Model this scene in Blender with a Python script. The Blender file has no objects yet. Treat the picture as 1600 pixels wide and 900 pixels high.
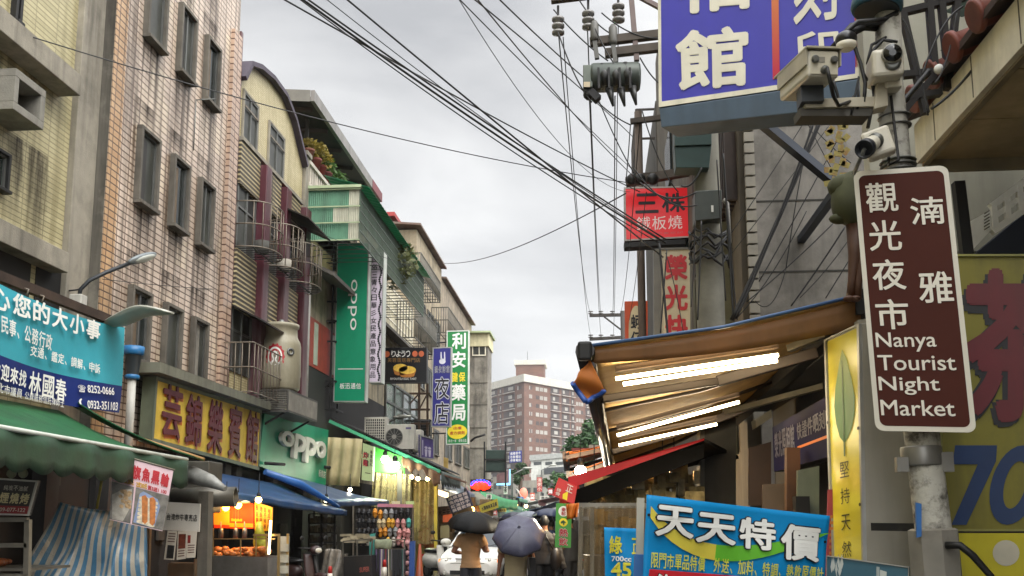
import bpy, bmesh, math, random
from mathutils import Vector, Matrix, noise as mnoise
SC = bpy.context.scene
COL = SC.collection
PI = math.pi
V = Vector
random.seed(7)
# ------------------------------------------------------------------ camera, sky, sun, exposure
CAM = V((0, 0, 1.6))
FPX, PCX, PCY = 1500.0, 800.0, 600.0          # focal length and optical centre of the 1600x900 photograph
PITCH = math.atan(215 / 1500)
YAW = math.atan(130 / 1500 * math.cos(PITCH))
FW = V((-math.sin(YAW) * math.cos(PITCH), math.cos(YAW) * math.cos(PITCH), math.sin(PITCH)))
RT = V((math.cos(YAW), math.sin(YAW), 0))
UP = RT.cross(FW)
cd = bpy.data.cameras.new('camera')
cam = bpy.data.objects.new('camera', cd)
COL.objects.link(cam)
cam.location = CAM
cam.rotation_euler = Matrix((RT, UP, -FW)).transposed().to_euler()
cd.sensor_width = 36
cd.lens = 36 * FPX / 1600
cd.shift_y = 150 / 1600
cd.clip_start = 0.05
cd.clip_end = 3000
SC.camera = cam
vs = SC.view_settings
SC.display_settings.display_device = 'sRGB'
vs.view_transform = 'Standard'
vs.look = 'None'
vs.exposure = 0.58
vs.gamma = 1
SUN_EL, SUN_AZ = math.radians(50), math.radians(132)      # azimuth from +Y towards +X
sd = V((math.sin(SUN_AZ) * math.cos(SUN_EL), math.cos(SUN_AZ) * math.cos(SUN_EL), math.sin(SUN_EL)))
sl = bpy.data.lights.new('sun', 'SUN')
sl.energy = 1.5
sl.angle = math.radians(40)
sl.color = (1.0, 0.95, 0.89)
so = bpy.data.objects.new('sun', sl)
COL.objects.link(so)
so.rotation_euler = sd.to_track_quat('Z', 'Y').to_euler()
so.location = sd * 100
W = bpy.data.worlds.new('World')
SC.world = W
W.use_nodes = True
nt = W.node_tree
nt.nodes.clear()
N = nt.nodes.new
L = nt.links.new
wo = N('ShaderNodeOutputWorld')
bg = N('ShaderNodeBackground')
bg.inputs['Strength'].default_value = 0.1
sky = N('ShaderNodeTexSky')
sky.sky_type = 'NISHITA'
sky.sun_disc = False
sky.sun_elevation = SUN_EL
sky.sun_rotation = SUN_AZ
tc = N('ShaderNodeTexCoord')
mp = N('ShaderNodeMapping')
mp.inputs['Scale'].default_value = (1, 1, 2.6)
n1 = N('ShaderNodeTexNoise')
n1.inputs['Scale'].default_value = 3.4
n1.inputs['Detail'].default_value = 5
n1.inputs['Roughness'].default_value = 0.5
n1.inputs['Distortion'].default_value = 0.25
cr = N('ShaderNodeValToRGB')
cr.color_ramp.elements[0].position = 0.3
cr.color_ramp.elements[1].position = 0.72
cr.color_ramp.elements[0].color = (3.85, 3.9, 4.02, 1)
cr.color_ramp.elements[1].color = (6.8, 6.8, 6.75, 1)
L(tc.outputs['Generated'], mp.inputs['Vector'])
L(mp.outputs[0], n1.inputs['Vector'])
L(n1.outputs['Fac'], cr.inputs['Fac'])
# thinner, brighter cloud round the hidden sun (behind the camera)
dt = N('ShaderNodeVectorMath')
dt.operation = 'DOT_PRODUCT'
nm = N('ShaderNodeVectorMath')
nm.operation = 'NORMALIZE'
L(tc.outputs['Generated'], nm.inputs[0])
L(nm.outputs[0], dt.inputs[0])
dt.inputs[1].default_value = sd
mr = N('ShaderNodeMapRange')
mr.interpolation_type = 'SMOOTHSTEP'
mr.inputs['From Min'].default_value = -0.1
mr.inputs['From Max'].default_value = 1.0
mr.inputs['To Min'].default_value = 1.0
mr.inputs['To Max'].default_value = 6.0
L(dt.outputs['Value'], mr.inputs['Value'])
mu = N('ShaderNodeMix')
mu.data_type = 'RGBA'
mu.blend_type = 'MULTIPLY'
mu.inputs['Factor'].default_value = 1
L(cr.outputs['Color'], mu.inputs['A'])
L(mr.outputs[0], mu.inputs['B'])
mx = N('ShaderNodeMix')
mx.data_type = 'RGBA'
mx.inputs['Factor'].default_value = 0.93
L(sky.outputs[0], mx.inputs['A'])
L(mu.outputs['Result'], mx.inputs['B'])
L(mx.outputs['Result'], bg.inputs['Color'])
L(bg.outputs[0], wo.inputs['Surface'])
try:
 SC.cycles.use_denoising = True
 SC.cycles.max_bounces = 6
 SC.cycles.diffuse_bounces = 3
 SC.cycles.glossy_bounces = 2
 SC.cycles.transmission_bounces = 3
 SC.cycles.transparent_max_bounces = 6
 SC.cycles.caustics_reflective = False
 SC.cycles.caustics_refractive = False
 SC.cycles.sample_clamp_indirect = 4
except Exception:
 pass
# ------------------------------------------------------------------ pixel rays of the photograph -> points of the place
def ray(px, py):
 return FW * FPX + RT * (px - PCX) + UP * (PCY - py)
def aY(px, py, y):
 d = ray(px, py)
 return CAM + d * (y / d.y)
def aX(px, py, x):
 d = ray(px, py)
 return CAM + d * (x / d.x)
def aP(px, py, p, n):
 d = ray(px, py)
 return CAM + d * ((p - CAM).dot(n) / d.dot(n))
def yX(px, py, x):
 return aX(px, py, x).y
# ------------------------------------------------------------------ materials
def lin(c):
 if isinstance(c, str):
  c = c.lstrip('#')
  c = [int(c[i:i + 2], 16) / 255 for i in (0, 2, 4)]
  return tuple(x / 12.92 if x <= .04045 else ((x + .055) / 1.055) ** 2.4 for x in c)
 return tuple(c)
def _nodes(name):
 m = bpy.data.materials.new(name)
 m.use_nodes = True
 return m, m.node_tree, m.node_tree.nodes['Principled BSDF']
def _mix(t, a, b, f, blend='MIX'):
 x = t.nodes.new('ShaderNodeMix')
 x.data_type = 'RGBA'
 x.blend_type = blend
 for s, v in (('A', a), ('B', b), ('Factor', f)):
  if isinstance(v, (int, float)):
   x.inputs[s].default_value = v if s == 'Factor' else (v, v, v, 1)
  elif isinstance(v, tuple):
   x.inputs[s].default_value = v[:3] + (1,)
  else:
   t.links.new(v, x.inputs[s])
 return x.outputs['Result']
def _noise(t, scale, detail=4, rough=.55, mscale=None, coord='Object'):
 c = t.nodes.new('ShaderNodeTexCoord')
 v = c.outputs[coord]
 if mscale:
  g = t.nodes.new('ShaderNodeMapping')
  g.inputs['Scale'].default_value = mscale
  t.links.new(v, g.inputs['Vector'])
  v = g.outputs[0]
 n = t.nodes.new('ShaderNodeTexNoise')
 n.inputs['Scale'].default_value = scale
 n.inputs['Detail'].default_value = detail
 n.inputs['Roughness'].default_value = rough
 t.links.new(v, n.inputs['Vector'])
 return n.outputs['Fac']
def _ramp(t, f, a, b, lo=0., hi=1.):
 r = t.nodes.new('ShaderNodeMapRange')
 r.clamp = True
 for k, v in (('From Min', a), ('From Max', b), ('To Min', lo), ('To Max', hi)):
  r.inputs[k].default_value = v
 t.links.new(f, r.inputs['Value'])
 return r.outputs[0]
MATS = {}
def mat(name, col='#808080', rough=.7, metal=0, var=.15, vs_=3., streak=0., grime='#2a2620', blotch=0., bump=0., bs=40.,
  emit=0., ecol=None, alpha=1., trans=0., spec=.5, bsc=1.1, wave=None):
 """procedural paint / plaster / metal: colour variation, rain streaks, stains, fine bump"""
 if name in MATS:
  return MATS[name]
 m, t, p = _nodes(name)
 c = lin(col)
 lo = tuple(x * (1 - var) for x in c)
 hi = tuple(min(1, x * (1 + var)) for x in c)
 out = _mix(t, lo, hi, _ramp(t, _noise(t, vs_), .3, .7))
 if wave:
  wsc, wax, wcol, wf = wave
  w = t.nodes.new('ShaderNodeTexWave')
  w.bands_direction = wax
  w.inputs['Scale'].default_value = wsc
  cc = t.nodes.new('ShaderNodeTexCoord')
  t.links.new(cc.outputs['Object'], w.inputs['Vector'])
  out = _mix(t, out, lin(wcol), _ramp(t, w.outputs['Fac'], .5 - wf, .5 + wf))
 if streak:
  f = _ramp(t, _noise(t, 1.6, 5, .6, (1.7, 1.7, .16)), .46, .72, 0, streak)
  out = _mix(t, out, lin(grime), f)
 if blotch:
  f = _ramp(t, _noise(t, bsc, 7, .68), .47, .63, 0, blotch)
  out = _mix(t, out, lin(grime), f)
 t.links.new(out, p.inputs['Base Color'])
 p.inputs['Roughness'].default_value = rough
 p.inputs['Metallic'].default_value = metal
 p.inputs['Specular IOR Level'].default_value = spec
 if bump:
  b = t.nodes.new('ShaderNodeBump')
  b.inputs['Strength'].default_value = bump
  b.inputs['Distance'].default_value = .02
  t.links.new(_noise(t, bs, 5), b.inputs['Height'])
  t.links.new(b.outputs[0], p.inputs['Normal'])
 if emit:
  p.inputs['Emission Color'].default_value = lin(ecol or col) + (1,)
  p.inputs['Emission Strength'].default_value = emit
 p.inputs['Alpha'].default_value = alpha
 if trans:                                     # thin cloth or sheet that lets light through
  tr = t.nodes.new('ShaderNodeBsdfTranslucent')
  t.links.new(out, tr.inputs['Color'])
  ms = t.nodes.new('ShaderNodeMixShader')
  ms.inputs[0].default_value = trans
  t.links.new(p.outputs[0], ms.inputs[1])
  t.links.new(tr.outputs[0], ms.inputs[2])
  t.links.new(ms.outputs[0], t.nodes['Material Output'].inputs['Surface'])
 MATS[name] = m
 return m
def tiles(name, c1, c2, mortar, w, h, gap=.012, off=.0, streak=.3, grime='#3a322a', rough=.35, patch=None, bump=.5):
 """glazed wall tiles (UV in metres)"""
 if name in MATS:
  return MATS[name]
 m, t, p = _nodes(name)
 u = t.nodes.new('ShaderNodeUVMap')
 b = t.nodes.new('ShaderNodeTexBrick')
 b.offset = off
 b.inputs['Color1'].default_value = lin(c1) + (1,)
 b.inputs['Color2'].default_value = lin(c2) + (1,)
 b.inputs['Mortar'].default_value = lin(mortar) + (1,)
 b.inputs['Scale'].default_value = 1
 b.inputs['Mortar Size'].default_value = gap
 b.inputs['Brick Width'].default_value = w
 b.inputs['Row Height'].default_value = h
 b.inputs['Mortar Smooth'].default_value = .2
 t.links.new(u.outputs[0], b.inputs['Vector'])
 out = b.outputs['Color']
 if patch:                                     # replaced paler tiles, in rectangular patches
  v = t.nodes.new('ShaderNodeTexBrick')
  v.offset = .37
  v.inputs['Color1'].default_value = (0, 0, 0, 1)
  v.inputs['Color2'].default_value = (1, 1, 1, 1)
  v.inputs['Mortar'].default_value = (0, 0, 0, 1)
  v.inputs['Mortar Size'].default_value = 0
  v.inputs['Scale'].default_value = 1
  v.inputs['Brick Width'].default_value = w * 2
  v.inputs['Row Height'].default_value = h * 5
  t.links.new(u.outputs[0], v.inputs['Vector'])
  mm = t.nodes.new('ShaderNodeMath')
  mm.operation = 'MULTIPLY'
  t.links.new(_ramp(t, v.outputs['Color'], .8, .9), mm.inputs[0])
  inv = t.nodes.new('ShaderNodeMath')
  inv.operation = 'SUBTRACT'
  inv.inputs[0].default_value = 1
  t.links.new(b.outputs['Fac'], inv.inputs[1])
  t.links.new(inv.outputs[0], mm.inputs[1])
  out = _mix(t, out, lin(patch), mm.outputs[0])
 f2 = _ramp(t, _noise(t, .7, 6, .6), .35, .7, .0, .35)
 out = _mix(t, out, lin(grime), f2)
 if streak:
  f = _ramp(t, _noise(t, 2.2, 6, .62, (1.6, 1.6, .07)), .48, .66, 0, streak)
  out = _mix(t, out, lin(grime), f)
 t.links.new(out, p.inputs['Base Color'])
 p.inputs['Roughness'].default_value = rough
 bp = t.nodes.new('ShaderNodeBump')
 bp.inputs['Strength'].default_value = bump
 bp.inputs['Distance'].default_value = .01
 bp.invert = True
 t.links.new(b.outputs['Fac'], bp.inputs['Height'])
 t.links.new(bp.outputs[0], p.inputs['Normal'])
 MATS[name] = m
 return m
def stain(name, col, a):
 """run-off stain: thin film, densest at its top, broken into streaks"""
 if name in MATS:
  return MATS[name]
 m, t, p = _nodes(name)
 p.inputs['Base Color'].default_value = lin(col) + (1,)
 p.inputs['Roughness'].default_value = .9
 u = t.nodes.new('ShaderNodeTexCoord')
 s = t.nodes.new('ShaderNodeSeparateXYZ')
 t.links.new(u.outputs['UV'], s.inputs[0])
 def mul(x, y):
  q = t.nodes.new('ShaderNodeMath')
  q.operation = 'MULTIPLY'
  for i, v in enumerate((x, y)):
   if isinstance(v, float):
    q.inputs[i].default_value = v
   else:
    t.links.new(v, q.inputs[i])
  return q.outputs[0]
 f = mul(_ramp(t, s.outputs['Y'], 1., 0.), _ramp(t, _noise(t, 5, 5, .6, (1, 1, .12)), .36, .66))
 f = mul(mul(f, _ramp(t, s.outputs['X'], 0, .2)), _ramp(t, s.outputs['X'], 1, .8))
 t.links.new(mul(f, a), p.inputs['Alpha'])
 MATS[name] = m
 return m
def glow(name, col, s):
 if name in MATS:
  return MATS[name]
 m, t, p = _nodes(name)
 p.inputs['Base Color'].default_value = lin(col) + (1,)
 p.inputs['Emission Color'].default_value = lin(col) + (1,)
 p.inputs['Emission Strength'].default_value = s
 MATS[name] = m
 return m
# ------------------------------------------------------------------ mesh builder
class MB:
 def __init__(s):
  s.v, s.f, s.mi, s.sm = [], [], [], []
  s.uv = {}
  s.m = 0
 def add(s, vs, fs, smooth=False):
  o = len(s.v)
  s.v += [V(p) for p in vs]
  for f in fs:
   s.f.append([i + o for i in f])
   s.mi.append(s.m)
   s.sm.append(smooth)
  return s
 def hexa(s, b, t):
  """two corresponding quads"""
  return s.add(list(b) + list(t), [(3, 2, 1, 0), (4, 5, 6, 7)] + [(i, (i + 1) % 4, 4 + (i + 1) % 4, 4 + i) for i in range(4)])
 def box(s, a, b):
  x0, y0, z0 = (min(a[i], b[i]) for i in range(3))
  x1, y1, z1 = (max(a[i], b[i]) for i in range(3))
  return s.hexa([(x0, y0, z0), (x1, y0, z0), (x1, y1, z0), (x0, y1, z0)], [(x0, y0, z1), (x1, y0, z1), (x1, y1, z1), (x0, y1, z1)])
 def cbox(s, c, sz, rz=0, rot=None):
  c = V(c)
  M = rot or Matrix.Rotation(rz, 3, 'Z')
  h = V(sz) / 2
  P = [c + M @ V((x * h.x, y * h.y, z * h.z)) for z in (-1, 1) for x, y in ((-1, -1), (1, -1), (1, 1), (-1, 1))]
  return s.hexa(P[:4], P[4:])
 def slab(s, q, t, n=None):
  """quad q extruded by t along n (default: away from the camera)"""
  q = [V(p) for p in q]
  if n is None:
   n = (q[1] - q[0]).cross(q[3] - q[0]).normalized()
   if n.dot(CAM - q[0]) > 0:
    n = -n
  return s.hexa(q, [p + n * t for p in q])
 def prism(s, poly, d):
  n = len(poly)
  d = V(d)
  P = [V(p) for p in poly]
  return s.add(P + [p + d for p in P], [list(range(n))[::-1], list(range(n, 2 * n))] + [(i, (i + 1) % n, n + (i + 1) % n, n + i) for i in range(n)])
 def beam(s, a, b, w, h=None, up=V((0, 0, 1))):
  a, b = V(a), V(b)
  h = h or w
  d = (b - a).normalized()
  if abs(d.dot(up)) > .98:
   up = V((1, 0, 0))
  x = d.cross(up).normalized() * w / 2
  y = x.cross(d).normalized() * h / 2
  return s.hexa([a - x - y, a + x - y, a + x + y, a - x + y], [b - x - y, b + x - y, b + x + y, b - x + y])
 def tube(s, pts, r, n=6, cap=True, smooth=True):
  pts = [V(p) for p in pts]
  k = len(pts)
  rs = r if isinstance(r, (list, tuple)) else [r] * k
  d0 = (pts[1] - pts[0]).normalized()
  u = d0.orthogonal().normalized()
  vs = []
  for i, p in enumerate(pts):
   d = (pts[min(i + 1, k - 1)] - pts[max(i - 1, 0)])
   if d.length < 1e-9:
    d = d0
   d.normalize()
   u = (u - d * u.dot(d))
   if u.length < 1e-6:
    u = d.orthogonal()
   u.normalize()
   w = d.cross(u)
   vs += [p + (u * math.cos(2 * PI * j / n) + w * math.sin(2 * PI * j / n)) * rs[i] for j in range(n)]
  fs = [(i * n + j, i * n + (j + 1) % n, (i + 1) * n + (j + 1) % n, (i + 1) * n + j) for i in range(k - 1) for j in range(n)]
  s.add(vs, fs, smooth)
  if cap:
   o = len(s.v) - len(vs)
   s.f += [[o + j for j in range(n)][::-1], [o + (k - 1) * n + j for j in range(n)]]
   s.mi += [s.m] * 2
   s.sm += [False] * 2
  return s
 def lathe(s, prof, c, ax=V((0, 0, 1)), n=20, smooth=True):
  """prof: (radius, height along ax)"""
  c, ax = V(c), V(ax).normalized()
  u = ax.orthogonal().normalized()
  w = ax.cross(u)
  vs = []
  for r, h in prof:
   r = max(r, 1e-4)
   vs += [c + ax * h + (u * math.cos(2 * PI * j / n) + w * math.sin(2 * PI * j / n)) * r for j in range(n)]
  k = len(prof)
  fs = [(i * n + j, i * n + (j + 1) % n, (i + 1) * n + (j + 1) % n, (i + 1) * n + j) for i in range(k - 1) for j in range(n)]
  s.add(vs, fs, smooth)
  o = len(s.v) - len(vs)
  for e, i0 in ((1, 0), (0, (k - 1) * n)):
   f = [o + i0 + j for j in range(n)]
   s.f.append(f[::-1] if e else f)
   s.mi.append(s.m)
   s.sm.append(False)
  return s
 def ball(s, c, r, n=10, m=7, sc=(1, 1, 1), rot=None, jit=0):
  c = V(c)
  vs = []
  for i in range(m + 1):
   a = PI * i / m
   for j in range(n):
    b = 2 * PI * j / n
    p = V((math.sin(a) * math.cos(b) * sc[0], math.sin(a) * math.sin(b) * sc[1], math.cos(a) * sc[2])) * r
    if jit:
     p *= 1 + jit * mnoise.noise((p + c) * 6)
    vs.append(c + (rot @ p if rot else p))
  return s.add(vs, [(i * n + j, (i + 1) * n + j, (i + 1) * n + (j + 1) % n, i * n + (j + 1) % n) for i in range(m) for j in range(n)], True)
 def sheet(s, fn, nu, nv, t=0, smooth=True):
  """fn(u,v)->point; t>0 gives it thickness"""
  P = [[V(fn(i / nu, j / nv)) for i in range(nu + 1)] for j in range(nv + 1)]
  vs = [p for r in P for p in r]
  for h in (0, 1):
   for i in range(len(vs)):
    s.uv[len(s.v) + h * len(vs) + i] = (i % (nu + 1) / nu, i // (nu + 1) / nv)
  k = nu + 1
  fs = [(j * k + i, j * k + i + 1, (j + 1) * k + i + 1, (j + 1) * k + i) for j in range(nv) for i in range(nu)]
  if t:
   n = len(vs)
   N_ = []
   for j in range(nv + 1):
    for i in range(nu + 1):
     a = P[j][min(i + 1, nu)] - P[j][max(i - 1, 0)]
     b = P[min(j + 1, nv)][i] - P[max(j - 1, 0)][i]
     c = a.cross(b)
     N_.append(c.normalized() if c.length > 1e-12 else V((0, 0, 1)))
   vs2 = [vs[i] - N_[i] * t for i in range(n)]
   fs2 = [tuple(i + n for i in f[::-1]) for f in fs]
   ring = [i for i in range(k)] + [j * k + nu for j in range(1, nv + 1)] + [nv * k + i for i in range(nu - 1, -1, -1)] + [j * k for j in range(nv - 1, 0, -1)]
   side = [(ring[(i + 1) % len(ring)], ring[i], ring[i] + n, ring[(i + 1) % len(ring)] + n) for i in range(len(ring))]
   s.add(vs + vs2, fs + fs2, smooth)
   s.add([], [])
   o = len(s.v) - 2 * n
   for f in side:
    s.f.append([i + o for i in f])
    s.mi.append(s.m)
    s.sm.append(False)
  else:
   s.add(vs, fs, smooth)
  return s
 def bounds(s):
  return V([min(p[i] for p in s.v) for i in range(3)]), V([max(p[i] for p in s.v) for i in range(3)])
BASE = {}
def _link(name, mb, mats, base):
 me = bpy.data.meshes.new(name)
 me.from_pydata([tuple(p - base) for p in mb.v], [], mb.f)
 mats = mats if isinstance(mats, (list, tuple)) else [mats]
 for m in mats:
  me.materials.append(m)
 uv = me.uv_layers.new(name='UVMap')
 me.polygons.foreach_set('material_index', mb.mi)
 me.polygons.foreach_set('use_smooth', mb.sm)
 me.update()
 vv = me.vertices
 d = uv.data
 for p in me.polygons:
  n = p.normal
  ax, ay, az = abs(n.x), abs(n.y), abs(n.z)
  for li in p.loop_indices:
   c = mb.v[me.loops[li].vertex_index]
   d[li].uv = mb.uv[vi] if (vi := me.loops[li].vertex_index) in mb.uv else (c.y, c.z) if ax >= ay and ax >= az else ((c.x, c.z) if ay >= az else (c.x, c.y))
 o = bpy.data.objects.new(name, me)
 COL.objects.link(o)
 return o
def thing(name, label, cat, loc, group=None):
 o = bpy.data.objects.new(name, None)
 COL.objects.link(o)
 o.empty_display_size = .2
 o.location = loc
 o['label'], o['category'] = label, cat
 if group:
  o['group'] = group
 BASE[o.name] = V(loc)
 return o
def part(name, mb, m, par, bevel=0, label=None, kind=None):
 b = BASE[par.name]
 o = _link(name, mb, m, b)
 o.parent = par
 BASE[o.name] = b
 if label:
  o['label'] = label
 if kind:
  o['kind'] = kind
 if bevel:
  md = o.modifiers.new('bevel', 'BEVEL')
  md.width = bevel
  md.segments = 2
  md.limit_method = 'ANGLE'
 return o
def solo(name, mb, m, label, cat, group=None, bevel=0, kind=None):
 a, b = mb.bounds()
 base = V(((a.x + b.x) / 2, (a.y + b.y) / 2, a.z))
 o = _link(name, mb, m, base)
 o.location = base
 o['label'], o['category'] = label, cat
 if group:
  o['group'] = group
 if kind:
  o['kind'] = kind
 BASE[o.name] = base
 if bevel:
  md = o.modifiers.new('bevel', 'BEVEL')
  md.width = bevel
  md.segments = 2
  md.limit_method = 'ANGLE'
 return o
def struct(name, mb, m, kind='structure'):
 o = _link(name, mb, m, V((0, 0, 0)))
 o['kind'] = kind
 o['label'] = name.replace('_', ' ')
 return o
def dup(root, loc, label=None, rz=0, sc=None):
 def rec(o, par):
  c = o.copy()
  COL.objects.link(c)
  if par:
   c.parent = par
  for ch in o.children:
   rec(ch, c)
  return c
 r = rec(root, None)
 r.location = loc
 r.rotation_euler.z = rz
 if sc:
  r.scale = sc
 if label:
  r['label'] = label
 return r
# ------------------------------------------------------------------ lettering
class Quad:
 """TL, TR, BR, BL; u to the right, v down"""
 def __init__(s, q, bend=None):
  s.q = [V(p) for p in q]
  n = (s.q[1] - s.q[0]).cross(s.q[3] - s.q[0]).normalized()
  s.n = n if n.dot(CAM - s.q[0]) > 0 else -n
  s.bend = bend
 def p(s, u, v, w=0):
  a = s.q[0].lerp(s.q[1], u)
  b = s.q[3].lerp(s.q[2], u)
  r = a.lerp(b, v) + s.n * w
  return r + s.bend(u, v) if s.bend else r
 def sub(s, u0, v0, u1, v1, w=0):
  return [s.p(u0, v0, w), s.p(u1, v0, w), s.p(u1, v1, w), s.p(u0, v1, w)]
def qY(pts, y):
 return Quad([aY(a, b, y) for a, b in pts])
def qX(pts, x):
 return Quad([aX(a, b, x) for a, b in pts])
def qD(pts, ds):
 a, b, d = (aY(*pts[i], ds[i]) for i in (0, 1, 3))
 return Quad([a, b, aP(*pts[2], a, (b - a).cross(d - a).normalized()), d])
_G = {}
def glyph(s, bold):
 k = (s, bold)
 if k not in _G:
  c = bpy.data.curves.new('lettering', 'FONT')
  c.body = s
  c.offset = bold
  c.resolution_u = 3
  o = bpy.data.objects.new('lettering', c)
  COL.objects.link(o)
  me = bpy.data.meshes.new_from_object(o.evaluated_get(bpy.context.evaluated_depsgraph_get()))
  vs = [(v.co.x, v.co.y) for v in me.vertices]
  fs = [tuple(p.vertices) for p in me.polygons]
  bpy.data.objects.remove(o)
  bpy.data.curves.remove(c)
  bpy.data.meshes.remove(me)
  _G[k] = (vs, fs)
 return _G[k]
def put(mb, q, s, r, bold=.02, w=.004, rot=0, ext=0, ref=None):
 """one string, its outline fitted into the rectangle r=(u0,v0,u1,v1) of q. ref: fit as if drawn with this boldness"""
 ex = max(0, bold - .004)
 vs, fs = glyph(s, min(bold, 0))
 if not vs:
  return
 rv = glyph(s, min(ref, 0))[0] if ref is not None else vs
 if ref is not None:
  ex0 = max(0, ref - .004)
 else:
  ex0 = ex
 rv = [(x + i * ex0, y + j * ex0) for x, y in rv for i, j in ((-1, -1), (1, 1))]
 x0, x1 = min(v[0] for v in rv), max(v[0] for v in rv)
 y0, y1 = min(v[1] for v in rv), max(v[1] for v in rv)
 u0, v0, u1, v1 = r
 for k, (i, j) in enumerate(((0, 0), (1, 0), (-1, 0), (0, 1), (0, -1), (.7, .7), (-.7, .7), (.7, -.7), (-.7, -.7)) if ex else ((0, 0),)):
  _put(mb, q, [(x + i * ex, y + j * ex) for x, y in vs], fs, (x0, x1, y0, y1), r, w + k * .0004, rot, ext)
def _put(mb, q, vs, fs, bb, r, w, rot, ext):
 x0, x1, y0, y1 = bb
 u0, v0, u1, v1 = r
 P = []
 for x, y in vs:
  a, b = (x - x0) / max(x1 - x0, 1e-6), 1 - (y - y0) / max(y1 - y0, 1e-6)
  if rot == 90:                             # reads from top to bottom, turned clockwise
   a, b = 1 - b, a
  P.append((u0 + a * (u1 - u0), v0 + b * (v1 - v0)))
 if ext:
  n = len(P)
  top = [q.p(a, b, w + ext) for a, b in P]
  bot = [q.p(a, b, w) for a, b in P]
  cnt = {}
  for f in fs:
   for i in range(len(f)):
    e = (f[i], f[(i + 1) % len(f)])
    cnt[e] = cnt.get(e, 0) + 1
  side = [(a, b, b + n, a + n) for a, b in cnt if (b, a) not in cnt]
  mb.add(top + bot, list(fs) + side)
 else:
  mb.add([q.p(a, b, w) for a, b in P], fs)
def line(mb, q, s, r, vert=False, pad=.06, **k):
 """a row (or column) of characters, each in its own cell"""
 u0, v0, u1, v1 = r
 n = len(s)
 for i, ch in enumerate(s):
  if ch == ' ':
   continue
  if vert:
   h = (v1 - v0) / n
   c = (u0, v0 + h * (i + pad), u1, v0 + h * (i + 1 - pad))
  else:
   h = (u1 - u0) / n
   c = (u0 + h * (i + pad), v0, u0 + h * (i + 1 - pad), v1)
  if ch in '、·・':
   c = (c[0] + (c[2] - c[0]) * .05, c[1] + (c[3] - c[1]) * .62, c[0] + (c[2] - c[0]) * .35, c[3])
  if ch in '一ー-':
   c = (c[0], c[1] + (c[3] - c[1]) * .44, c[2], c[1] + (c[3] - c[1]) * .56)
  put(mb, q, ch, c, **k)
def rect(mb, q, r, w=.003):
 mb.add(q.sub(*r, w), [(0, 1, 2, 3)])
def poly(mb, q, pts, w=.003):
 mb.add([q.p(a, b, w) for a, b in pts], [list(range(len(pts)))])
def disc(mb, q, c, ru, rv, w=.003, n=20, ri=0):
 o = [q.p(c[0] + ru * math.cos(2 * PI * i / n), c[1] + rv * math.sin(2 * PI * i / n), w) for i in range(n)]
 if ri:
  o2 = [q.p(c[0] + ri * ru * math.cos(2 * PI * i / n), c[1] + ri * rv * math.sin(2 * PI * i / n), w) for i in range(n)]
  mb.add(o + o2, [(i, (i + 1) % n, n + (i + 1) % n, n + i) for i in range(n)])
 else:
  mb.add(o, [list(range(n))])
def frame(mb, q, b, d=.03, w=0, t=.02):
 """a raised border of width b (fractions of the quad: bu, bv) standing d proud"""
 bu, bv = b
 for r in ((0, 0, 1, bv), (0, 1 - bv, 1, 1), (0, bv, bu, 1 - bv), (1 - bu, bv, 1, 1 - bv)):
  mb.hexa(q.sub(*r, w - t), q.sub(*r, w + d))
def catenary(a, b, sag, n=14):
 a, b = V(a), V(b)
 return [a.lerp(b, i / n) - V((0, 0, sag * 4 * (i / n) * (1 - i / n))) for i in range(n + 1)]
# ================================================================== SETTING
XL = -8.6
g = MB()
g.add([(-420, -60, -.02), (420, -60, -.02), (420, 700, -.02), (-420, 700, -.02)], [(0, 1, 2, 3)])
struct('ground', g, mat('earth', '#4a463e', .9, bump=.3))
g = MB()
g.add([(-8.4, -20, -.004), (2.0, -20, -.004), (2.0, 180, -.004), (-8.4, 180, -.004)], [(0, 1, 2, 3)])
struct('road', g, mat('wet_asphalt', '#3c3d40', .22, var=.35, vs_=1.2, bump=.35, bs=60))
g = MB()
g.box((-9.4, -20, -.05), (-8.4, 180, .12))
g.box((2.0, -20, -.05), (3.4, 60, .12))
struct('pavement', g, mat('pavement', '#6a665e', .45, var=.25, bump=.2))
M_conc = mat('concrete', '#8b8577', .85, var=.14, streak=.55, blotch=.3, bump=.3)
M_concd = mat('dark_concrete', '#5d584e', .85, var=.2, streak=.6, blotch=.4, bump=.3)
M_dark = mat('dark_interior', '#14120f', .8)
M_glass = mat('window_glass', '#1c2120', .12, var=.5, vs_=.8, spec=.35)
M_glassd = mat('dusty_glass', '#34352f', .35, var=.55, vs_=1.6, spec=.3)
M_alu = mat('aluminium', '#6f706c', .4, .6, streak=.3)
M_rail = mat('weathered_rail', '#736b5e', .55, .3, var=.25, vs_=9, blotch=.4, grime='#5a3f2a')
M_black = mat('black_steel', '#1d1c1b', .55, .3, var=.3)
M_yel = tiles('yellow_wall_tile', '#b9b08a', '#a8a07c', '#827a5c', .6, .085, gap=.010, streak=.6, grime='#6b6340', rough=.5)
M_pink = tiles('pink_wall_tile', '#d4c3b1', '#c4b29f', '#5a4236', .30, .125, gap=.014, streak=.85, grime='#453526', patch='#d8c8b0')
M_orange = tiles('ochre_edge_tile', '#b58e64', '#c4a27a', '#4e3628', .22, .125, gap=.014, streak=.5, grime='#6a5a44')
M_cream = tiles('cream_wall_tile', '#cdc29c', '#beb28c', '#93875f', .12, .06, gap=.008, streak=.4, grime='#7a6c45', rough=.5)
M_slat = tiles('slatted_tile_band', '#b6a982', '#a99b74', '#3b342a', 3., .115, gap=.038, streak=.45, grime='#5a5140', rough=.6, bump=1)
M_maroon = mat('maroon_tile', '#471722', .4, var=.2, vs_=2, streak=.4, grime='#b5a9a5', wave=None)
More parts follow.
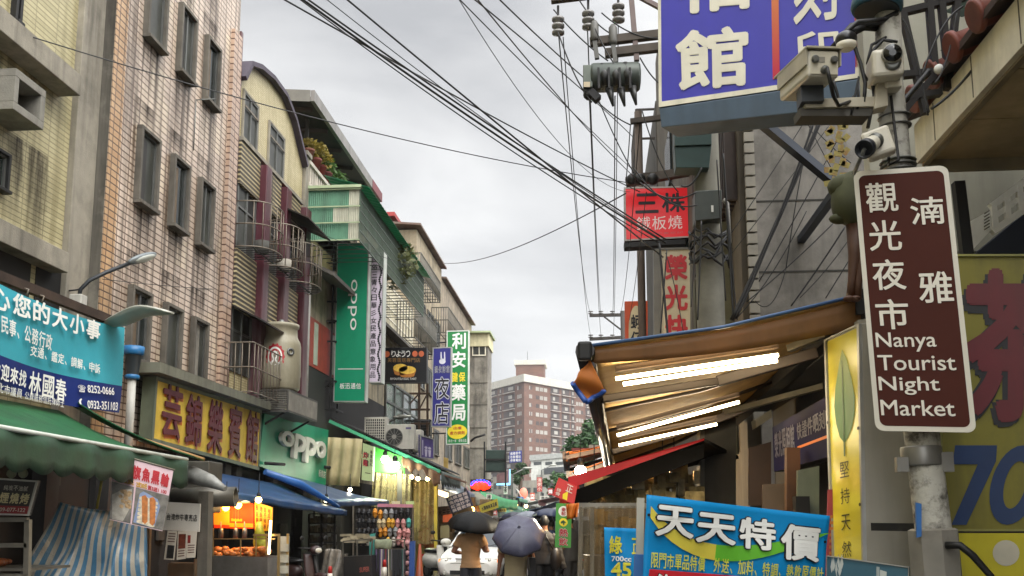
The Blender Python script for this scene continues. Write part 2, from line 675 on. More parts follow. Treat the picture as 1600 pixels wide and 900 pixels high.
def pxbox(mb, px0, py0, px1, py1, x0, x1):
 """box on the left facade seen through a pixel rectangle: y from the x pixels, z from the y pixels at its left edge"""
 a, b = aX(px0, py0, XL), aX(px1, py0, XL)
 c = aX(px0, py1, XL)
 mb.box((x0, a.y, c.z), (x1, b.y, a.z))
def zat(px, py, x=XL):
 return aX(px, py, x).z
# ------------------------------------------------------------------ A: yellow tiled block, far left
bA = thing('tiled_building', 'yellow ribbed tile block with projecting concrete window box at far left', 'building', (-10, 12, 0))
XA = XL - .3
yA = yX(141, 250, XA)
m = MB().box((XA - 4, -25, 0), (XA, yA - .7, 19))  # extended unseen behind the camera to cut sky light on the street
part('wall', m, M_yel, bA)
m = MB().box((XA - 4, yA - .7, 0), (XA + .12, yA, 19))
part('pilaster', m, M_conc, bA, .015)
zl = zat(128, 152, XA + .38)
m = MB().box((XA, 6, zl), (XA + .38, yX(126, 150, XA + .38), zl + .36))
part('ledge', m, M_conc, bA, .012)
zl = zat(107, 427, XA + .3)
m = MB().box((XA, 6, zl), (XA + .3, yX(107, 420, XA + .3), zl + .34))
part('ledge', m, M_conc, bA, .012)
# projecting concrete box with an opening
a = aX(66, 165, XA + .5)
z0, z1 = zat(66, 202, XA + .55), zat(66, 150, XA + .55)
m = MB()
y0, y1 = aX(17, 150, XA + .5).y, a.y
m.box((XA, y0, z0), (XA + .55, y1, z0 + .12)).box((XA, y0, z1), (XA + .55, y1, z1 + .12))
m.box((XA, y1 - .12, z0 + .12), (XA + .55, y1, z1)).box((XA, y0, z0 + .12), (XA + .55, y0 + .1, z1))
bx = part('window_box', m, mat('grey_concrete', '#77746b', .9, var=.2, streak=.5, bump=.3), bA, .008)
m = MB().box((XA + .005, y0 + .1, z0 + .12), (XA + .05, y1 - .12, z1))
part('opening', m, M_dark, bx)
def window(par, y0, y1, z0, z1, fr=.09, proud=.1, glass=None, depth=.12, mull=1, fmat=None, x=None):
 """framed wall opening: surround standing proud, sash, pane"""
 x = XL if x is None else x
 m = MB()
 m.box((x - .05, y0 - fr, z0 - fr), (x + proud + .05, y1 + fr, z0)).box((x - .05, y0 - fr, z1), (x + proud, y1 + fr, z1 + fr))
 m.box((x - .05, y0 - fr, z0), (x + proud, y0, z1)).box((x - .05, y1, z0), (x + proud, y1 + fr, z1))
 w = part('window', m, fmat or M_concd, par, .006)
 m = MB().add([(x + .012, y0, z0), (x + .012, y1, z0), (x + .012, y1, z1), (x + .012, y0, z1)], [(0, 1, 2, 3)])
 part('pane', m, glass or M_glass, w)
 m = MB()
 for i in range(mull + 2):
  yy = y0 + .02 + (y1 - y0 - .04) * i / (mull + 1)
  m.box((x + .014, yy - .02, z0), (x + .05, yy + .02, z1))
 m.box((x + .014, y0 + .04, z0), (x + .048, y1 - .04, z0 + .04)).box((x + .014, y0 + .04, z1 - .04), (x + .048, y1 - .04, z1))
 part('sash', m, M_alu, w)
 return w
window(bA, 13.2, yX(24, 10, XA), zat(30, 42, XA), zat(30, -40, XA), glass=M_glassd, fmat=M_black, fr=.06, x=XA)
window(bA, 12.8, yX(5, 260, XA), zat(5, 300, XA), zat(5, 245, XA), fmat=M_black, fr=.05, x=XA)
z0, z1 = zat(50, 445, XA), zat(50, 382, XA)
m = MB().box((XA + .004, 12, z0 - .4), (XA + .02, yX(48, 400, XA), z1))
m.box((XA + .004, yX(57, 400, XA), z0 - .5), (XA + .02, yX(104, 440, XA), z1 - .22))
part('dark_opening', m, M_dark, bA)
m = MB()
for z in (z0 + .35,):
 m.box((XA + .02, 12, z), (XA + .06, yX(48, 400, XA), z + .06))
part('window_bar', m, M_alu, bA)
# ------------------------------------------------------------------ B: pink tiled block
bB = thing('tiled_building', 'tall pink tiled block with three columns of narrow grey framed windows', 'building', (-10, 20, 0))
yB0, yB1 = yA + .03, yX(366, 250, XL)
m = MB().box((XL - 5, yB0, 0), (XL, yB1 - .0, 17.6))
part('wall', m, M_pink, bB)
part('side_strip', MB().box((XA - .5, yB0 - .02, 0), (XL - .004, yB0, 17.5)), mat('dark_strip_concrete', '#3a362f', .9, var=.35, blotch=.5, streak=.4, grime='#8a8578'), bB)  # thin near-black facing on the block's side face
m = MB().box((XL, yB0, 3), (XL + .012, yB0 + .42, 17.6))
part('edge_strip', m, M_orange, bB)
m = MB().box((XL, yB1 - .52, 3), (XL + .09, yB1 - .02, zat(362, 45)))
part('quoin', m, tiles('quoin_tile', '#c6ad98', '#bca08a', '#5a3a30', .3, .16, gap=.018, streak=.3), bB)
m = MB().box((XL - .3, yB1, 3), (XL + .05, yB1 + .12, zat(372, 45)))
part('corner_strip', m, M_maroon, bB)
cols = [(yX(214, 250, XL), yX(240, 255, XL)), (yX(266, 290, XL), yX(287, 300, XL)), (yX(308, 330, XL), yX(326, 340, XL))]
zs = [4.62, 7.62, 10.95, 14.2]
for r, z in enumerate(zs):
 for c, (y0, y1) in enumerate(cols):
  window(bB, y0, y1, z, z + (1.28 if r == 0 else 1.4), fr=.07, proud=.12, mull=0 if (r + c) % 3 else 1, glass=M_glassd if (r * 2 + c) % 3 else M_glass,
      fmat=mat('window_surround', '#5d584f', .9, var=.25, streak=.6, bump=.3))
st = stain('rain_stain', '#2e261f', .85)
def drip(par, x, y0, y1, z, h):
 part('rain_stain', MB().sheet(lambda u, v: V((x, y0 + (y1 - y0) * u, z - h * v)), 1, 1), st, par)
R = random.Random(44)
for r, z in enumerate(zs):
 for c, (y0, y1) in enumerate(cols):
  drip(bB, XL + .006 + .001 * c, y0 - .1, y1 + .1, z - .08, R.uniform(.9, 1.7))
  drip(bB, XL + .008 + .001 * c, y0 - .25, y1 + .05, z + 2.0, R.uniform(.5, .62))
drip(bB, XL + .014, yB0, yB0 + 1.1, 17.5, 9)
drip(bA, XA + .006, 13.2, 14.6, zat(66, 202, XA + .55), 2.2)
drip(bA, XA + .004, 9, yA - .8, 9.2, 2.6)
drip(bA, XA + .005, 9, yA - .8, 15.5, 3)
drip(bA, XA + .126, yA - .68, yA - .02, 15, 7)
for r, z in enumerate(zs):
 for c, (y0, y1) in enumerate(cols):
  if (r + 2 * c) % 3 == 2:
   continue
  k = (r * 3 + c) % 4
  ym = y0 + (y1 - y0) * (.48, .35, .62, .5)[k]
  part('curtain', MB().add([(XL + .016, y0, z), (XL + .016, ym, z), (XL + .016, ym, z + 1.28), (XL + .016, y0, z + 1.28)], [(0, 1, 2, 3)]),
    (mat('curtain_brown', '#5f5140', .8, var=.3, vs_=5), mat('curtain_teal', '#3f6466', .5, var=.3), mat('curtain_grey', '#77736a', .7, var=.3, vs_=5), mat('curtain_dark', '#2c2a27', .6))[k], bB)
m = MB()
yp = yX(303, 180, XL)
m.tube([(XL + .03, yp, zat(303, 155)), (XL + .03, yp, zat(297, 232))], .012)
m.tube([(XL + .03, yp, zat(303, 155)), (XL + .35, yp + .3, zat(303, 155) + .15)], .012)
part('conduit', m, M_alu, bB)
# ------------------------------------------------------------------ C: cream block with shallow arched parapet
bC = thing('arched_building', 'cream tiled block with shallow arched parapet and maroon pilasters', 'building', (-10, 25.5, 0))
yC0, yC1 = yB1 + .12, yX(473, 270, XL)
arc = [(yC0, 12.35)] + [(lambda p: (p.y, p.z))(aX(a, b, XL)) for a, b in ((385, 103), (400, 108), (420, 125), (440, 152), (455, 190))] + [(yC1 - .03, zat(472, 262))]
poly_ = [(XL, yC0, 0)] + [(XL, y, z) for y, z in arc] + [(XL, yC1, 0)]
part('wall', MB().prism(poly_[::-1], (-3.5, 0, 0)), M_cream, bC)
m = MB()
for (ya, za), (yb, zb) in zip(arc, arc[1:]):
 m.beam((XL + .03, ya, za + .06), (XL + .03, yb, zb + .06), .3, .12)
part('coping', m, mat('purple_coping', '#3d3440', .6, var=.2), bC)
pil = [yX(403, 300, XL), yX(436, 320, XL), yX(468, 330, XL)]
zb1t, zb1b = zat(385, 234), zat(385, 302)
segs = [(yC0, pil[0] - .2), (pil[0] + .2, pil[1] - .2), (pil[1] + .2, pil[2] - .25)]
for y0, y1 in segs:
 part('slat_band', MB().box((XL, y0, zb1b), (XL + .12, y1, zb1t)), M_slat, bC)
 part('slat_band', MB().box((XL, y0, zat(385, 492)), (XL + .12, y1, zat(385, 404))), M_slat, bC)
for k, (y0, y1) in enumerate(segs):
 for z0, z1 in ((zat(385, 402), zb1b), (zat(385, 590), zat(385, 494))):
  m = MB().box((XL + .004, y0, z0), (XL + .02, y1, z1))
  w = part('recess', m, M_dark, bC)
  mm = MB()
  for t in (.05, .5, .95):
   yy = y0 + (y1 - y0) * t
   mm.box((XL + .022, yy - .03, z0), (XL + .07, yy + .03, z1))
  mm.box((XL + .022, y0, z1 - .55), (XL + .06, y1, z1 - .5))
  part('sash', mm, M_alu, w)
  mm = MB().add([(XL + .03, y0, z1 - .5), (XL + .03, y0 + (y1 - y0) * .5, z1 - .5), (XL + .03, y0 + (y1 - y0) * .5, z1), (XL + .03, y0, z1)], [(0, 1, 2, 3)])
  mm.add([(XL + .03, y0, z0), (XL + .03, y1, z0), (XL + .03, y1, z1 - .55), (XL + .03, y0, z1 - .55)], [(0, 1, 2, 3)])
  part('pane', mm, M_glassd, w)
for i, y in enumerate(pil):
 w = .2 if i < 2 else .24
 part('pilaster', MB().box((XL - .05, y - w, 4.4), (XL + .3, y + w, zb1t - .12 + (.0 if i < 2 else .02))), M_maroon, bC, .02)
# two upper windows
for (p0, q0), (p1, q1), zz in (((379, 170), (400, 195), 0), ((419, 215), (441, 250), 0)):
 y0, y1 = yX(p0, q0, XL), yX(p1, q1, XL)
 z0 = zb1t + .12
 w = window(bC, y0, y1, z0, z0 + 1.25, fr=.06, proud=.06, mull=1, glass=M_glassd, fmat=M_conc)
 part('transom', MB().box((XL + .052, y0, z0 + .86), (XL + .075, y1, z0 + .91)), M_rail, w)
part('sill_course', MB().box((XL, yC0, zb1t), (XL + .16, yC1 - .3, zb1t + .1)), M_conc, bC)
part('parapet_post', MB().box((XL - .3, yC1 - .02, 10.6), (XL + .1, yC1 + .34, zat(474, 243))).box((XL - .36, yC1 - .06, zat(474, 243)), (XL + .16, yC1 + .4, zat(474, 243) + .14)), M_conc, bC, .01)
# black tin canopies over two windows
for (pa, qa, pb, qb, d) in ((434, 318, 482, 345, .9), (358, 472, 405, 500, .8)):
 A, B = aX(pa, qa, XL + .02), aX(pb, qb, XL + .02)
 zt = A.z
 y0, y1 = A.y, min(A.y + 2.2, B.y)
 m = MB().slab([(XL + .02, y0, zt), (XL + .02, y1, zt), (XL + d, y1, zt - .4), (XL + d, y0, zt - .4)], .04, V((0, 0, -1)))
 part('tin_canopy', m, mat('black_tin', '#2b2724', .6, .4, var=.4, blotch=.4, grime='#5a4030'), bC)
# round-fronted window cages on C
def cage(label, y0, y1, z0, z1, d, grp='window cages on the arched building', flat=False, bars=9, mid=True, x=None, r=.013, pan=True, mt=None):
 x = XL + .05 if x is None else x
 t = thing('window_cage', label, 'window cage', (x, (y0 + y1) / 2, z0), grp)
 n = bars + 1
 def path(k):
  s = k / n
  if flat:
   if s < .2:
    return V((x + d * s / .2, y0, 0))
   if s > .8:
    return V((x + d * (1 - s) / .2, y1, 0))
   return V((x + d, y0 + (y1 - y0) * (s - .2) / .6, 0))
  a = PI * s
  return V((x + d * math.sin(a) ** .6, (y0 + y1) / 2 - (y1 - y0) / 2 * math.cos(a), 0))
 b = MB()
 for k in range(n + 1):
  p = path(k)
  b.tube([p + V((0, 0, z0)), p + V((0, 0, z1))], r, 5)
 part('upright_bars', b, mt or M_rail, t)
 b = MB()
 for z in (z0, z0 + (z1 - z0) * .5 if mid else z0 + .04, z1):
  pts = [path(k / 3) + V((0, 0, z)) for k in range(3 * n + 1)]
  b.tube(pts, r * 1.3, 5)
 part('hoops', b, mt or M_rail, t)
 b = MB()
 if pan:
  for k in range(1, 8):
   yy = y0 + (y1 - y0) * k / 8
   b.beam((x, yy, z0), (x + d * math.sqrt(max(.02, 1 - abs(2 * k / 8 - 1) ** 2)) ** (.6 if not flat else .01), yy, z0), .03, .02)
  b.beam((x + d * .5, y0 + .08, z0 - .02), (x + d * .5, y1 - .08, z0 - .02), .04, .02)
  part('floor_grid', b, M_black, t)
 return t
zc = zat(385, 402)
cg = []
for k, (y0, y1) in enumerate(segs):
 lab = ('rounded iron window cage nearest the pink block on the arched building', 'rounded iron window cage holding a pale pot, middle of the upper row',
     'rounded iron window cage at the far end of the arched building beside the pipe frame')[k]
 c = cage(lab, y0 + .02, y1 + .25, zc + .02, zc + 1.15, .85)
 zz = zc + .04
 yy = (y0 + y1) / 2
 if k < 2:
  solo('flower_pot', MB().lathe([(.1, .0), (.17, .02), (.2, .3), (.16, .3), (.14, .2)], (XL + .45, yy + .1, zz), n=14),
    mat('pale_pot', '#a39d90', .8) if k else mat('grey_pot', '#4b4a45', .8),
    'pale round flower pot inside the middle window cage' if k else 'dark grey flower pot inside the window cage next to the pink block', 'flower pot')
z0 = 4.55
cage('low straight railing cage on the slab above the yellow sign', segs[0][0] - .5, segs[1][0] + .9, z0, z0 + 1.15, .75, None, True, 22)
# ------------------------------------------------------------------ D: block with roof shed, green enclosed balcony, red panels
bD = thing('mixed_building', 'shabby grey and yellow block with rooftop shed, behind the green vertical sign', 'building', (-10.5, 35, 0))
yD0, yD1 = yC1 + .36, yX(650, 440, XL)
zD = zat(480, 290)
m = MB().box((XL - 4, yD0, 0), (XL, yD1, zD))
part('wall', m, mat('stained_plaster', '#9a9078', .85, var=.18, streak=.6, blotch=.35, bump=.2), bD)
# pale yellow strip under the green box
part('yellow_panel', MB().box((XL, yD0 + .2, zat(500, 425)), (XL + .02, yD0 + 3.2, zat(500, 385))), mat('pale_yellow_paint', '#d2c58c', .7, streak=.3), bD)
# parapet with balusters
zp = zat(486, 262)
m = MB().box((XL - .15, yD0, zp), (XL + .08, yD0 + 6, zp + .12))
m.box((XL - .15, yD0, zD), (XL + .08, yD0 + 6, zD + .1))
for k in range(26):
 m.box((XL - .1, yD0 + .1 + k * .23, zD + .1), (XL + .02, yD0 + .2 + k * .23, zp))
part('balustrade', m, mat('baluster_white', '#bdb5a6', .7, streak=.4), bD)
# rooftop shed: big tilted roof
zr = zat(485, 156, -8.2)
y0, y1 = yX(485, 156, -8.2), yX(592, 315, -8.2)
m = MB().slab([(-8.2, y0, zr), (-8.2, y1, zr), (-13.5, y1, zr + .5), (-13.5, y0, zr + .5)], .1, V((0, 0, 1)))
rf = part('shed_roof', m, mat('dark_tin', '#2c2926', .7, .3, var=.3, blotch=.4, grime='#4a3a30'), bD)
m = MB().box((-8.2, y0, zr - .04), (-8.08, y1 - 1.6, zr + .3))
part('fascia', m, mat('grey_fascia', '#7a7671', .5, streak=.5), rf)
m = MB().box((-8.2, y1 - 1.6, zr - .04), (-8.07, y1, zr + .3))
part('red_fascia', m, mat('red_fascia', '#6a2228', .5, streak=.3), rf)
m = MB().add([(-8.2, y0 - .02, zr + .3), (-8.2, y0 - .02, zr - .06), (-13.5, y0 - .02, zr + .35), (-13.5, y0 - .02, zr + .7)], [(0, 1, 2, 3)])
part('gable_trim', m, mat('pale_trim', '#6f6c64', .6, streak=.3), rf)
m = MB()
for k in range(6):
 yy = y0 + .6 + k * (y1 - y0 - 1) / 5
 m.beam((-8.3, yy, zr - .05), (-13, yy, zr + .4), .1, .14)
part('rafter', m, mat('rafter_brown', '#3a302a', .8), rf)
m = MB().box((-12.2, yD0, zD), (-12, y1 - .5, zr + .35))
for yy in (yD0 + .2, yD0 + 3.2, yD0 + 6.4):
 m.box((-8.75, yy, zD), (-8.65, yy + .1, zr))
part('shed_wall', m, mat('shed_dark', '#2a2723', .9, var=.3), bD)
# lean grey slab canopies over the second floor
A, B = aX(472, 388, XL + .6), aX(521, 424, XL + .6)
m = MB().slab([(XL, yD0 + .1, A.z + .35), (XL, yD1 - 3, A.z + .35), (XL + .9, yD1 - 3, A.z - .1), (XL + .9, yD0 + .1, A.z - .1)], .12, V((0, 0, -1)))
part('slab_canopy', m, mat('slate_canopy', '#57534c', .8, var=.2, streak=.4), bD)
# red and white boarded storey
zr0, zr1 = zat(480, 570), zat(480, 492)
m = MB().box((XL, yD0 + .3, zr0), (XL + .05, yD0 + 6.3, zr1))
rp = part('red_board', m, mat('red_board', '#8c3426', .6, var=.2, streak=.4), bD)
for yy in (yD0 + 1.1, yD0 + 3.1, yD0 + 5.1):
 part('white_strip', MB().box((XL + .05, yy, zr0 + .1), (XL + .07, yy + .4, zr1 - .1)), mat('strip_white', '#9aa08f', .6), rp)
m = MB().box((XL + .0, yD0 + .3, zr0 - 2.2), (XL + .03, yD1 - .4, zr0))
part('dark_opening', m, M_dark, bD)
m = MB().tube([(XL + .12, yD0 + .25, 3.6), (XL + .12, yD0 + .25, 9.4)], .06, 8)
m.tube([(XL + .14, yD0 + 3.4, zr1), (XL + .14, yD0 + 3.4, 9.0)], .1, 8)
part('drain_pipe', m, mat('pipe_grey', '#8f8d86', .5, streak=.4), bD)
# white tiled lattice storey further along
yq0, yq1 = yX(600, 500, XL), yX(642, 500, XL)
m = MB().box((XL, yq0 - 1, zat(600, 545)), (XL + .06, yq1, zat(600, 440)))
lw = part('lattice_wall', m, mat('cream_panel', '#c9c0a4', .6, var=.08, streak=.35), bD)
m = MB()
za, zb = zat(600, 545), zat(600, 440)
for k in range(9):
 yy = yq0 - 1 + (yq1 - yq0 + 1) * k / 8
 m.box((XL + .06, yy - .03, za), (XL + .09, yy + .03, zb))
for k in range(7):
 zz = za + (zb - za) * k / 6
 m.box((XL + .06, yq0 - 1, zz - .03), (XL + .088, yq1, zz + .03))
part('lattice', m, mat('lattice_white', '#dcd6c4', .6), lw)
# big grey glazed front lower down (610-690, 600-680)
ya, yb = yX(600, 640, XL), yX(650, 640, XL)
m = MB().box((XL, ya, zat(600, 700)), (XL + .04, yb, zat(600, 590)))
gw = part('shop_window', m, mat('grey_glass', '#59625f', .15, var=.3, vs_=.7), bD)
m = MB()
for k in range(5):
 yy = ya + (yb - ya) * k / 4
 m.box((XL + .04, yy - .05, zat(600, 700)), (XL + .1, yy + .05, zat(600, 590)))
for z in (zat(600, 698), zat(600, 625), zat(600, 592)):
 m.box((XL + .04, ya, z - .05), (XL + .09, yb, z + .05))
part('mullion', m, M_alu, gw)
# green and white corrugated enclosed balcony hanging off D
XB = aY(562, 330, yD0).x
zb0, zb1 = aY(520, 376, yD0).z, aY(520, 297, yD0).z
yb1 = yX(662, 440, XB)
eb = thing('enclosed_balcony', 'green and white corrugated balcony box with barred side and green sheet roof', 'balcony', (XL, yD0 + .05, zb0))
def corr(mb, x0, x1, z0, z1, y, n=22):
 k = n * 2
 mb.sheet(lambda u, v: (x0 + (x1 - x0) * u, y + (.025 if int(round(u * k)) % 2 else 0), z0 + (z1 - z0) * v), k, 1, smooth=False)
zm = zb0 + (zb1 - zb0)
w = XB - XL
fr = MB()
corr(fr, XL + .02, XL + w * .8, zb0, zb1, yD0)
part('green_sheet', fr, mat('green_corrugated', '#5c8a70', .45, var=.15, streak=.35, wave=None), eb)
fr = MB()
corr(fr, XL + w * .8, XB, zb0, zb1, yD0, 6)
corr(fr, XL + w * .52, XL + w * .8, zb0 + (zb1 - zb0) * .36, zb0 + (zb1 - zb0) * .64, yD0 - .03, 9)
part('white_sheet', fr, mat('white_corrugated', '#b5b4a2', .5, var=.1, streak=.35), eb)
fr = MB()
for z in (zb0, zb0 + (zb1 - zb0) * .34, zb0 + (zb1 - zb0) * .66, zb1):
 fr.box((XL, yD0 - .07, z - .018), (XB + .02, yD0 - .035, z + .018))
fr.box((XL - .02, yD0 - .12, zb1 + .03), (XB + .05, yD0 + .1, zb1 + .12))
part('trim', fr, mat('pale_green_trim', '#9dab88', .5), eb)
fr = MB()
for k in range(70):
 yy = yD0 + (yb1 - yD0) * k / 69
 fr.box((XB - .012, yy - .02, zb0), (XB + .012, yy + .02, zb1))
for k in range(6):
 z = zb0 + (zb1 - zb0) * k / 5
 fr.box((XB - .016, yD0, z - .016), (XB + .016, yb1, z + .016))
for k in range(24):
 yy = yD0 + (yb1 - yD0) * k / 23
 fr.box((XL, yy - .02, zb0 - .02), (XB, yy + .02, zb0))
part('side_grille', fr, mat('grille_grey_green', '#4f5c4e', .5, .2, var=.2), eb)
fr = MB()
nb = 36
fr.sheet(lambda u, v: (XB + .3 - v * 1.4, yD0 - .1 + (yb1 - yD0 + .1) * u, zb1 + .03 + v * .42 + (.02 if int(round(u * nb * 2)) % 2 else 0)), nb * 2, 1, .01, smooth=False)
part('sheet_roof', fr, mat('green_translucent', '#2f8f6a', .35, var=.15, trans=.35, streak=.3), eb)
fr = MB()
fr.box((XL - .1, yD0 + .3, zb0 + .02), (XL, yb1, zb1))
part('rear_wall', fr, mat('shade_wall', '#857f6c', .9), eb)
# ------------------------------------------------------------------ E: weathered row with stepped rusty roofs
def far_block(name, label, y0, y1, z, col, roofs, cages, x=XL):
 t = thing(name, label, 'building', (x - 2, (y0 + y1) / 2, 0))
 part('wall', MB().box((x - 5, y0, 0), (x, y1, z)), mat(label[:24], col, .85, var=.2, streak=.6, blotch=.35), t)
 for (ra, rb, rz, ov) in roofs:
  r = MB().slab([(x + ov, ra, rz), (x + ov, rb, rz), (x - 4, rb, rz + .35), (x - 4, ra, rz + .35)], .1, V((0, 0, 1)))
  part('roof', r, mat('rust_tin', '#6a5a50', .7, .3, var=.3, blotch=.6, grime='#5a2f22'), t)
 k = 0
 for zz in [a for a in (5.2, 8.2, 11.2) if a < z - 1.2]:
  for f in (.12, .42, .72):
   ya = y0 + (y1 - y0) * f
   window(t, ya, ya + (y1 - y0) * .2, zz, zz + 1.3, fr=.07, proud=.06, glass=M_glass if k % 2 else M_glassd, x=x)
   k += 1
 return t
yE1 = yX(690, 420, XL)
yE2 = yX(737, 505, XL)
E1 = far_block('weathered_building', 'weathered tan block with barred cages and rusty sheet roof behind dark sign', yD1, yE1, zat(690, 421) - .04, '#978a72', [(yD1 - .6, yE1, zat(690, 421), .3)], 0)
E2 = far_block('weathered_building', 'narrow brownish block with sloping rusty roofs, farthest before the grey tower', yE1, yE2, zat(735, 506) - .04, '#8b7f6d',
      [(yE1 + .1, yE2, zat(735, 506), .28)], 0)
part('red_ridge', MB().box((XL - 3, yD1 - .6, zat(690, 421) + .5), (XL - 1, yD1 + 2.5, zat(690, 421) + .7)), mat('red_tin', '#8a2a26', .6), E1)
mg = mat('cage_grey', '#55534c', .5, .3, var=.25)
for (pa, qa, pb, qb, lab) in ((648, 470, 682, 528, 'barred projecting window cage below the eaves of the tan block'),
         (628, 372, 656, 402, 'flat barred cage just under the rusty roof of the tan block'),
         (657, 395, 688, 430, 'long flat barred cage under the lower rusty eave'),
         (700, 480, 728, 520, 'small barred cage on the narrow brownish block')):
 A, B = aX(pa, qa, XL + .9), aX(pb, qa, XL + .9)
 C_ = aX(pa, qb, XL + .9)
 cage(lab, A.y, B.y, C_.z, A.z, .9, 'barred cages on the tan row', True, 34, x=XL + .02, r=.022, mt=mg)
# ------------------------------------------------------------------ F: narrow grey concrete tower block
bF = thing('concrete_building', 'narrow stained grey concrete block with one pale top window and cream cap', 'building', (-7.8, 70, 0))
A, B = aY(736, 540, 66), aY(762, 540, 66)
zt = aY(750, 522, 66).z
part('wall', MB().box((A.x - 2, 66, 0), (B.x, 68.6, zt - .9)), mat('tower_concrete', '#7f7a6f', .9, var=.2, streak=.75, blotch=.5), bF)
part('cap', MB().box((A.x - 2, 65.8, zt - .9), (B.x + .1, 68.7, zt)), mat('cream_cap', '#c5bd97', .7, streak=.3), bF)
part('cap_roof', MB().box((A.x - 2, 65.4, zt), (B.x + .25, 68.8, zt + .12)), mat('cap_green', '#9aa57c', .6), bF)
q = qY([(738, 538), (759, 538), (759, 556), (738, 556)], 65.97)
m = MB()
frame(m, q, (.06, .09), .06)
rect(m, q, (.48, .05, .54, .95), .03)
w = part('window', m, mat('window_cream', '#cfc9b4', .6), bF)
m = MB()
rect(m, q, (0, 0, 1, 1), .01)
part('pane', m, M_glassd, w)
m = MB()
for py in (598, 632, 668, 700):
 z = aY(750, py, 66).z
 m.box((A.x - 2, 65.96, z - .03), (B.x + .01, 65.995, z + .03))
part('joint', m, M_concd, bF)
# ================================================================== signs and fittings of the left side
def signbox(name, label, q, face, t, side, fr=None, cat='sign', group=None, frm=.03):
 """lit-box style sign: body, face panel, edge frame"""
 c = q.p(.5, 1)
 T = thing(name, label, cat, c, group)
 part('body', MB().slab(q.q, t), side, T, .006)
 m = MB()
 rect(m, q, (0, 0, 1, 1), .004)
 part('face_panel', m, face, T)
 if fr:
  m = MB()
  wu = (q.q[1] - q.q[0]).length
  wv = (q.q[3] - q.q[0]).length
  frame(m, q, (frm / wu, frm / wv), .02)
  part('edge_frame', m, fr, T)
 return T
M_wlet = mat('white_lettering', '#e6e6e0', .5, var=.06, streak=.2, grime='#8a8578')
M_blet = mat('black_lettering', '#15141a', .5, var=.05)
M_rlet = mat('red_lettering', '#b3202a', .5, var=.12)
M_ylet = mat('yellow_lettering', '#e6cf2a', .5, var=.06)
M_olet = mat('orange_lettering', '#d9742a', .5, var=.06)
M_alub = mat('sign_edge_metal', '#9d9d98', .45, .4, var=.15, streak=.3)
# --- green vertical phone shop sign
q = qD([(527, 380), (577, 379), (571, 628), (521, 628)], [30, 30, 30, 30])
t = signbox('vertical_sign', 'tall green vertical box sign with white sideways latin lettering over small white characters', q, mat('sign_green', '#0f8560', .4, var=.06, streak=.12, grime='#0a4a38', spec=.25), .35, mat('pale_sign_side', '#b9beb4', .5, streak=.35), M_alub)
m = MB()
put(m, q, 'oppo', (.38, .235, .66, .555), .0, .01, rot=90)
line(m, q, '板迅通信', (.18, .885, .86, .92), bold=.01, w=.01)
rect(m, q, (.12, .795, .9, .799), .01)
part('lettering', m, M_wlet, t)
m = MB()
for v in (.1, .5, .9):
 p = q.p(0, v, -.15)
 m.tube([p, (XL, p.y, p.z)], .035, 6)
part('bracket', m, M_black, t)
# --- lilac vertical sign with black characters
q = qD([(580, 394), (600, 393), (596, 598), (576, 598)], [30.6] * 4)
t = signbox('vertical_sign', 'lilac vertical sign with black characters and wavy black edge line, half behind the green one', q, mat('sign_lilac', '#c9bccb', .4, var=.06, streak=.2), .5, mat('pale_sign_side', '#b9beb4'), M_alub)
m = MB()
line(m, q, '民俗三青々日華彡女民產品意象用品', (.08, .03, .52, .97), vert=True, bold=.015, w=.008, pad=.1)
pts = []
for k in range(60):
 v = .02 + .96 * k / 59
 disc(m, q, (.76 + .07 * math.sin(k * .9), v), .09, .009, .008, 8)
part('lettering', m, M_blet, t)
m = MB()
for v in (.15, .85):
 p = q.p(0, v, -.25)
 m.tube([p, (XL, p.y, p.z)], .03, 6)
part('bracket', m, M_black, t)
# --- black egg tart sign
q = qD([(596, 543), (667, 543), (667, 598), (594, 598)], [37] * 4)
t = signbox('hanging_sign', 'black rectangular sign with two golden egg tarts and small white script', q, mat('sign_black', '#17171a', .3, var=.1), .3, M_black, mat('dark_frame', '#2d2b2b', .4))
m = MB()
line(m, q, 'りょうつ', (.22, .09, .64, .27), bold=.02, w=.01, pad=.03)
put(m, q, 'RYOUTSU EGG TART', (.22, .86, .78, .92), .0, .01)
part('lettering', m, M_wlet, t)
m = MB()
line(m, q, '芙蓉蛋塔專門店', (.14, .3, .86, .42), bold=.0, w=.01)
part('gold_lettering', m, mat('gold_lettering', '#9a7440', .5), t)
m = MB()
disc(m, q, (.12, .19), .07, .09, .01, 12)
disc(m, q, (.74, .18), .06, .085, .01, 12)
disc(m, q, (.88, .18), .06, .085, .01, 12)
part('emblems', m, mat('coral', '#c8663c', .5), t)
m = MB()
for cx, cy, r in ((.43, .6, .16), (.58, .66, .19)):
 poly(m, q, [(cx - r, cy), (cx + r, cy), (cx + r * .75, cy + .16), (cx + r * .4, cy + .19), (cx - r * .4, cy + .19), (cx - r * .75, cy + .16)], .012)
part('crust_picture', m, mat('tart_crust', '#b0702a', .6, var=.25, vs_=9), t)
m = MB()
for cx, cy, r in ((.43, .58, .155), (.58, .64, .185)):
 disc(m, q, (cx, cy), r, .115, .015)
part('custard_picture', m, mat('tart_custard', '#e0b84a', .4, var=.3, vs_=7), t)
m = MB()
p = q.p(0, .1, -.15)
m.tube([p, (XL, p.y, p.z)], .03, 6)
p = q.p(0, .9, -.15)
m.tube([p, (XL, p.y, p.z)], .03, 6)
part('bracket', m, M_black, t)
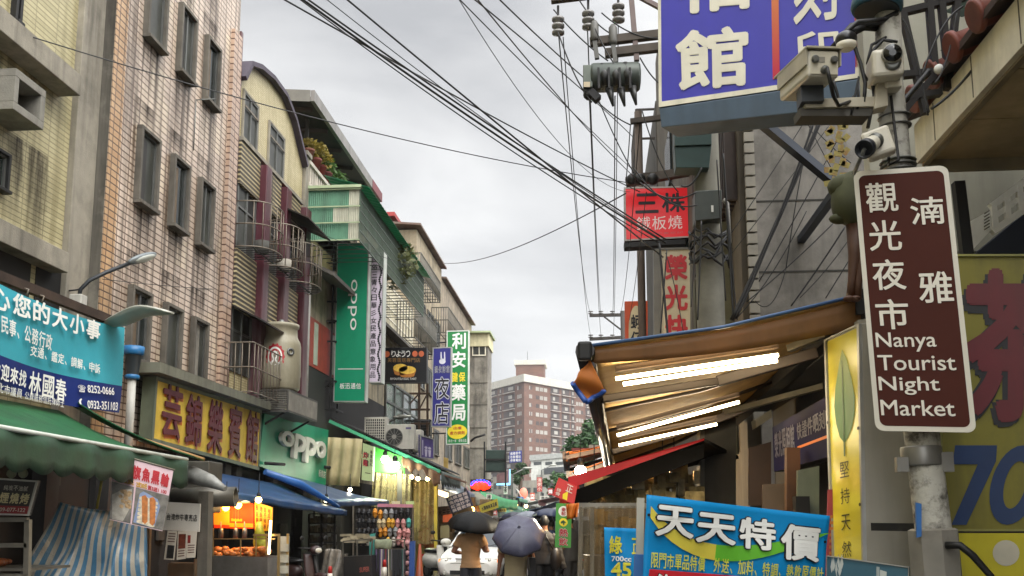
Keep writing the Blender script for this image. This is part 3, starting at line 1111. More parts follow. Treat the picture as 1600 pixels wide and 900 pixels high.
# --- blue-violet 夜店 sign
q = qD([(676, 543), (706, 542), (704, 667), (674, 667)], [43] * 4)
t = signbox('vertical_sign', 'violet blue vertical sign with two large white outlined black characters', q, mat('sign_violet', '#2a2a78', .35, var=.1), .3, M_alub, M_alub, frm=.05)
m = MB()
line(m, q, '夜店', (.14, .36, .9, .98), vert=True, bold=.055, w=.008, ref=.02)
line(m, q, '韻依詩館', (.1, .23, .92, .33), bold=.03, w=.008)
for a in (.42, .6):
 poly(m, q, [(a, .06), (a + .05, .06), (a + .08, .16), (a, .16)], .008)
disc(m, q, (.52, .18), .17, .035, .008)
part('lettering', m, mat('pale_outline', '#cfcfd6', .5), t)
m = MB()
line(m, q, '夜店', (.14, .36, .9, .98), vert=True, bold=.012, w=.014, ref=.012)
line(m, q, '韻依詩館', (.1, .23, .92, .33), bold=-.005, w=.014)
part('dark_lettering', m, M_blet, t)
m = MB()
for v in (.08, .92):
 p = q.p(0, v, -.1)
 m.tube([p, (XL, p.y, p.z)], .04, 6)
part('bracket', m, M_black, t)
# --- green pharmacy sign
q = qD([(698, 517), (733, 516), (732, 694), (697, 695)], [47] * 4)
t = signbox('vertical_sign', 'tall bright green pharmacy sign with white characters and a yellow oval at its foot', q, mat('sign_bright_green', '#0d7a38', .35, var=.08, streak=.12), .3, mat('pale_sign_side', '#b9beb4'), mat('white_frame', '#c9cdc4', .5), frm=.05)
m = MB()
for ch, v in (('利', .02), ('安', .185), ('藥', .475), ('局', .65)):
 put(m, q, ch, (.24, v, .86, v + .145), .03, .01)
line(m, q, '南北一家 健保合區', (.1, .955, .92, .98), bold=.0, w=.01)
part('lettering', m, M_wlet, t)
m = MB()
line(m, q, '健保', (.2, .37, .86, .455), bold=.03, w=.01)
disc(m, q, (.5, .89), .44, .063, .009)
part('yellow_print', m, M_ylet, t)
m = MB()
line(m, q, '出借', (.32, .845, .7, .87), w=.014)
line(m, q, '處方調劑', (.16, .885, .84, .915), w=.014, bold=.01)
part('red_lettering', m, M_rlet, t)
m = MB()
for v in (.1, .9):
 p = q.p(0, v, -.1)
 m.tube([p, (XL, p.y, p.z)], .04, 6)
part('bracket', m, M_black, t)
# --- yellow hotel sign
XS = -8.2
q = qX([(243, 588), (408, 641), (404, 735), (236, 690)], XS)
t = signbox('shop_sign', 'long stained yellow shopfront sign with five dark red brush characters', q, mat('sign_yellow', '#c9ad48', .6, spec=.2, var=.12, streak=.3, grime='#6a5a20', blotch=.3), .25, mat('greenish_edge', '#5d6450', .6, streak=.5), mat('grey_green_frame', '#5a6252', .6, streak=.4), frm=.07)
m = MB()
a = q.p(0, 0)
b = q.p(1, 0)
m.box((XL, a.y - .3, a.z + .03), (XS + .22, b.y + .1, a.z + .22))
part('top_slab', m, mat('mossy_slab', '#6b6b5c', .8, var=.2, streak=.5), t)
m = MB()
b5 = ((.05, .2, .06, .88), (.235, .37, .1, .9), (.43, .57, .08, .93), (.63, .765, .06, .9), (.82, .96, .06, .9))
for ch, (u0, u1, v0, v1) in zip('芸錦樂賓館', b5):
 put(m, q, ch, (u0 + .02, v0 + .03, u1 + .02, v1 + .05), .022, .006)
part('letter_shadow', m, mat('orange_shadow', '#a8581c', .5), t)
m = MB()
for ch, (u0, u1, v0, v1) in zip('芸錦樂賓館', b5):
 put(m, q, ch, (u0, v0, u1, v1), .02, .03, ext=.02)
part('lettering', m, mat('maroon_lettering', '#4f0f1e', .5, var=.2, vs_=6), t)
# --- green phone shop fascia
q = qX([(413, 646), (513, 672), (508, 768), (404, 728)], XS)
t = signbox('shop_sign', 'green shopfront fascia with raised white rounded latin letters, next to the yellow sign', q, mat('fascia_green', '#12805c', .4, spec=.25, var=.08, streak=.15), .3, mat('fascia_side', '#0d5240', .4), None)
m = MB()
for ch, u0, v1 in (('o', .2, .5), ('p', .385, .66), ('p', .56, .66), ('o', .735, .5)):
 dv = (u0 - .2) * .02
 put(m, q, ch, (u0, .22 + dv, u0 + .178, v1 + dv), .03, .02, ext=.1)
put(m, q, '板南店', (.86, .68, .985, .8), .01, .01)
part('lettering', m, mat('moulded_white', '#c9c6b8', .4, var=.06), t)
m = MB()
a = q.p(.05, .92)
m.tube([a + V((0.05, 0, 0)), a + V((.35, .6, .0))], .04, 8)
a = q.p(.95, .62)
m.tube([a + V((0.02, 0, 0)), a + V((.1, 1.9, .05))], .05, 8)
part('lamp_tube', m, M_black, t)
# --- blue campaign banner
def bend_b(u, v):
 return V((.06 * math.sin(u * 7 + v * 2) * v, 0, .05 * math.sin(u * PI) * 0 - .12 * 4 * u * (1 - u) * (1 if v < .5 else .6)))
XBn = -8.05
q = Quad([aX(-60, 412, XBn), aX(195, 512, XBn), aX(184, 645, XBn), aX(-60, 588, XBn)], bend_b)
t = thing('banner', 'large turquoise and navy cloth banner with white characters and two phone numbers', 'banner', q.p(.5, 1))
q0 = Quad(q.q)
def shp(u0, v0, u1, v1, off=0):
 return lambda u, v: q.p(u0 + (u1 - u0) * u, v0 + (v1 - v0) * v, off)
part('cloth', MB().sheet(shp(0, 0, 1, .69), 30, 8), mat('banner_turquoise', '#3a97a6', .5, spec=.2, bump=.5, bs=2.5, var=.1, vs_=1.2), t)
part('navy_cloth', MB().sheet(shp(0, .69, 1, 1), 30, 5), mat('banner_navy', '#1a2a66', .5, spec=.2, bump=.5, bs=2.5, var=.12, vs_=1.2), t)
def bq(px, py):
 """pixel -> (u, v) on the banner plane"""
 p = aX(px, py, XBn)
 lo = q0
 u, v = .5, .5
 for _ in range(12):
  e = lo.p(u, v) - p
  du = (lo.p(u + .01, v) - lo.p(u, v)) / .01
  dv = (lo.p(u, v + .01) - lo.p(u, v)) / .01
  A11, A12, A22 = du.dot(du), du.dot(dv), dv.dot(dv)
  b1, b2 = -e.dot(du), -e.dot(dv)
  D = A11 * A22 - A12 * A12
  u += (b1 * A22 - b2 * A12) / D
  v += (A11 * b2 - A12 * b1) / D
 return u, v
def brow(mb, s, p0, p1, p2, **k):
 """a row of characters between pixel points: top left, top right, bottom left"""
 n = len(s)
 a, b, c = (bq(*p) for p in (p0, p1, p2))
 sub = Quad([q.p(a[0] + (b[0] - a[0]) * i, a[1] + (b[1] - a[1]) * i + (c[1] - a[1]) * j) for i, j in ((0, 0), (1, 0), (1, 1), (0, 1))])
 line(mb, sub, s, (0, 0, 1, 1), **k)
m = MB()
brow(m, '關心您的大小事', (-60, 430), (155, 497), (-60, 468), bold=.03, w=.05)
brow(m, '民事、公務行政', (-6, 485), (80, 512), (-6, 512), bold=.02, w=.05)
brow(m, '交通、鑑定、調解、申訴', (44, 527), (152, 562), (44, 548), bold=.02, w=.05)
brow(m, '歡迎來找', (-22, 558), (42, 574), (-22, 585), bold=.03, w=.05)
brow(m, '新北市議員', (-22, 590), (36, 602), (-22, 605), bold=.01, w=.05)
brow(m, '林國春', (45, 571), (103, 587), (45, 608), bold=.02, w=.05)
brow(m, '公費服務信託律師士', (40, 604), (98, 618), (40, 616), bold=.0, w=.05)
sub = Quad([q.p(*bq(*p)) for p in ((131, 596), (170, 604), (170, 616), (131, 608))])
put(m, sub, '8252-0666', (0, 0, 1, 1), .02, .05)
sub = Quad([q.p(*bq(*p)) for p in ((129, 620), (176, 628), (175, 641), (129, 633))])
put(m, sub, '0932-351103', (0, 0, 1, 1), .02, .05)
sub = Quad([q.p(*bq(*p)) for p in ((118, 595), (128, 597), (128, 608), (118, 606))])
put(m, sub, '☎', (0, 0, 1, 1), .01, .05)
sub = Quad([q.p(*bq(*p)) for p in ((117, 616), (124, 618), (124, 629), (117, 627))])
put(m, sub, '(', (.1, 0, .75, 1), .06, .05)
part('lettering', m, M_wlet, t)
m = MB()
a, b = q.p(0, 0), q.p(1, 0)
m.beam(a + V((-.08, 0, .06)), b + V((-.08, 0, .06)), .1, .14)
part('support_bar', m, mat('rusty_angle', '#3a2c22', .7, .3, var=.4), t)
m = MB()
for u in (.33, .42):
 p = q.p(u, 0)
 m.tube([p + V((0, 0, 0)), p + V((.03, 0, .1)), p + V((-.1, 0, .14))], .012, 5)
part('tie', m, M_rail, t)
# --- two street lamps
def arm(pxs, ds):
 return [aY(a, b, d) for (a, b), d in zip(pxs, ds)]
pts = arm([(122, 472), (126, 452), (140, 438), (165, 426), (203, 411)], [15.0, 15.0, 15.0, 15.2, 15.6])
t = thing('street_lamp', 'grey street lamp with a long thin arm reaching over the banner', 'street lamp', pts[0])
part('arm', MB().tube(pts, .035, 8), mat('lamp_arm', '#34373a', .5, .5, var=.2), t)
part('base_box', MB().cbox(pts[0] + V((0, 0, .02)), (.22, .2, .2)), mat('base_white', '#b5b2a8', .6, streak=.4), t, .02)
m = MB()
d = (pts[4] - pts[3]).normalized()
c = pts[4] + d * .28
sidev = V((0, 1, 0))
upv = d.cross(sidev).normalized()
if upv.z < 0:
 upv = -upv
Mx = Matrix((d, sidev, upv)).transposed()
m.ball(c, .32, 16, 10, (1, .5, .2), Mx)
part('lamp_head', m, mat('lamp_head', '#6d7476', .4, .3), t)
m = MB()
m.ball(c - upv * .035 + d * .03, .24, 14, 8, (1, .55, .16), Mx)
part('lens', m, mat('lamp_lens', '#a9aca4', .2), t)
m = MB().tube([pts[1], pts[1] + V((-.3, .1, .0)), pts[1] + V((-.3, .1, .2))], .015, 6)
part('bracket', m, M_black, t)
# leaf-shaped lamp
P = arm([(166, 505), (190, 497), (228, 482), (272, 488)], [15.2, 15.1, 14.9, 14.8])
def leaf(u, v):
 k = 3 * u
 i = min(2, int(k))
 s = k - i
 P0, P1, P2, P3 = (P[max(0, min(3, i + o))] for o in (-1, 0, 1, 2))
 c = .5 * ((2 * P1) + (P2 - P0) * s + (2 * P0 - 5 * P1 + 4 * P2 - P3) * s * s + (3 * P1 - P0 - 3 * P2 + P3) * s ** 3)
 wd = .27 * math.sin(PI * min(1, max(.02, u * .97 + .03))) ** .7 + .01
 return c + V((0, 1, 0)) * (v - .5) * 2 * wd + V((0, 0, -1)) * (.12 - .5 * (v - .5) ** 2) * math.sin(PI * u)
t = thing('street_lamp', 'slim pale leaf-shaped street lamp head above the turquoise banner corner', 'street lamp', P[0])
part('lamp_head', MB().sheet(leaf, 16, 8, .03), mat('lamp_pale', '#96968c', .4, .2, var=.1), t)
m = MB().cbox(P[0] + V((-.05, 0, -.02)), (.3, .16, .12)).tube([P[0] + V((-.1, 0, 0)), aY(160, 512, 16.0)], .04, 8)
part('arm', m, M_black, t)
# --- blue capped white down pipe beside the banner
a = aX(208, 560, -8.3)
t = thing('down_pipe', 'white down pipe with a blue bucket-like rain head beside the yellow sign', 'pipe', (a.x, a.y, 3.0))
z1 = aX(208, 590, -8.3).z
part('pipe', MB().lathe([(.075, 2.6), (.075, z1)], (a.x, a.y, 0), n=12), mat('pipe_white', '#b9b8b0', .5, streak=.5), t)
part('rain_head', MB().lathe([(.1, z1), (.11, z1 + .05), (.15, z1 + .45), (.17, z1 + .47), (.17, z1 + .55), (.13, z1 + .55), (.12, z1 + .3)], (a.x, a.y, 0), n=14), mat('rain_head_dark', '#2b3338', .5, var=.2), t)
part('blue_rim', MB().lathe([(.155, z1 + .4), (.185, z1 + .42), (.19, z1 + .56), (.15, z1 + .56)], (a.x, a.y, 0), n=14), mat('blue_plastic', '#22679a', .4), t)
part('blue_collar', MB().lathe([(.11, z1 - .04), (.13, z1 - .02), (.13, z1 + .03), (.1, z1 + .05)], (a.x, a.y, 0), n=14), mat('blue_plastic', '#22679a'), t)
# --- cooling tower with round red emblem, on a louvred cage
c = aX(438, 612, -8.0)
c.y -= .1
t = thing('cooling_tower', 'stained white round cooling tower with a red circular emblem', 'cooling tower', c)
rr = .52
prof = [(rr * .9, 0), (rr, .06), (rr, .35), (rr * 1.02, .4), (rr, 1.15), (rr * .96, 1.25), (rr * .84, 1.36), (rr * .81, 1.42), (rr * .8, 1.6), (rr * .88, 1.64), (rr * .88, 1.72), (rr * .78, 1.72), (rr * .7, 1.5)]
part('body', MB().lathe(prof, c, n=32), mat('grp_white', '#98937f', .5, var=.1, streak=.6, grime='#6b6248', blotch=.35), t)
part('cap', MB().lathe([(.08, 1.66), (.09, 1.8), (.05, 1.86), (.02, 1.86)], c, n=10).beam(c + V((-rr * .6, 0, 1.7)), c + V((rr * .6, 0, 1.7)), .06, .04), M_alu, t)
vd = (CAM - c)
vd.z = 0
vd.normalize()
vd = (vd + V((-.25, -.1, 0))).normalized()
sdv = V((-vd.y, vd.x, 0))
def onbody(a, z, w=.012):
 d = vd * math.cos(a) + sdv * math.sin(a)
 return c + d * (rr * .985 + w) + V((0, 0, z))
class Wrap:
 def p(s, u, v, w=0):
  return onbody((u - .5) * .95, 1.12 - v * .62, .012 + w)
wq = Wrap()
m = MB()
disc(m, wq, (.5, .5), .46, .5, .0, 28, .82)
for k in range(14):
 a = 2 * PI * k / 14
 disc(m, wq, (.5 + .45 * math.cos(a), .5 + .49 * math.sin(a)), .06, .065, .001, 8)
disc(m, wq, (.5, .5), .3, .33, .002, 20)
part('red_emblem', m, mat('emblem_red', '#a61c28', .5), t)
m = MB()
disc(m, wq, (.5, .5), .37, .40, .0015, 24, .8)
disc(m, wq, (.5, .45), .14, .19, .008, 16, .55)
poly(m, wq, [(.3, .76), (.48, .55), (.52, .55), (.7, .76), (.62, .78), (.5, .64), (.38, .78)], .008)
part('white_emblem', m, M_wlet, t)
part('port', MB().lathe([(.1, 0), (.1, .06), (.05, .06), (.05, .02)], onbody(.75, .95, -.02), vd + sdv * .9, n=12), M_alu, t)
# louvred cage below
t = thing('equipment_cage', 'grey louvred cage shelf carrying the round cooling tower', 'cage', (c.x, c.y, c.z - .8))
y0, y1 = c.y - .6, c.y + 1.9
x0, x1 = XL + .05, c.x + .45
z0, z1 = c.z - .6, c.z - .03
m = MB().box((x0, y0, z1 - .05), (x1, y1, z1)).box((x0, y0, z0), (x1, y1, z0 + .05))
for x, y in ((x1, y0), (x1, y1), (x0 + .05, y0)):
 m.box((x - .04, y - .02, z0), (x, y + .02, z1))
part('frame', m, mat('cage_frame', '#4c4a45', .6, .3, var=.3), t)
m = MB()
for k in range(18):
 yy = y0 + .08 + (y1 - y0 - .16) * k / 17
 m.cbox((x1 - .02, yy, (z0 + z1) / 2), (.07, .03, z1 - z0 - .1), .5)
part('louvre', m, mat('louvre_grey', '#7b786f', .5, .3, var=.25, streak=.3), t)
m = MB()
for k in range(10):
 zz = z0 + .08 + (z1 - z0 - .16) * k / 9
 m.cbox(((x0 + x1) / 2, y0 + .01, zz), (x1 - x0 - .1, .05, .02))
part('side_louvre', m, mat('louvre_grey', '#7b786f'), t)
m = MB()
for x in (x0 + .1, x1 - .15):
 for y in (y0 + .2, y1 - .2):
  m.beam((x, y, z0), (XL, y, z0 - .5), .05)
part('brace', m, M_black, t)
# --- black pipe frame (scaffold) holding the green vertical sign
t = thing('sign_scaffold', 'black welded pipe frame between the window cages and the green vertical sign', 'frame', (XL + .5, 30.3, 4.0))
m = MB()
ys = 29.9
for px in (474, 497, 519):
 x = aY(px, 500, ys).x
 m.beam((x, ys, aY(px, 640, ys).z), (x, ys, aY(px, 378, ys).z), .06)
 m.beam((x, ys + .9, aY(px, 640, ys).z), (x, ys + .9, aY(px, 400, ys).z), .06)
part('posts', m, M_black, t)
m = MB()
for py in (380, 412, 472, 502, 534, 596, 640):
 z = aY(490, py, ys).z
 xa, xb = aY(466, py, ys).x, aY(524, py, ys).x
 m.beam((xa, ys - .02, z), (xb, ys - .02, z), .05)
 m.beam((xb, ys, z), (xb, ys + .9, z), .05)
part('rails', m, M_black, t)
m = MB()
m.beam((aY(474, 640, ys).x, ys - .04, aY(474, 640, ys).z), (aY(519, 596, ys).x, ys - .04, aY(519, 596, ys).z), .04)
part('brace', m, M_black, t)
# --- flower pots on the parapet
def plant(mb, c, r, h, n, seed, droop=.3):
 R = random.Random(seed)
 for _ in range(n):
  d = V((R.gauss(0, 1), R.gauss(0, 1), R.gauss(.2, .8)))
  d.normalize()
  p = V(c) + V((d.x * r, d.y * r, d.z * h)) * (R.random() ** .4)
  a = V((R.gauss(0, 1), R.gauss(0, 1), R.gauss(0, .6))).normalized()
  b = a.cross(V((R.gauss(0, 1), R.gauss(0, 1), R.gauss(0, 1)))).normalized()
  s = R.uniform(.05, .11) * (r / .4) ** .5
  mb.add([p - a * s, p + b * s * .5, p + a * s, p - b * s * .5], [(0, 1, 2, 3)])
 return mb
zt = zp + .13
spots = [(487, 238, '#6a3b2c', 'terracotta', .22, 'thin green sprig'), (492, 258, '#6e2f28', 'brick red', .34, 'yellow-leaved bush'), (499, 264, '#7a2d28', 'dark red', .34, 'mixed yellow and green bush'),
   (506, 273, '#6a2a2a', 'maroon', .3, 'leafy green plant'), (519, 285, '#7c2f2c', 'reddish', .32, 'drooping green plant'), (528, 295, '#1f4a44', 'teal', .36, 'broad green shrub')]
lf = [mat('leaf_green', '#4a6a2a', .6, var=.35, vs_=4, trans=.3), mat('leaf_yellow', '#8a7a2e', .6, var=.35, vs_=4, trans=.3), mat('leaf_dark', '#2f4a22', .6, var=.35, vs_=4, trans=.3)]
for i, (px, py, col, cn, r, kind) in enumerate(spots):
 y = yX(px, py, XL) if i else yD0 + .12
 y = max(y, yD0 + .15) + .1 * i
 c = V((XL, y, zt))
 t = thing('potted_plant', f'{kind} in a {cn} pot on the rooftop balustrade', 'potted plant', c, 'rooftop potted plants')
 part('pot', MB().lathe([(.12, 0), (.17, .26), (.19, .27), (.19, .33), (.15, .33), (.14, .28)], c, n=12), mat('pot_' + cn.replace(' ', '_'), col, .7), t)
 part('foliage', plant(MB(), c + V((0, 0, .33 + r * .7)), r * 1.15, r, 170, i), lf[(1, 1, 1, 0, 0, 2)[i]], t)
# creeper inside the barred balcony
c = V((XB - .25, aX(628, 380, XB).y, zb0 + 1.0))
m = MB()
plant(m, c, .9, .9, 500, 33)
solo('climbing_plant', m, mat('creeper', '#5a5f38', .7, var=.4, vs_=5, trans=.3), 'thin greyish green climber behind the bars of the green balcony box', 'plant')
# --- air conditioners and panel on the shop awning
def ac(label, c, w, h, d, fan=True, rz=0):
 """outdoor unit; front faces -y before turning"""
 t = thing('air_conditioner', label, 'air conditioner', (0, 0, 0), 'air conditioners above the shop awnings')
 part('casing', MB().box((-w / 2, 0, 0), (w / 2, d, h)), mat('ac_white', '#b5b1a5', .5, var=.08, streak=.35, blotch=.2), t, .015)
 if fan:
  f = MB()
  f.lathe([(h * .36, 0), (h * .36, .03), (h * .33, .03), (h * .33, .01)], (-w * .22, -.001, h * .5), V((0, -1, 0)), 24)
  part('fan_ring', f, mat('ac_ring', '#8a877e', .5), t)
  f = MB()
  f.lathe([(h * .33, 0), (h * .33, .012)], (-w * .22, -.001, h * .5), V((0, -1, 0)), 24)
  part('fan_opening', f, mat('ac_dark', '#2b2b29', .6), t)
  f = MB()
  f.lathe([(h * .09, .012), (h * .09, .03)], (-w * .22, -.001, h * .5), V((0, -1, 0)), 14)
  for k in range(12):
   a = 2 * PI * k / 12
   f.beam((-w * .22, -.02, h * .5), (-w * .22 + h * .33 * math.cos(a), -.02, h * .5 + h * .33 * math.sin(a)), .008)
  part('fan_guard', f, mat('ac_ring', '#8a877e'), t)
  f = MB().box((w * .2, -.006, h * .8), (w * .4, -.002, h * .88))
  part('badge', f, mat('badge_violet', '#4d4468', .5), t)
 else:
  f = MB()
  for k in range(10):
   x = -w / 2 + .06 + (w - .12) * k / 9
   f.box((x - .01, -.02, .06), (x + .01, 0, h - .06))
  for k in range(9):
   z = .06 + (h - .12) * k / 8
   f.box((-w / 2 + .05, -.024, z - .01), (w / 2 - .05, 0, z + .01))
  part('grille', f, mat('ac_grille', '#c0bcae', .5), t)
  f = MB().box((-w / 2 + .06, -.006, .06), (w / 2 - .06, -.001, h - .06))
  part('coil', f, mat('ac_dark', '#2b2b29'), t)
 f = MB()
 for x in (-w * .35, w * .35):
  f.box((x - .04, .03, -.12), (x + .04, d - .03, 0))
 part('feet', f, M_black, t)
 t.location = c
 t.rotation_euler.z = rz
 return t
ac('square grilled air conditioner seen from behind, leftmost on the green shop awning', aY(586, 690, 31.3), .76, .82, .4, False)
ac('white air conditioner with a round fan on the left half of its front', aY(625, 702, 30.9), .9, .82, .36, True)
ac('narrow grilled side of an air conditioner beside the violet panel', aY(650, 706, 31.9), .34, .75, .5, False)
q = qD([(656, 679), (678, 686), (678, 718), (656, 716)], [31.6, 32.6, 32.6, 31.6])
t = thing('panel_sign', 'violet panel with pale figures standing by the air conditioners', 'sign', q.p(.5, 1))
part('face_panel', MB().slab(q.q, .05), mat('panel_violet', '#4d4177', .4, var=.25, vs_=2.5), t)
m = MB()
frame(m, q, (.06, .05), .02)
part('edge_frame', m, M_alub, t)
m = MB()
for u in (.42, .68):
 disc(m, q, (u, .5), .11, .06, .006, 10)
 poly(m, q, [(u - .1, .58), (u + .1, .58), (u + .06, .9), (u - .06, .9)], .006)
rect(m, q, (.16, .2, .22, .85), .006)
part('figures', m, mat('panel_pale', '#b9b3c4', .5), t)
# ================================================================== left side of the street, ground level
# flat near-black panels: shade of the deep arcade fronts painted behind the stalls
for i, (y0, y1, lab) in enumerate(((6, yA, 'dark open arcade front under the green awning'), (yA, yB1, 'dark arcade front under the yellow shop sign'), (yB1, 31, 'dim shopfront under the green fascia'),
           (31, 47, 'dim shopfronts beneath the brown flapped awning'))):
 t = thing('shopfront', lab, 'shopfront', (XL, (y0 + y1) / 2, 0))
 part('opening', MB().box((XL + .02, y0 + .02, 0), (XL + .06, y1 - .02, 3.0)), mat('painted_shop_shade', '#0f0d0b', .8, var=.4), t)
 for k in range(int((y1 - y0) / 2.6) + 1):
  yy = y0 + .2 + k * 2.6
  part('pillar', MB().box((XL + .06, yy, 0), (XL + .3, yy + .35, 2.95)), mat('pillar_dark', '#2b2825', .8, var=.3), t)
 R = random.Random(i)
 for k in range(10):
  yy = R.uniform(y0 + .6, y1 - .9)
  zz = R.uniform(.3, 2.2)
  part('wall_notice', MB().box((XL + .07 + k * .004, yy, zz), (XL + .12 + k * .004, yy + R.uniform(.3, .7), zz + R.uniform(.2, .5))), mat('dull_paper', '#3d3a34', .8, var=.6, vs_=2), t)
# --- green canvas awnings, near left
M_gaw = mat('green_canvas', '#1c5f34', .5, var=.25, vs_=1.2, streak=.5, grime='#12331d', trans=.25, bump=.5, bs=4)
M_vtrim = mat('white_trim_tape', '#b7bcb2', .5, var=.2)
P_nl, P_nr = aX(0, 669, -6.0), aX(304, 722, -6.0)
yb = 15.3
def aw(label, A, B, C, D, nu, nv, sag, m, val=.0, scal=10, t_=.015, cat='awning', group=None, ruck=0, name='awning', trim=None, vm=None):
 """A,B back edge near->far; D,C front edge near->far; val = drop of the front valance"""
 T = thing(name, label, cat, (V(C) + V(D)) / 2, group)
 A, B, C, D = map(V, (A, B, C, D))
 def fn(u, v):
  p = A.lerp(B, u).lerp(D.lerp(C, u), v)
  return p + V((0, 0, -sag * 4 * v * (1 - v) - ruck * (.5 + .5 * math.sin(u * 26 + v * 3)) * v))
 part('canopy', MB().sheet(fn, nu, nv, t_), m, T)
 if val:
  def fv(u, v):
   p = D.lerp(C, u) + V((.012, 0, 0))
   s = abs(math.sin(u * PI * scal)) * .16 + .84
   return p + V((.02 * math.sin(u * 40), 0, -val * v * s))
  part('valance', MB().sheet(fv, scal * 8, 3, .008), vm or m, T)
 if trim:
  part('front_rail', MB().tube([D + V((.01, 0, .02)), C + V((.01, 0, .02))], .028, 8), trim, T)
 return T
T = aw('large green canvas awning with scalloped valance over the nearest left stall', (XL + .3, 8, 3.25), (XL + .3, 14.2, 3.3), (-6.0, P_nr.y - .3, P_nr.z + .0), (-6.0, 8, P_nl.z + .0), 24, 8, .12, M_gaw, .42, 13, trim=M_vtrim, vm=mat('olive_valance', '#24422c', .6, var=.3, vs_=2, streak=.4, bump=.5, bs=5))
a, b = aX(105, 630, XL + .2), aX(318, 720, -6.0)
T = aw('green awning sheet with a tan bound edge, rising behind the large green awning', (XL + .3, 14.3, a.z + .12), (a.x, a.y, a.z), (b.x, b.y, b.z), (-6.0, P_nr.y - .15, P_nr.z + .08), 10, 8, .1, M_gaw)
m = MB()
m.tube([a + V((0, .02, .02)), a.lerp(b, .5) + V((0, .02, -.08)), b + V((0, .02, .02))], .03, 6)
part('bound_edge', m, mat('tan_binding', '#8c6a3a', .6), T)
# grey bundled tarp end at the awning corner
c = aY(312, 742, 14.2)
m = MB()
m.tube([aY(272, 752, 14.6), aY(300, 742, 14.3), aY(330, 752, 14.1), aY(352, 764, 14.0)], [.1, .14, .1, .04], 10)
solo('rolled_tarp', m, mat('grey_tarp', '#7d7d78', .35, var=.35, vs_=6), 'bundle of grey translucent tarp at the far corner of the green awning', 'tarp')
m = MB()
m.lathe([(.16, 0), (.16, 1.0), (.13, 1.0), (.13, .1)], aY(270, 778, 14.9), V((1, .1, .02)), 18)
solo('exhaust_duct', m, mat('dull_steel', '#5a574f', .45, .6, var=.3, streak=.2), 'short dull steel exhaust duct behind the white notice board', 'duct')
m = MB()
a = aY(262, 745, 15.6)
m.box((a.x, 15.5, 1.75), (a.x + .75, 16.1, 2.6))
solo('steel_hood', m, mat('dull_steel', '#5a574f'), 'dull grey steel extractor hood above the white notice board', 'hood', bevel=.02)
# --- grill trolley with sign board (far left edge)
yg = 10.4
t = thing('grill_cart', 'steel framed grill cart under the nearest green awning, at the left edge', 'food cart', aY(20, 1010, yg))
def px3(px, py, y=yg):
 return aY(px, py, y)
m = MB()
for px in (40, -60):
 m.beam(px3(px, 1040), px3(px + 4, 812), .06)
 m.beam(px3(px, 1040, yg + .9), px3(px + 4, 812, yg + .9), .06)
for py in (812, 852, 900):
 m.beam(px3(-60, py), px3(44, py), .06, .05)
 m.beam(px3(42, py), px3(42, py, yg + .9), .05)
part('frame', m, mat('worn_steel', '#77736a', .4, .6, var=.3, blotch=.3), t)
m = MB()
z = px3(0, 888).z
m.box((px3(-60, 888).x, yg, z - .03), (px3(42, 888).x, yg + .9, z))
part('shelf', m, mat('worn_steel', '#77736a'), t)
m = MB()
R = random.Random(5)
for k in range(16):
 m.ball((R.uniform(px3(-50, 0).x, px3(36, 0).x), yg + R.uniform(.1, .6), z + .05), R.uniform(.05, .09), 8, 5, (1, 1, .6), jit=.3)
part('grilled_food', m, mat('grilled_food', '#8a4a22', .5, var=.5, vs_=14), t)
q = qY([(-70, 742), (61, 751), (46, 806), (-70, 803)], yg - .08)
t = thing('stall_sign', 'black sign board with pale characters and a red strip on the grill cart', 'sign', q.p(.5, 1))
part('board', MB().slab(q.q, .04), mat('board_black', '#1b1a1c', .4), t)
m = MB()
frame(m, q, (.025, .05), .02)
part('edge_frame', m, M_alub, t)
m = MB()
rect(m, q, (.03, .74, .97, .95), .003)
part('red_strip', m, mat('strip_red', '#7a1820', .5), t)
m = MB()
line(m, q, '純炭不油膩', (.6, .18, .9, .32), bold=.0, w=.006)
put(m, q, '0909-077-122', (.52, .79, .93, .9), .01, .006)
part('white_lettering', m, mat('dim_white', '#b5b0a4', .5), t)
m = MB()
line(m, q, '無煙燒烤', (.44, .38, .95, .68), bold=.03, w=.006)
part('lettering', m, mat('pale_gold', '#b9ae84', .5), t)
q = qY([(18, 703), (64, 706), (64, 722), (18, 724)], 11.2)
t = thing('stall_light', 'dim cream light box hanging under the green awning', 'lamp', q.p(.5, 1))
part('box', MB().slab(q.q, .1), mat('cream_box', '#a8a184', .5, emit=.25), t)
m = MB()
for px in (20, 38):
 m.lathe([(.05, 0), (.06, .02), (.05, .05)], aY(px, 740, 11.3), V((0, -1, 0)), 12)
part('dial', m, mat('dial', '#6c6f5a', .4), t)
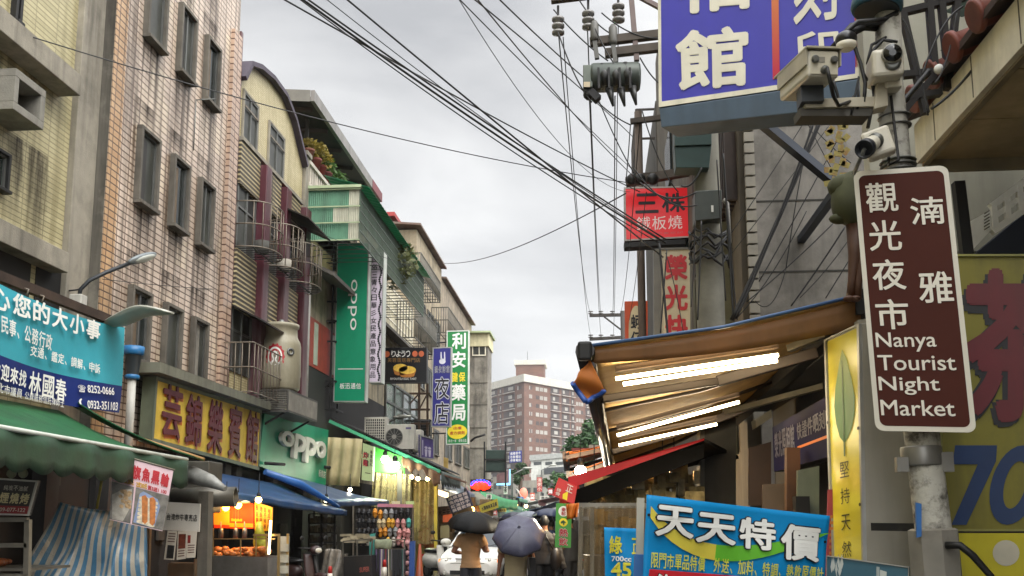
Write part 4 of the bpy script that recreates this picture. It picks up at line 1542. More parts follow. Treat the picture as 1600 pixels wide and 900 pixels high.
# --- blue and white striped tarp
def tarp(u, v):
 tl, tr, br, bl = aY(93, 784, 11.6), aY(226, 800, 12.6), aY(230, 945, 12.4), aY(10, 945, 11.2)
 p = tl.lerp(tr, u).lerp(bl.lerp(br, u), v)
 f = .07 * math.sin(u * 15 + v * 4) * (.3 + v) + .05 * math.sin(u * 6 - v * 7) + .03 * math.sin(u * 31 + v * 9) * v
 return p + V((.2 * f, -f * 1.2, -.05 * math.sin(u * PI) * (1 - v)))
def stripes():
 m, t, p = _nodes('striped_tarp')
 u = t.nodes.new('ShaderNodeUVMap')
 w = t.nodes.new('ShaderNodeTexWave')
 w.bands_direction = 'X'
 w.inputs['Scale'].default_value = 4.6
 w.inputs['Distortion'].default_value = 0
 w.inputs['Detail'].default_value = 1
 g = t.nodes.new('ShaderNodeMapping')
 t.links.new(u.outputs[0], g.inputs['Vector'])
 t.links.new(g.outputs[0], w.inputs['Vector'])
 out = _mix(t, lin('#9a978c'), lin('#3f6a86'), _ramp(t, w.outputs['Fac'], .45, .55))
 out = _mix(t, out, lin('#6b675c'), _ramp(t, _noise(t, 3, 6, .7), .5, .75, 0, .5))
 t.links.new(out, p.inputs['Base Color'])
 p.inputs['Roughness'].default_value = .32
 bp = t.nodes.new('ShaderNodeBump')
 bp.inputs['Strength'].default_value = .5
 bp.inputs['Distance'].default_value = .05
 t.links.new(_noise(t, 5, 4, .6), bp.inputs['Height'])
 t.links.new(bp.outputs[0], p.inputs['Normal'])
 return m
solo('tarp', MB().sheet(tarp, 60, 24, .01), stripes(), 'blue and white striped plastic tarp draped over the stall at lower left', 'tarp')
m = MB().tube([aY(151, 795, 12.2), aY(167, 706, 12.4)], .018, 6)
m.tube([aY(167, 706, 12.4), aY(176, 710, 12.4)], .018, 6)
solo('bamboo_pole', m, mat('bamboo', '#a39a4a', .5, var=.2), 'thin yellow bamboo pole leaning between striped tarp and fish poster', 'pole')
# --- fish roll poster
q = qD([(177, 709), (271, 735), (254, 830), (171, 812)], [12.0, 12.25, 12.25, 12.0])
t = thing('poster', 'tilted food poster with red characters over photos of fish rolls, hung from the green awning', 'poster', q.p(.5, 1))
part('sheet', MB().slab(q.q, .008), mat('poster_pink', '#d7b9be', .5, var=.05), t)
m = MB()
rect(m, q, (0, .42, .39, .99), .002)
rect(m, q, (.42, .42, 1, .99), .002)
part('photo_ground', m, mat('photo_grey', '#6a665e', .4, var=.6, vs_=8), t)
m = MB()
poly(m, q, [(.05, .98), (.02, .62), (.2, .5), (.36, .46), (.38, .7), (.25, .98)], .004)
part('bowl_photo', m, mat('photo_pale', '#a39d90', .4, var=.3, vs_=14), t)
m = MB()
R = random.Random(4)
for k in range(22):
 disc(m, q, (R.uniform(.16, .35), R.uniform(.5, .78)), .04, .03, .006 + k * .0002, 8)
part('nuggets_photo', m, mat('photo_tan', '#a78a62', .5, var=.5, vs_=25), t)
m = MB()
poly(m, q, [(.44, .96), (.5, .5), (.56, .45), (.82, .52), (.88, .62), (.84, .95), (.78, .98)], .004)
part('tray_photo', m, mat('photo_blue', '#7f8fae', .4), t)
m = MB()
for k in range(7):
 v = .55 + k * .06
 poly(m, q, [(.5, v), (.6, v - .03), (.83, v + .02), (.84, v + .05), (.8, v + .065), (.5, v + .04)], .006 + k * .0003)
part('rolls_photo', m, mat('photo_cream', '#cfc2a8', .5, var=.35, vs_=20), t)
m = MB()
for u in (.54, .68):
 poly(m, q, [(u, .53), (u + .06, .5), (u + .11, .55), (u + .16, .9), (u + .12, .95), (u + .06, .92)], .011)
part('fried_roll_photo', m, mat('photo_orange', '#b06a2e', .5, var=.35, vs_=18), t)
m = MB()
poly(m, q, [(.04, .06), (.14, .12), (.19, .26), (.17, .36), (.12, .26), (.07, .2)], .004)
poly(m, q, [(.15, .1), (.24, .04), (.17, .16)], .0045)
part('fish_picture', m, mat('fish_navy', '#3c4668', .5), t)
m = MB()
line(m, q, '香噴', (.22, .06, .29, .3), vert=True, bold=.03, w=.005)
line(m, q, '旗魚黑輪', (.33, .08, .97, .3), bold=.05, w=.005)
put(m, q, '買5送1 100', (.62, .335, .95, .41), .03, .005)
part('lettering', m, M_rlet, t)
m = MB()
put(m, q, '1支20元', (.2, .31, .38, .4), .05, .005)
put(m, q, '2支30元', (.42, .32, .61, .41), .05, .005)
part('price_lettering', m, mat('price_yellow', '#c99a1c', .5), t)
m = MB().tube([q.p(-.05, -.01), q.p(1.02, -.01)], .012, 6)
part('hanging_rod', m, M_rail, t)
# --- white notice board and leaflets
q = qY([(258, 784), (313, 787), (311, 831), (254, 828)], 14.4)
t = thing('notice_board', 'plain white board with one row of black characters beside the fish poster', 'sign', q.p(.5, 1))
part('board', MB().slab(q.q, .03), mat('board_white', '#cfc9bd', .6, var=.05, streak=.15), t)
m = MB()
line(m, q, '台湾炸牛専売店', (.08, .4, .94, .64), bold=.01, w=.005)
part('lettering', m, M_blet, t)
for (pts, lab, sq, colr) in (([(262, 829), (277, 830), (272, 875), (256, 874)], 'left leaflet with a dark tray photo taped under the white board', (.2, .5, .9, .95), '#2c2a28'),
        ([(278, 830), (292, 830), (290, 873), (276, 875)], 'middle leaflet with a brown meat photo above two lines of print', (.12, .1, .92, .62), '#6a3524'),
        ([(292, 830), (308, 830), (305, 871), (291, 872)], 'right leaflet covered in small red print under the white board', (.1, .15, .4, .45), '#8a3028')):
 q = qY(pts, 14.36)
 t = thing('leaflet', lab, 'leaflet', q.p(.5, 1), 'leaflets under the white board')
 part('sheet', MB().slab(q.q, .006), mat('leaflet_paper', '#cbc0ae', .6, var=.06), t)
 m = MB()
 rect(m, q, sq, .003)
 part('photo', m, mat('leaflet_' + colr[1:], colr, .4, var=.6, vs_=12), t)
 m = MB()
 for k in range(4):
  v = (sq[3] + .06 if sq[3] < .7 else .08) + k * .09
  if v < .92:
   rect(m, q, (.14, v, .86, v + .035), .003)
 part('print', m, mat('print_brown', '#6d4a40', .6), t)
m = MB()
m.beam(aY(232, 825, 14.5), aY(228, 960, 14.5), .07)
m.beam(aY(306, 873, 14.5), aY(306, 960, 14.5), .04)
m.slab([aY(262, 880, 14.6), aY(304, 880, 14.6), aY(304, 960, 14.6), aY(262, 960, 14.6)], .3)
solo('post', MB().beam(aY(322, 768, 14.6), aY(318, 960, 14.6), .2, .16), M_concd, 'square dark grey post between the white notice board and the lit food stall', 'post')
solo('stall_counter', m, mat('tan_counter', '#6d553c', .5, var=.25, streak=.2), 'tan stall counter with grey posts below the leaflets', 'stall')
# --- lit fried food stall
yf = 17.0
def F_(px, py, d=0):
 return aY(px, py, yf + d)
t = thing('food_stall', 'brightly lit fried food stall with glass case and red back board under blue tarp', 'food stall', F_(385, 960))
m = MB()
m.slab([F_(332, 868), F_(418, 871), F_(418, 965), F_(332, 965)], .9, V((0, 1, 0)))
part('counter', m, mat('stall_steel', '#8f8b84', .3, .8, var=.15, vs_=6), t)
m = MB()
q = Quad([F_(334, 773, 1.0), F_(396, 777, 1.0), F_(396, 826, 1.0), F_(334, 825, 1.0)])
part('back_board', MB().slab(q.q, .03), mat('back_red', '#b33517', .5, var=.2), t)
m = MB()
rect(m, q, (0, .38, .4, .9), .004)
rect(m, q, (.4, .84, 1, .96), .004)
poly(m, q, [(.0, .3), (.3, .32), (.42, .5), (0, .5)], .005)
rect(m, q, (.44, .7, .72, .78), .004)
part('back_board_print', m, mat('board_yellow', '#d9952a', .5), t)
m = MB()
for k in range(3):
 rect(m, q, (.5 + k * .07, .3, .53 + k * .07, .72), .006)
part('back_board_stripes', m, M_blet, t)
q = Quad([F_(398, 784, .6), F_(425, 793, .2), F_(424, 829, .2), F_(398, 831, .6)])
m = MB().slab(q.q, .02)
part('menu_board', m, mat('menu_yellow', '#d69a2c', .5, var=.1), t)
m = MB()
for k, s in enumerate(('酥脆雞排', '鹽酥雞塊', '甜不辣餅', '地瓜薯條')):
 line(m, q, s, (.08 + k * .23, .08, .22 + k * .23, .92), vert=True, bold=.01, w=.004)
part('menu_lettering', m, mat('menu_brown', '#5a2a14', .5), t)
m = MB()
for a, b in (((333, 825), (333, 870)), ((376, 842), (376, 870)), ((400, 835), (400, 868)), ((416, 836), (416, 868))):
 m.beam(F_(*a), F_(*b), .02)
m.beam(F_(333, 842), F_(430, 842), .02)
m.beam(F_(396, 836), F_(436, 836), .05, .04)
m.beam(F_(333, 838), F_(333, 838, .9), .02)
m.beam(F_(436, 834), F_(434, 965), .04)
m.beam(F_(450, 834, .3), F_(448, 965, .3), .04)
part('case_frame', m, mat('brass_steel', '#a58c5c', .3, .6), t)
m = MB()
R = random.Random(8)
for k in range(90):
 u = R.random()
 p = F_(334 + 84 * u, 868, .1 + .6 * R.random()) + V((0, 0, R.uniform(.0, .12)))
 m.ball(p, R.uniform(.05, .1), 7, 5, (1, .8, .6), Matrix.Rotation(R.random() * 3, 3, 'Z'), .5)
part('fried_food', m, mat('fried_food', '#b0662a', .5, var=.6, vs_=18), t)
m = MB()
for px in (368, 382, 345):
 m.tube([F_(px, 815, .5), F_(px, 836, .5)], .012, 5)
 m.lathe([(.05, 0), (.05, .14), (.03, .2)], F_(px, 842, .5), n=8)
part('hanging_ladles', m, M_alu, t)
m = MB()
m.slab([F_(436, 838, .3), F_(452, 838, .3), F_(450, 900, .3), F_(436, 900, .3)], .02)
for k in range(3):
 m.slab([F_(437, 850 + k * 17, .25), F_(450, 850 + k * 17, .25), F_(450, 862 + k * 17, .25), F_(437, 862 + k * 17, .25)], .03)
part('side_rack', m, mat('pale_trays', '#a8a596', .4, var=.3, vs_=4), t)
m = MB()
c = F_(405, 815, .3)
m.tube([c, c + V((.02, 0, -.3))], [.05, .12], 8)
m.ball(c + V((.03, 0, -.38)), .14, 8, 6, (.9, .7, 1.3), jit=.4)
solo('hanging_bag', m, mat('bag_green', '#b9c04a', .35, var=.4, vs_=8, trans=.4), 'yellow green plastic bag hanging at the lit food stall', 'bag')
def bulb(label, p, r, col, s, energy=0, shade=None, group=None, cat='lamp'):
 t = thing('bulb_lamp', label, cat, p, group)
 part('bulb', MB().ball(p, r, 12, 8), glow('glow_' + col[1:] + str(s), col, s), t)
 m = MB().lathe([(r * .55, r * .7), (r * .6, r * 1.6), (r * .3, r * 2.2)], p, n=10)
 m.tube([V(p) + V((0, 0, r * 2)), V(p) + V((0, 0, r * 2 + .35))], .008, 5)
 part('socket', m, M_black, t)
 if shade:
  part('shade', MB().lathe([(r * 3.2, r * .5), (r * 3.0, r * .9), (r * 1, r * 1.8), (r * .9, r * 1.7), (r * 2.9, r * .7)], p, n=18), mat('shade_' + shade[1:], shade, .5), t)
 if energy:
  ld = bpy.data.lights.new('lamp_light', 'POINT')
  ld.energy = energy
  ld.color = lin(col)
  ld.shadow_soft_size = r
  lo = bpy.data.objects.new('lamp_light', ld)
  COL.objects.link(lo)
  lo.location = V(p) + V((0, 0, -r * 1.5))
 return t
bulb('warm bulb under a white shade above the fried food', F_(372, 789, .5), .07, '#ffb050', 14, 20, '#d8c9a0')
bulb('bare warm bulb left of the shaded one in the food stall', F_(353, 793, .7), .07, '#ffa040', 14, 14)
bulb('small warm bulb at the rim of the blue tarp over the food stall', F_(404, 781, .1), .06, '#ffd080', 12, 5)
m = MB().tube([F_(423, 813, -.1), F_(420, 866, -.1)], .022, 8)
solo('tube_light', m, glow('tube_warm', '#ffd9a0', 6), 'upright glowing fluorescent tube at the corner of the food stall', 'lamp')
# --- blue tarps
M_blue = mat('blue_tarp', '#27476f', .35, var=.25, vs_=1.5, streak=.3, grime='#1a2433', bump=.2, bs=6)
aw('blue tarp awning over the lit food stall', aX(330, 738, -8.2), aX(438, 758, -8.0), aX(540, 797, -6.0), aX(336, 764, -6.6), 18, 6, .06, M_blue, .16, 3, ruck=.03)
a = aw('second blue tarp awning with a grey far half, below the green fascia', aX(418, 736, -8.1), aX(505, 758, -8.1), aX(606, 782, -6.1), aX(520, 783, -6.4), 16, 6, .05, M_blue, .14, 2, ruck=.03)
m = MB()
m.tube([aX(414, 737, -7.6), aX(470, 757, -7.0), aX(530, 792, -6.2)], [.07, .1, .04], 8)
solo('rolled_tarp', m, mat('blue_tarp_bright', '#2f5f9c', .35, var=.2), 'bright blue rolled tarp edge running between the two blue awnings', 'tarp')
bulb('small white strip lamp under the second blue awning', aX(547, 765, -7.2), .06, '#fff4d8', 12, 12)
bulb('oval cream lamp in the gap between the two blue tarps', aX(510, 781, -6.6), .07, '#fff0c0', 5)
# --- dark shelves, wrapped goods and cart below the second tarp
def solid_shelf(label, quad_px, y, rows, cols, seed, c1='#7a7568'):
 t = thing('goods_shelf', label, 'shelf', aY(*quad_px[3], y))
 (x0, y0), (x1, _), _, (_, y1) = quad_px
 m = MB()
 for r in range(rows + 1):
  py = y0 + (y1 - y0) * r / rows
  m.beam(aY(x0, py, y), aY(x1, py, y), .05, .03)
  m.beam(aY(x0, py, y + .4), aY(x1, py, y + .4), .05, .03)
 for px in (x0, (x0 + x1) / 2, x1):
  m.beam(aY(px, y0, y), aY(px, y1, y), .05)
 part('frame', m, M_black, t)
 R = random.Random(seed)
 m = MB()
 for r in range(rows):
  for k in range(cols):
   px = x0 + (x1 - x0) * (k + .1) / cols
   pw = (x1 - x0) / cols * .8
   pb = y0 + (y1 - y0) * (r + .95) / rows
   pt = pb - (y1 - y0) / rows * R.uniform(.45, .8)
   m.slab([aY(px, pt, y + .06), aY(px + pw, pt, y + .06), aY(px + pw, pb, y + .06), aY(px, pb, y + .06)], .25)
 part('goods', m, mat('shelf_goods' + c1[1:], c1, .6, var=.6, vs_=5), t)
solid_shelf('dark metal shelf of dim packaged goods behind the wrapped stack', [(483, 803), (523, 803), (523, 862), (483, 862)], 24.5, 4, 6, 1, '#5a564c')
m = MB()
a, b = aY(504, 860, 22.5), aY(537, 862, 22.5)
m.sheet(lambda u, v: V((a.x + (b.x - a.x) * (.5 + (u - .5) * (1 - .15 * (1 - v) ** 3)), 22.5 + .06 * math.sin(u * 17 + v * 6) - .25 * math.sin(u * PI), a.z * (1 - v) + .05 * v + .05 * math.sin(u * PI))), 20, 14, .02)
m.box((a.x + .08, 22.6, .02), (b.x - .08, 23.2, a.z - .1))
solo('wrapped_stack', m, mat('clear_wrap', '#8a8378', .18, var=.45, vs_=5, bump=.6, bs=8), 'waist high stack wrapped in crinkled clear plastic next to the shelves', 'goods')
t = thing('display_cart', 'low black cart with glass top and dim red lettering beside the slipper rack', 'cart', aY(560, 960, 22.0))
m = MB().slab([aY(537, 870, 22), aY(580, 868, 22), aY(580, 965, 22), aY(537, 965, 22)], .7, V((0, 1, 0)))
part('cabinet', m, mat('cart_black', '#1a1918', .35), t)
q = Quad([aY(561, 882, 21.99), aY(578, 880, 21.99), aY(578, 896, 21.99), aY(561, 898, 21.99)])
m = MB()
put(m, q, 'SUPER', (.05, .3, .95, .8), .03, .004)
part('lettering', m, mat('dim_red', '#8a4438', .5), t)
m = MB()
for a_, b_ in (((536, 846), (582, 842)), ((536, 846), (536, 870)), ((582, 842), (580, 868)), ((558, 845), (558, 869))):
 m.beam(aY(*a_, 22), aY(*b_, 22), .03)
part('glass_frame', m, mat('dull_steel', '#5a574f'), t)
m = MB()
R = random.Random(3)
for k in range(14):
 c = aY(R.uniform(540, 578), R.uniform(836, 846), 22.3)
 m.cbox(c, (R.uniform(.12, .3), .2, R.uniform(.04, .1)), R.uniform(-.4, .4))
part('stacked_goods', m, mat('pale_boxes', '#8d846c', .6, var=.5, vs_=4), t)
# --- scooter parked under the tarp (dark) : simplified but complete
def scooter(label, loc, rz, col, scl=1.0, name='parked_scooter'):
 t = thing(name, label, 'scooter', (0, 0, 0), 'scooters parked on the left kerb')
 body = mat('scooter_' + col[1:], col, .35, spec=.3, var=.1, blotch=.15)
 for y in (-.62, .62):
  w = MB().lathe([(.12, -.05), (.2, -.055), (.235, -.03), (.235, .03), (.2, .055), (.12, .05)], (0, y, .235), V((1, 0, 0)), 20)
  wh = part('wheel', w, mat('tyre', '#151515', .8), t)
  part('rim', MB().lathe([(.02, -.062), (.12, -.055), (.12, .055), (.02, .062)], (0, y, .235), V((1, 0, 0)), 14), M_alu, wh)
 m = MB()
 m.sheet(lambda u, v: V(((u - .5) * .44 * (1 - .35 * abs(v - .35)), -.42 - .1 * math.cos((u - .5) * PI) + .18 * v, .3 + .62 * v)), 10, 8, .03)
 part('front_shield', m, body, t)
 m = MB().tube([(0, -.62, .235), (0, -.5, .55), (0, -.36, .98)], [.05, .05, .04], 8)
 part('fork', m, M_black, t)
 m = MB().ball((0, -.43, 1.0), .13, 12, 8, (1.15, .8, .75))
 part('headset', m, body, t)
 m = MB().ball((0, -.52, .99), .075, 12, 8, (1.3, .5, .8))
 part('headlight', m, mat('lamp_glass', '#c9c6b8', .1), t)
 m = MB().tube([(-.36, -.28, 1.05), (-.12, -.38, 1.03), (.12, -.38, 1.03), (.36, -.28, 1.05)], .018, 8)
 part('handlebar', m, M_black, t)
 for s in (-1, 1):
  m = MB().tube([(s * .26, -.33, 1.04), (s * .32, -.36, 1.2)], .008, 5)
  m.ball((s * .34, -.37, 1.25), .07, 10, 6, (1, .3, .7))
  part('mirror', m, M_black, t)
 m = MB().ball((0, -.6, .47), .17, 12, 8, (.55, 1.2, .4))
 part('mudguard', m, body, t)
 m = MB().box((-.15, -.42, .26), (.15, .12, .33))
 part('footboard', m, M_black, t)
 m = MB().ball((0, .4, .52), .34, 14, 8, (.6, 1.3, .68))
 part('rear_body', m, body, t)
 m = MB().ball((0, .36, .76), .32, 14, 8, (.52, 1.25, .25))
 part('seat', m, mat('seat_black', '#1a1a1a', .45), t)
 m = MB().cbox((0, .9, .62), (.16, .06, .08))
 part('tail_light', m, mat('tail_red', '#8a1a1a', .2), t)
 t.location = loc
 t.rotation_euler.z = rz
 t.scale = (scl,) * 3
 return t
sc0 = scooter('white scooter parked facing the street beside the white car', aY(684, 960, 26.5).xy.to_3d() + V((0, 0, 0)), math.radians(35), '#d8d5ca', 1.05)
sc1 = scooter('dark scooter half hidden under the blue tarp next to the food stall', V((aY(470, 900, 20.5).x, 20.5, 0)), math.radians(60), '#3a2a28')
# --- cones
def cone(label, px, py, y, h=.7, col='#c8391f', old=False):
 p = aY(px, py, y)
 t = thing('traffic_cone', label, 'traffic cone', (0, 0, 0), 'orange traffic cones along the left kerb')
 part('base', MB().cbox((0, 0, .02), (.36, .36, .04)), mat('cone_base', '#9a3a24' if not old else '#6a3a2a', .6), t, .01)
 part('body', MB().lathe([(.15, .04), (.13, .06), (.03, h), (.02, h)], (0, 0, 0), n=20), mat('cone_' + col[1:], col, .45, var=.12, streak=.2), t)
 if not old:
  f = lambda z: .13 - (.13 - .03) * (z - .06) / (h - .06) + .003
  part('white_band', MB().lathe([(f(h * .66), h * .66), (f(h * .86), h * .86)], (0, 0, 0), n=20), mat('cone_white', '#d0ccc2', .4), t)
  part('red_tip', MB().lathe([(f(h * .87) + .002, h * .87), (f(h) + .004, h), (.02, h + .02)], (0, 0, 0), n=16), mat('cone_tip', '#a8241c', .4), t)
 t.location = (p.x, y, p.z - h)
 return t
cone('bright orange cone with white band in front of the slipper rack', 601, 876, 21.5, 1.0)
cone('orange cone with white band before the plastic wrapped stack', 516, 886, 20.0, .9)
cone('orange cone tip at the left of the wrapped stack', 425 + 7, 893, 19.0, .8)
cone('tall faded brownish orange cone between slipper rack and white scooter', 656, 850, 24.5, 1.25, '#a04a26', True)
# --- slipper rack
yr = 23.5
t = thing('slipper_rack', 'tall display rack hung with rows of coloured slippers under a pink header', 'display rack', aY(600, 960, yr))
q = qY([(590, 787), (645, 788), (645, 793), (590, 792)], yr)
part('header', MB().slab(q.q, .05), mat('header_pink', '#b9788a', .5), t)
m = MB()
for px in (552, 590, 612, 645):
 m.beam(aY(px, 790, yr + .1), aY(px, 965, yr + .1), .03)
for py in (812, 826, 840, 852):
 m.beam(aY(556, py, yr + .06), aY(646, py, yr + .06), .02)
part('frame', m, M_rail, t)
m = MB().slab([aY(556, 795, yr + .3), aY(646, 793, yr + .3), aY(646, 965, yr + .3), aY(556, 965, yr + .3)], .05)
part('back_panel', m, mat('rack_back', '#26221f', .8), t)
pal = {'k': '#1c1c1f', 'o': '#cf8a2a', 'g': '#8d8f90', 'y': '#d9a53a', 'c': '#cdbb92', 'p': '#c98f8c', 't': '#4aa69c', 'r': '#a83a3a', 'w': '#b8b4aa'}
rows = ['kkkooggkkk', 'kkkkccyyppt'[:11], 'kkkkkooggppp'[:12], 'kkwkkkywppp']
for r, s in enumerate(rows):
 for i, ch in enumerate(s):
  px = 561 + (84 / len(s)) * i
  py = 798 + r * 14.5
  if r == 3 and i > 2 and i < 6:
   continue
  c = aY(px + random.uniform(-1.5, 1.5), py + 5 + random.uniform(-1.6, 1.6), yr - random.uniform(0, .08))
  b = MB()
  b.ball(c, .1, 8, 6, (.62, .42, 1.25))
  b.tube([c + V((-.055, -.03, .0)), c + V((0, -.085, .03)), c + V((.055, -.03, .0))], .02, 5)
  part('slipper', b, mat('slipper_' + pal[ch][1:], pal[ch], .55), t)
# rail of hanging goods (leashes, bags) in front
t = thing('hanging_goods_rack', 'low rail of hanging belts and stockings in front of the slipper rack', 'display rack', aY(612, 965, 22.6))
m = MB()
for px in (588, 632, 610):
 m.beam(aY(px, 842, 22.6), aY(px, 965, 22.6), .03)
m.beam(aY(586, 843, 22.6), aY(634, 843, 22.6), .03)
m.beam(aY(586, 858, 22.6), aY(634, 858, 22.6), .02)
part('frame', m, M_rail, t)
R = random.Random(12)
for k in range(22):
 px = 588 + 45 * k / 21
 colr = R.choice(['#b9b2a0', '#7a2f3a', '#b06a3a', '#3f4a3a', '#22252c', '#22252c', '#2c3a4a', '#6a5a80']) if k < 11 else R.choice(['#1d2026', '#22252c', '#2f5a54', '#6a6a70', '#1d2026'])
 L_ = R.uniform(30, 52)
 part('hanging_strap', MB().beam(aY(px, 858, 22.55), aY(px + R.uniform(-1, 1), 858 + L_, 22.55), .045, .02), mat('strap_' + colr[1:], colr, .6, var=.2), t)
m = MB()
for k in range(12):
 m.ball(aY(588 + 22 * k / 11, 850, 22.55), .09, 7, 5, (.5, .4, 1.2), jit=.3)
part('pale_socks', m, mat('pale_socks', '#8c937a', .8, var=.3, vs_=6), t)
m = MB().slab([aY(640, 846, 22.9), aY(648, 845, 22.9), aY(646, 965, 22.9), aY(638, 965, 22.9)], .12)
solo('blue_board', m, mat('blue_board', '#24488a', .5, var=.1), 'upright narrow blue board leaning at the right of the slipper rack', 'board')
m = MB()
for k in range(7):
 m.ball(aY(637 + (k % 2) * 4, 848 + k * 8, 23.0), .1, 8, 6, (.7, .4, .6))
solo('slipper_column', m, mat('pink_slippers', '#b9898a', .5, var=.35, vs_=6), 'small column of pink slippers between rack and blue board', 'slippers')
q = qY([(577, 835), (586, 833), (584, 872), (577, 874)], 22.8)
solo('teal_bag', MB().slab(q.q, .1), mat('teal_bag', '#3f8f84', .5, var=.2), 'teal bag hanging on the left side of the slipper rack', 'bag')
for px, lab in ((612, 'cream price card standing on the pink header'), (634, 'pale green price card standing on the pink header')):
 q = qY([(px, 783), (px + 13, 783), (px + 13, 788), (px, 788)], yr + .02)
 solo('price_card', MB().slab(q.q, .01), mat('card_' + str(px), '#cfc9a0' if px < 620 else '#b9cf8a', .6), lab, 'price card')
# ================================================================== left street further along
# brown flapped awning with green lit wall beneath
M_gaw2 = mat('green_tin', '#1f6b48', .4, var=.2, streak=.3)
A_, B_ = aY(515, 657, 30), aY(688, 736, 30)
A2, B2 = A_ + V((0, 6.5, 0)), B_ + V((-.3, 6.5, .1))
T = thing('awning', 'green edged tin awning with tattered brown flaps, carrying the air conditioners', 'awning', B_)
part('canopy', MB().slab([A_, B_, B2, A2], .06, V((0, 0, -1))), M_gaw2, T)
part('dark_top', MB().slab([A_ + V((0, .15, .07)), B_ + V((0, .15, .07)), B2 + V((0, 0, .07)), A2 + V((0, 0, .07))], .05, V((0, 0, 1))), mat('dark_felt', '#24211e', .8, var=.3), T)
part('edge_trim', MB().beam(A_ + V((0, -.03, -.02)), B_ + V((0, -.03, -.02)), .05, .1), mat('green_trim', '#4aa47c', .4), T)
def flap(u, v):
 p = A_.lerp(B_, .66 + .34 * u)
 return p + V((0, -.06 + .05 * math.sin(u * 21), -.06 - v * (.34 + .12 * math.sin(u * 9) + .06 * math.sin(u * 31)) + .1 * (1 - u) * v))
part('flap', MB().sheet(flap, 24, 4, .01), mat('brown_canvas', '#6a4a30', .7, var=.4, vs_=4, streak=.4), T)
def flap2(u, v):
 p = B_.lerp(B2, u)
 return p + V((.03, 0, -v * (.36 + .1 * abs(math.sin(u * 24)))))
part('front_flap', MB().sheet(flap2, 40, 3, .01), mat('grey_green_canvas', '#4f5a50', .7, var=.3, vs_=3, streak=.4), T)
m = MB()
for k in range(5):
 p = A_.lerp(B_, .75 + .06 * k)
 m.beam(p + V((0, .1, -.1)), p + V((.1, 5.6, -.15)), .05)
part('rafter', m, mat('rafter_rust', '#7a4a2a', .6, var=.3), T)
q = qY([(583, 697), (632, 715), (632, 741), (583, 737)], 30.6)
t = thing('wall_panel', 'bright green painted wall panel lit by two bulbs under the tin awning', 'wall panel', q.p(.5, 1))
part('panel', MB().slab(q.q, .08), mat('green_paint', '#3f9a3a', .45, var=.12, streak=.2), t)
bulb('upper round white bulb before the green wall panel', aY(602, 718, 30.2), .13, '#f4ffdc', 25, 60, group='bulbs under the tin awning')
bulb('lower larger white bulb before the green wall panel', aY(617, 728, 29.6), .15, '#f4ffe4', 28, 60, group='bulbs under the tin awning')
for px, py, lab in ((643, 745, 'left'), (653, 748, 'middle'), (668, 748, 'right')):
 bulb(f'small warm bulb, {lab} of three in a row under the brown flaps', aY(px, py, 30.5), .07, '#ffd890', 20, 8, group='bulbs under the tin awning')
# cream sheet hanging, small vertical sign, plastic sheeting
def cur(pts, y, amp, nfold):
 P = [aY(a, b, y) for a, b in pts]
 return lambda u, v: P[0].lerp(P[1], u).lerp(P[3].lerp(P[2], u), v) + V((0, amp * math.sin(u * nfold + v * 1.5), 0))
solo('hanging_sheet', MB().sheet(cur([(511, 683), (566, 686), (561, 760), (507, 757)], 29.2, .05, 20), 40, 4, .01), mat('cream_sheet', '#b3a67c', .7, var=.15, streak=.5, grime='#6f6340'), 'wrinkled cream sheet hung between the green fascia and a small vertical sign', 'sheet')
q = qY([(567, 692), (584, 698), (582, 752), (565, 750)], 29.0)
t = signbox('vertical_sign', 'small pale green vertical sign with stacked black and red characters under the tin awning', q, mat('sign_pale_green', '#a9b884', .4, var=.1, streak=.2), .2, mat('pale_sign_side', '#b9beb4'), None)
m = MB()
line(m, q, '炸雞', (.1, .2, .6, .62), vert=True, bold=.05, w=.008)
line(m, q, '專賣飲料', (.7, .12, .92, .6), vert=True, bold=.01, w=.008)
rect(m, q, (.3, .78, .8, .8), .008)
part('lettering', m, mat('dark_red_black', '#2a1416', .5), t)
m = MB()
line(m, q, '炸雞', (.04, .21, .5, .63), vert=True, bold=.0, w=.012)
part('red_lettering', m, M_rlet, t)
M_plas = mat('clear_plastic', '#9a8c64', .15, var=.3, vs_=3, alpha=.62, bump=.6, bs=5)
solo('plastic_curtain', MB().sheet(cur([(582, 738), (623, 742), (621, 792), (580, 792)], 30.3, .06, 26), 40, 4), M_plas, 'clear yellowish plastic curtain below the green wall panel', 'curtain')
solo('plastic_curtain', MB().sheet(cur([(628, 740), (643, 742), (643, 800), (628, 800)], 30.0, .05, 12), 16, 4), M_plas, 'narrow clear plastic curtain right of the dark post', 'curtain')
solo('post', MB().beam(aY(625, 735, 30.1), aY(625, 960, 30.1), .16), M_concd, 'dark square post between the two plastic curtains', 'post')
solo('plastic_curtain', MB().sheet(cur([(646, 752), (678, 752), (678, 850), (646, 850)], 31.5, .08, 14), 24, 4), M_plas, 'tall clear plastic curtain of the lit stall under the brown flaps', 'curtain')
t = thing('lit_stall', 'warmly lit stall behind plastic curtains with cream menu sheets and a yellow post', 'stall', aY(660, 900, 33))
part('back_wall', MB().slab([aY(640, 750, 34), aY(684, 750, 34), aY(684, 900, 34), aY(640, 900, 34)], .1), mat('ochre_wall', '#8a7a40', .7, var=.3, streak=.3), t)
part('yellow_post', MB().beam(aY(681, 752, 31.6), aY(681, 900, 31.6), .1), mat('yellow_post', '#b3a03a', .5), t)
part('menu_sheet', MB().slab([aY(644, 785, 31.9), aY(657, 785, 31.9), aY(657, 825, 31.9), aY(644, 825, 31.9)], .02), mat('menu_cream', '#b5a866', .6), t)
m = MB()
R = random.Random(2)
for k in range(10):
 m.ball(aY(R.uniform(660, 674), R.uniform(780, 850), 33), R.uniform(.15, .3), 8, 6, (.8, .5, 1.3), jit=.4)
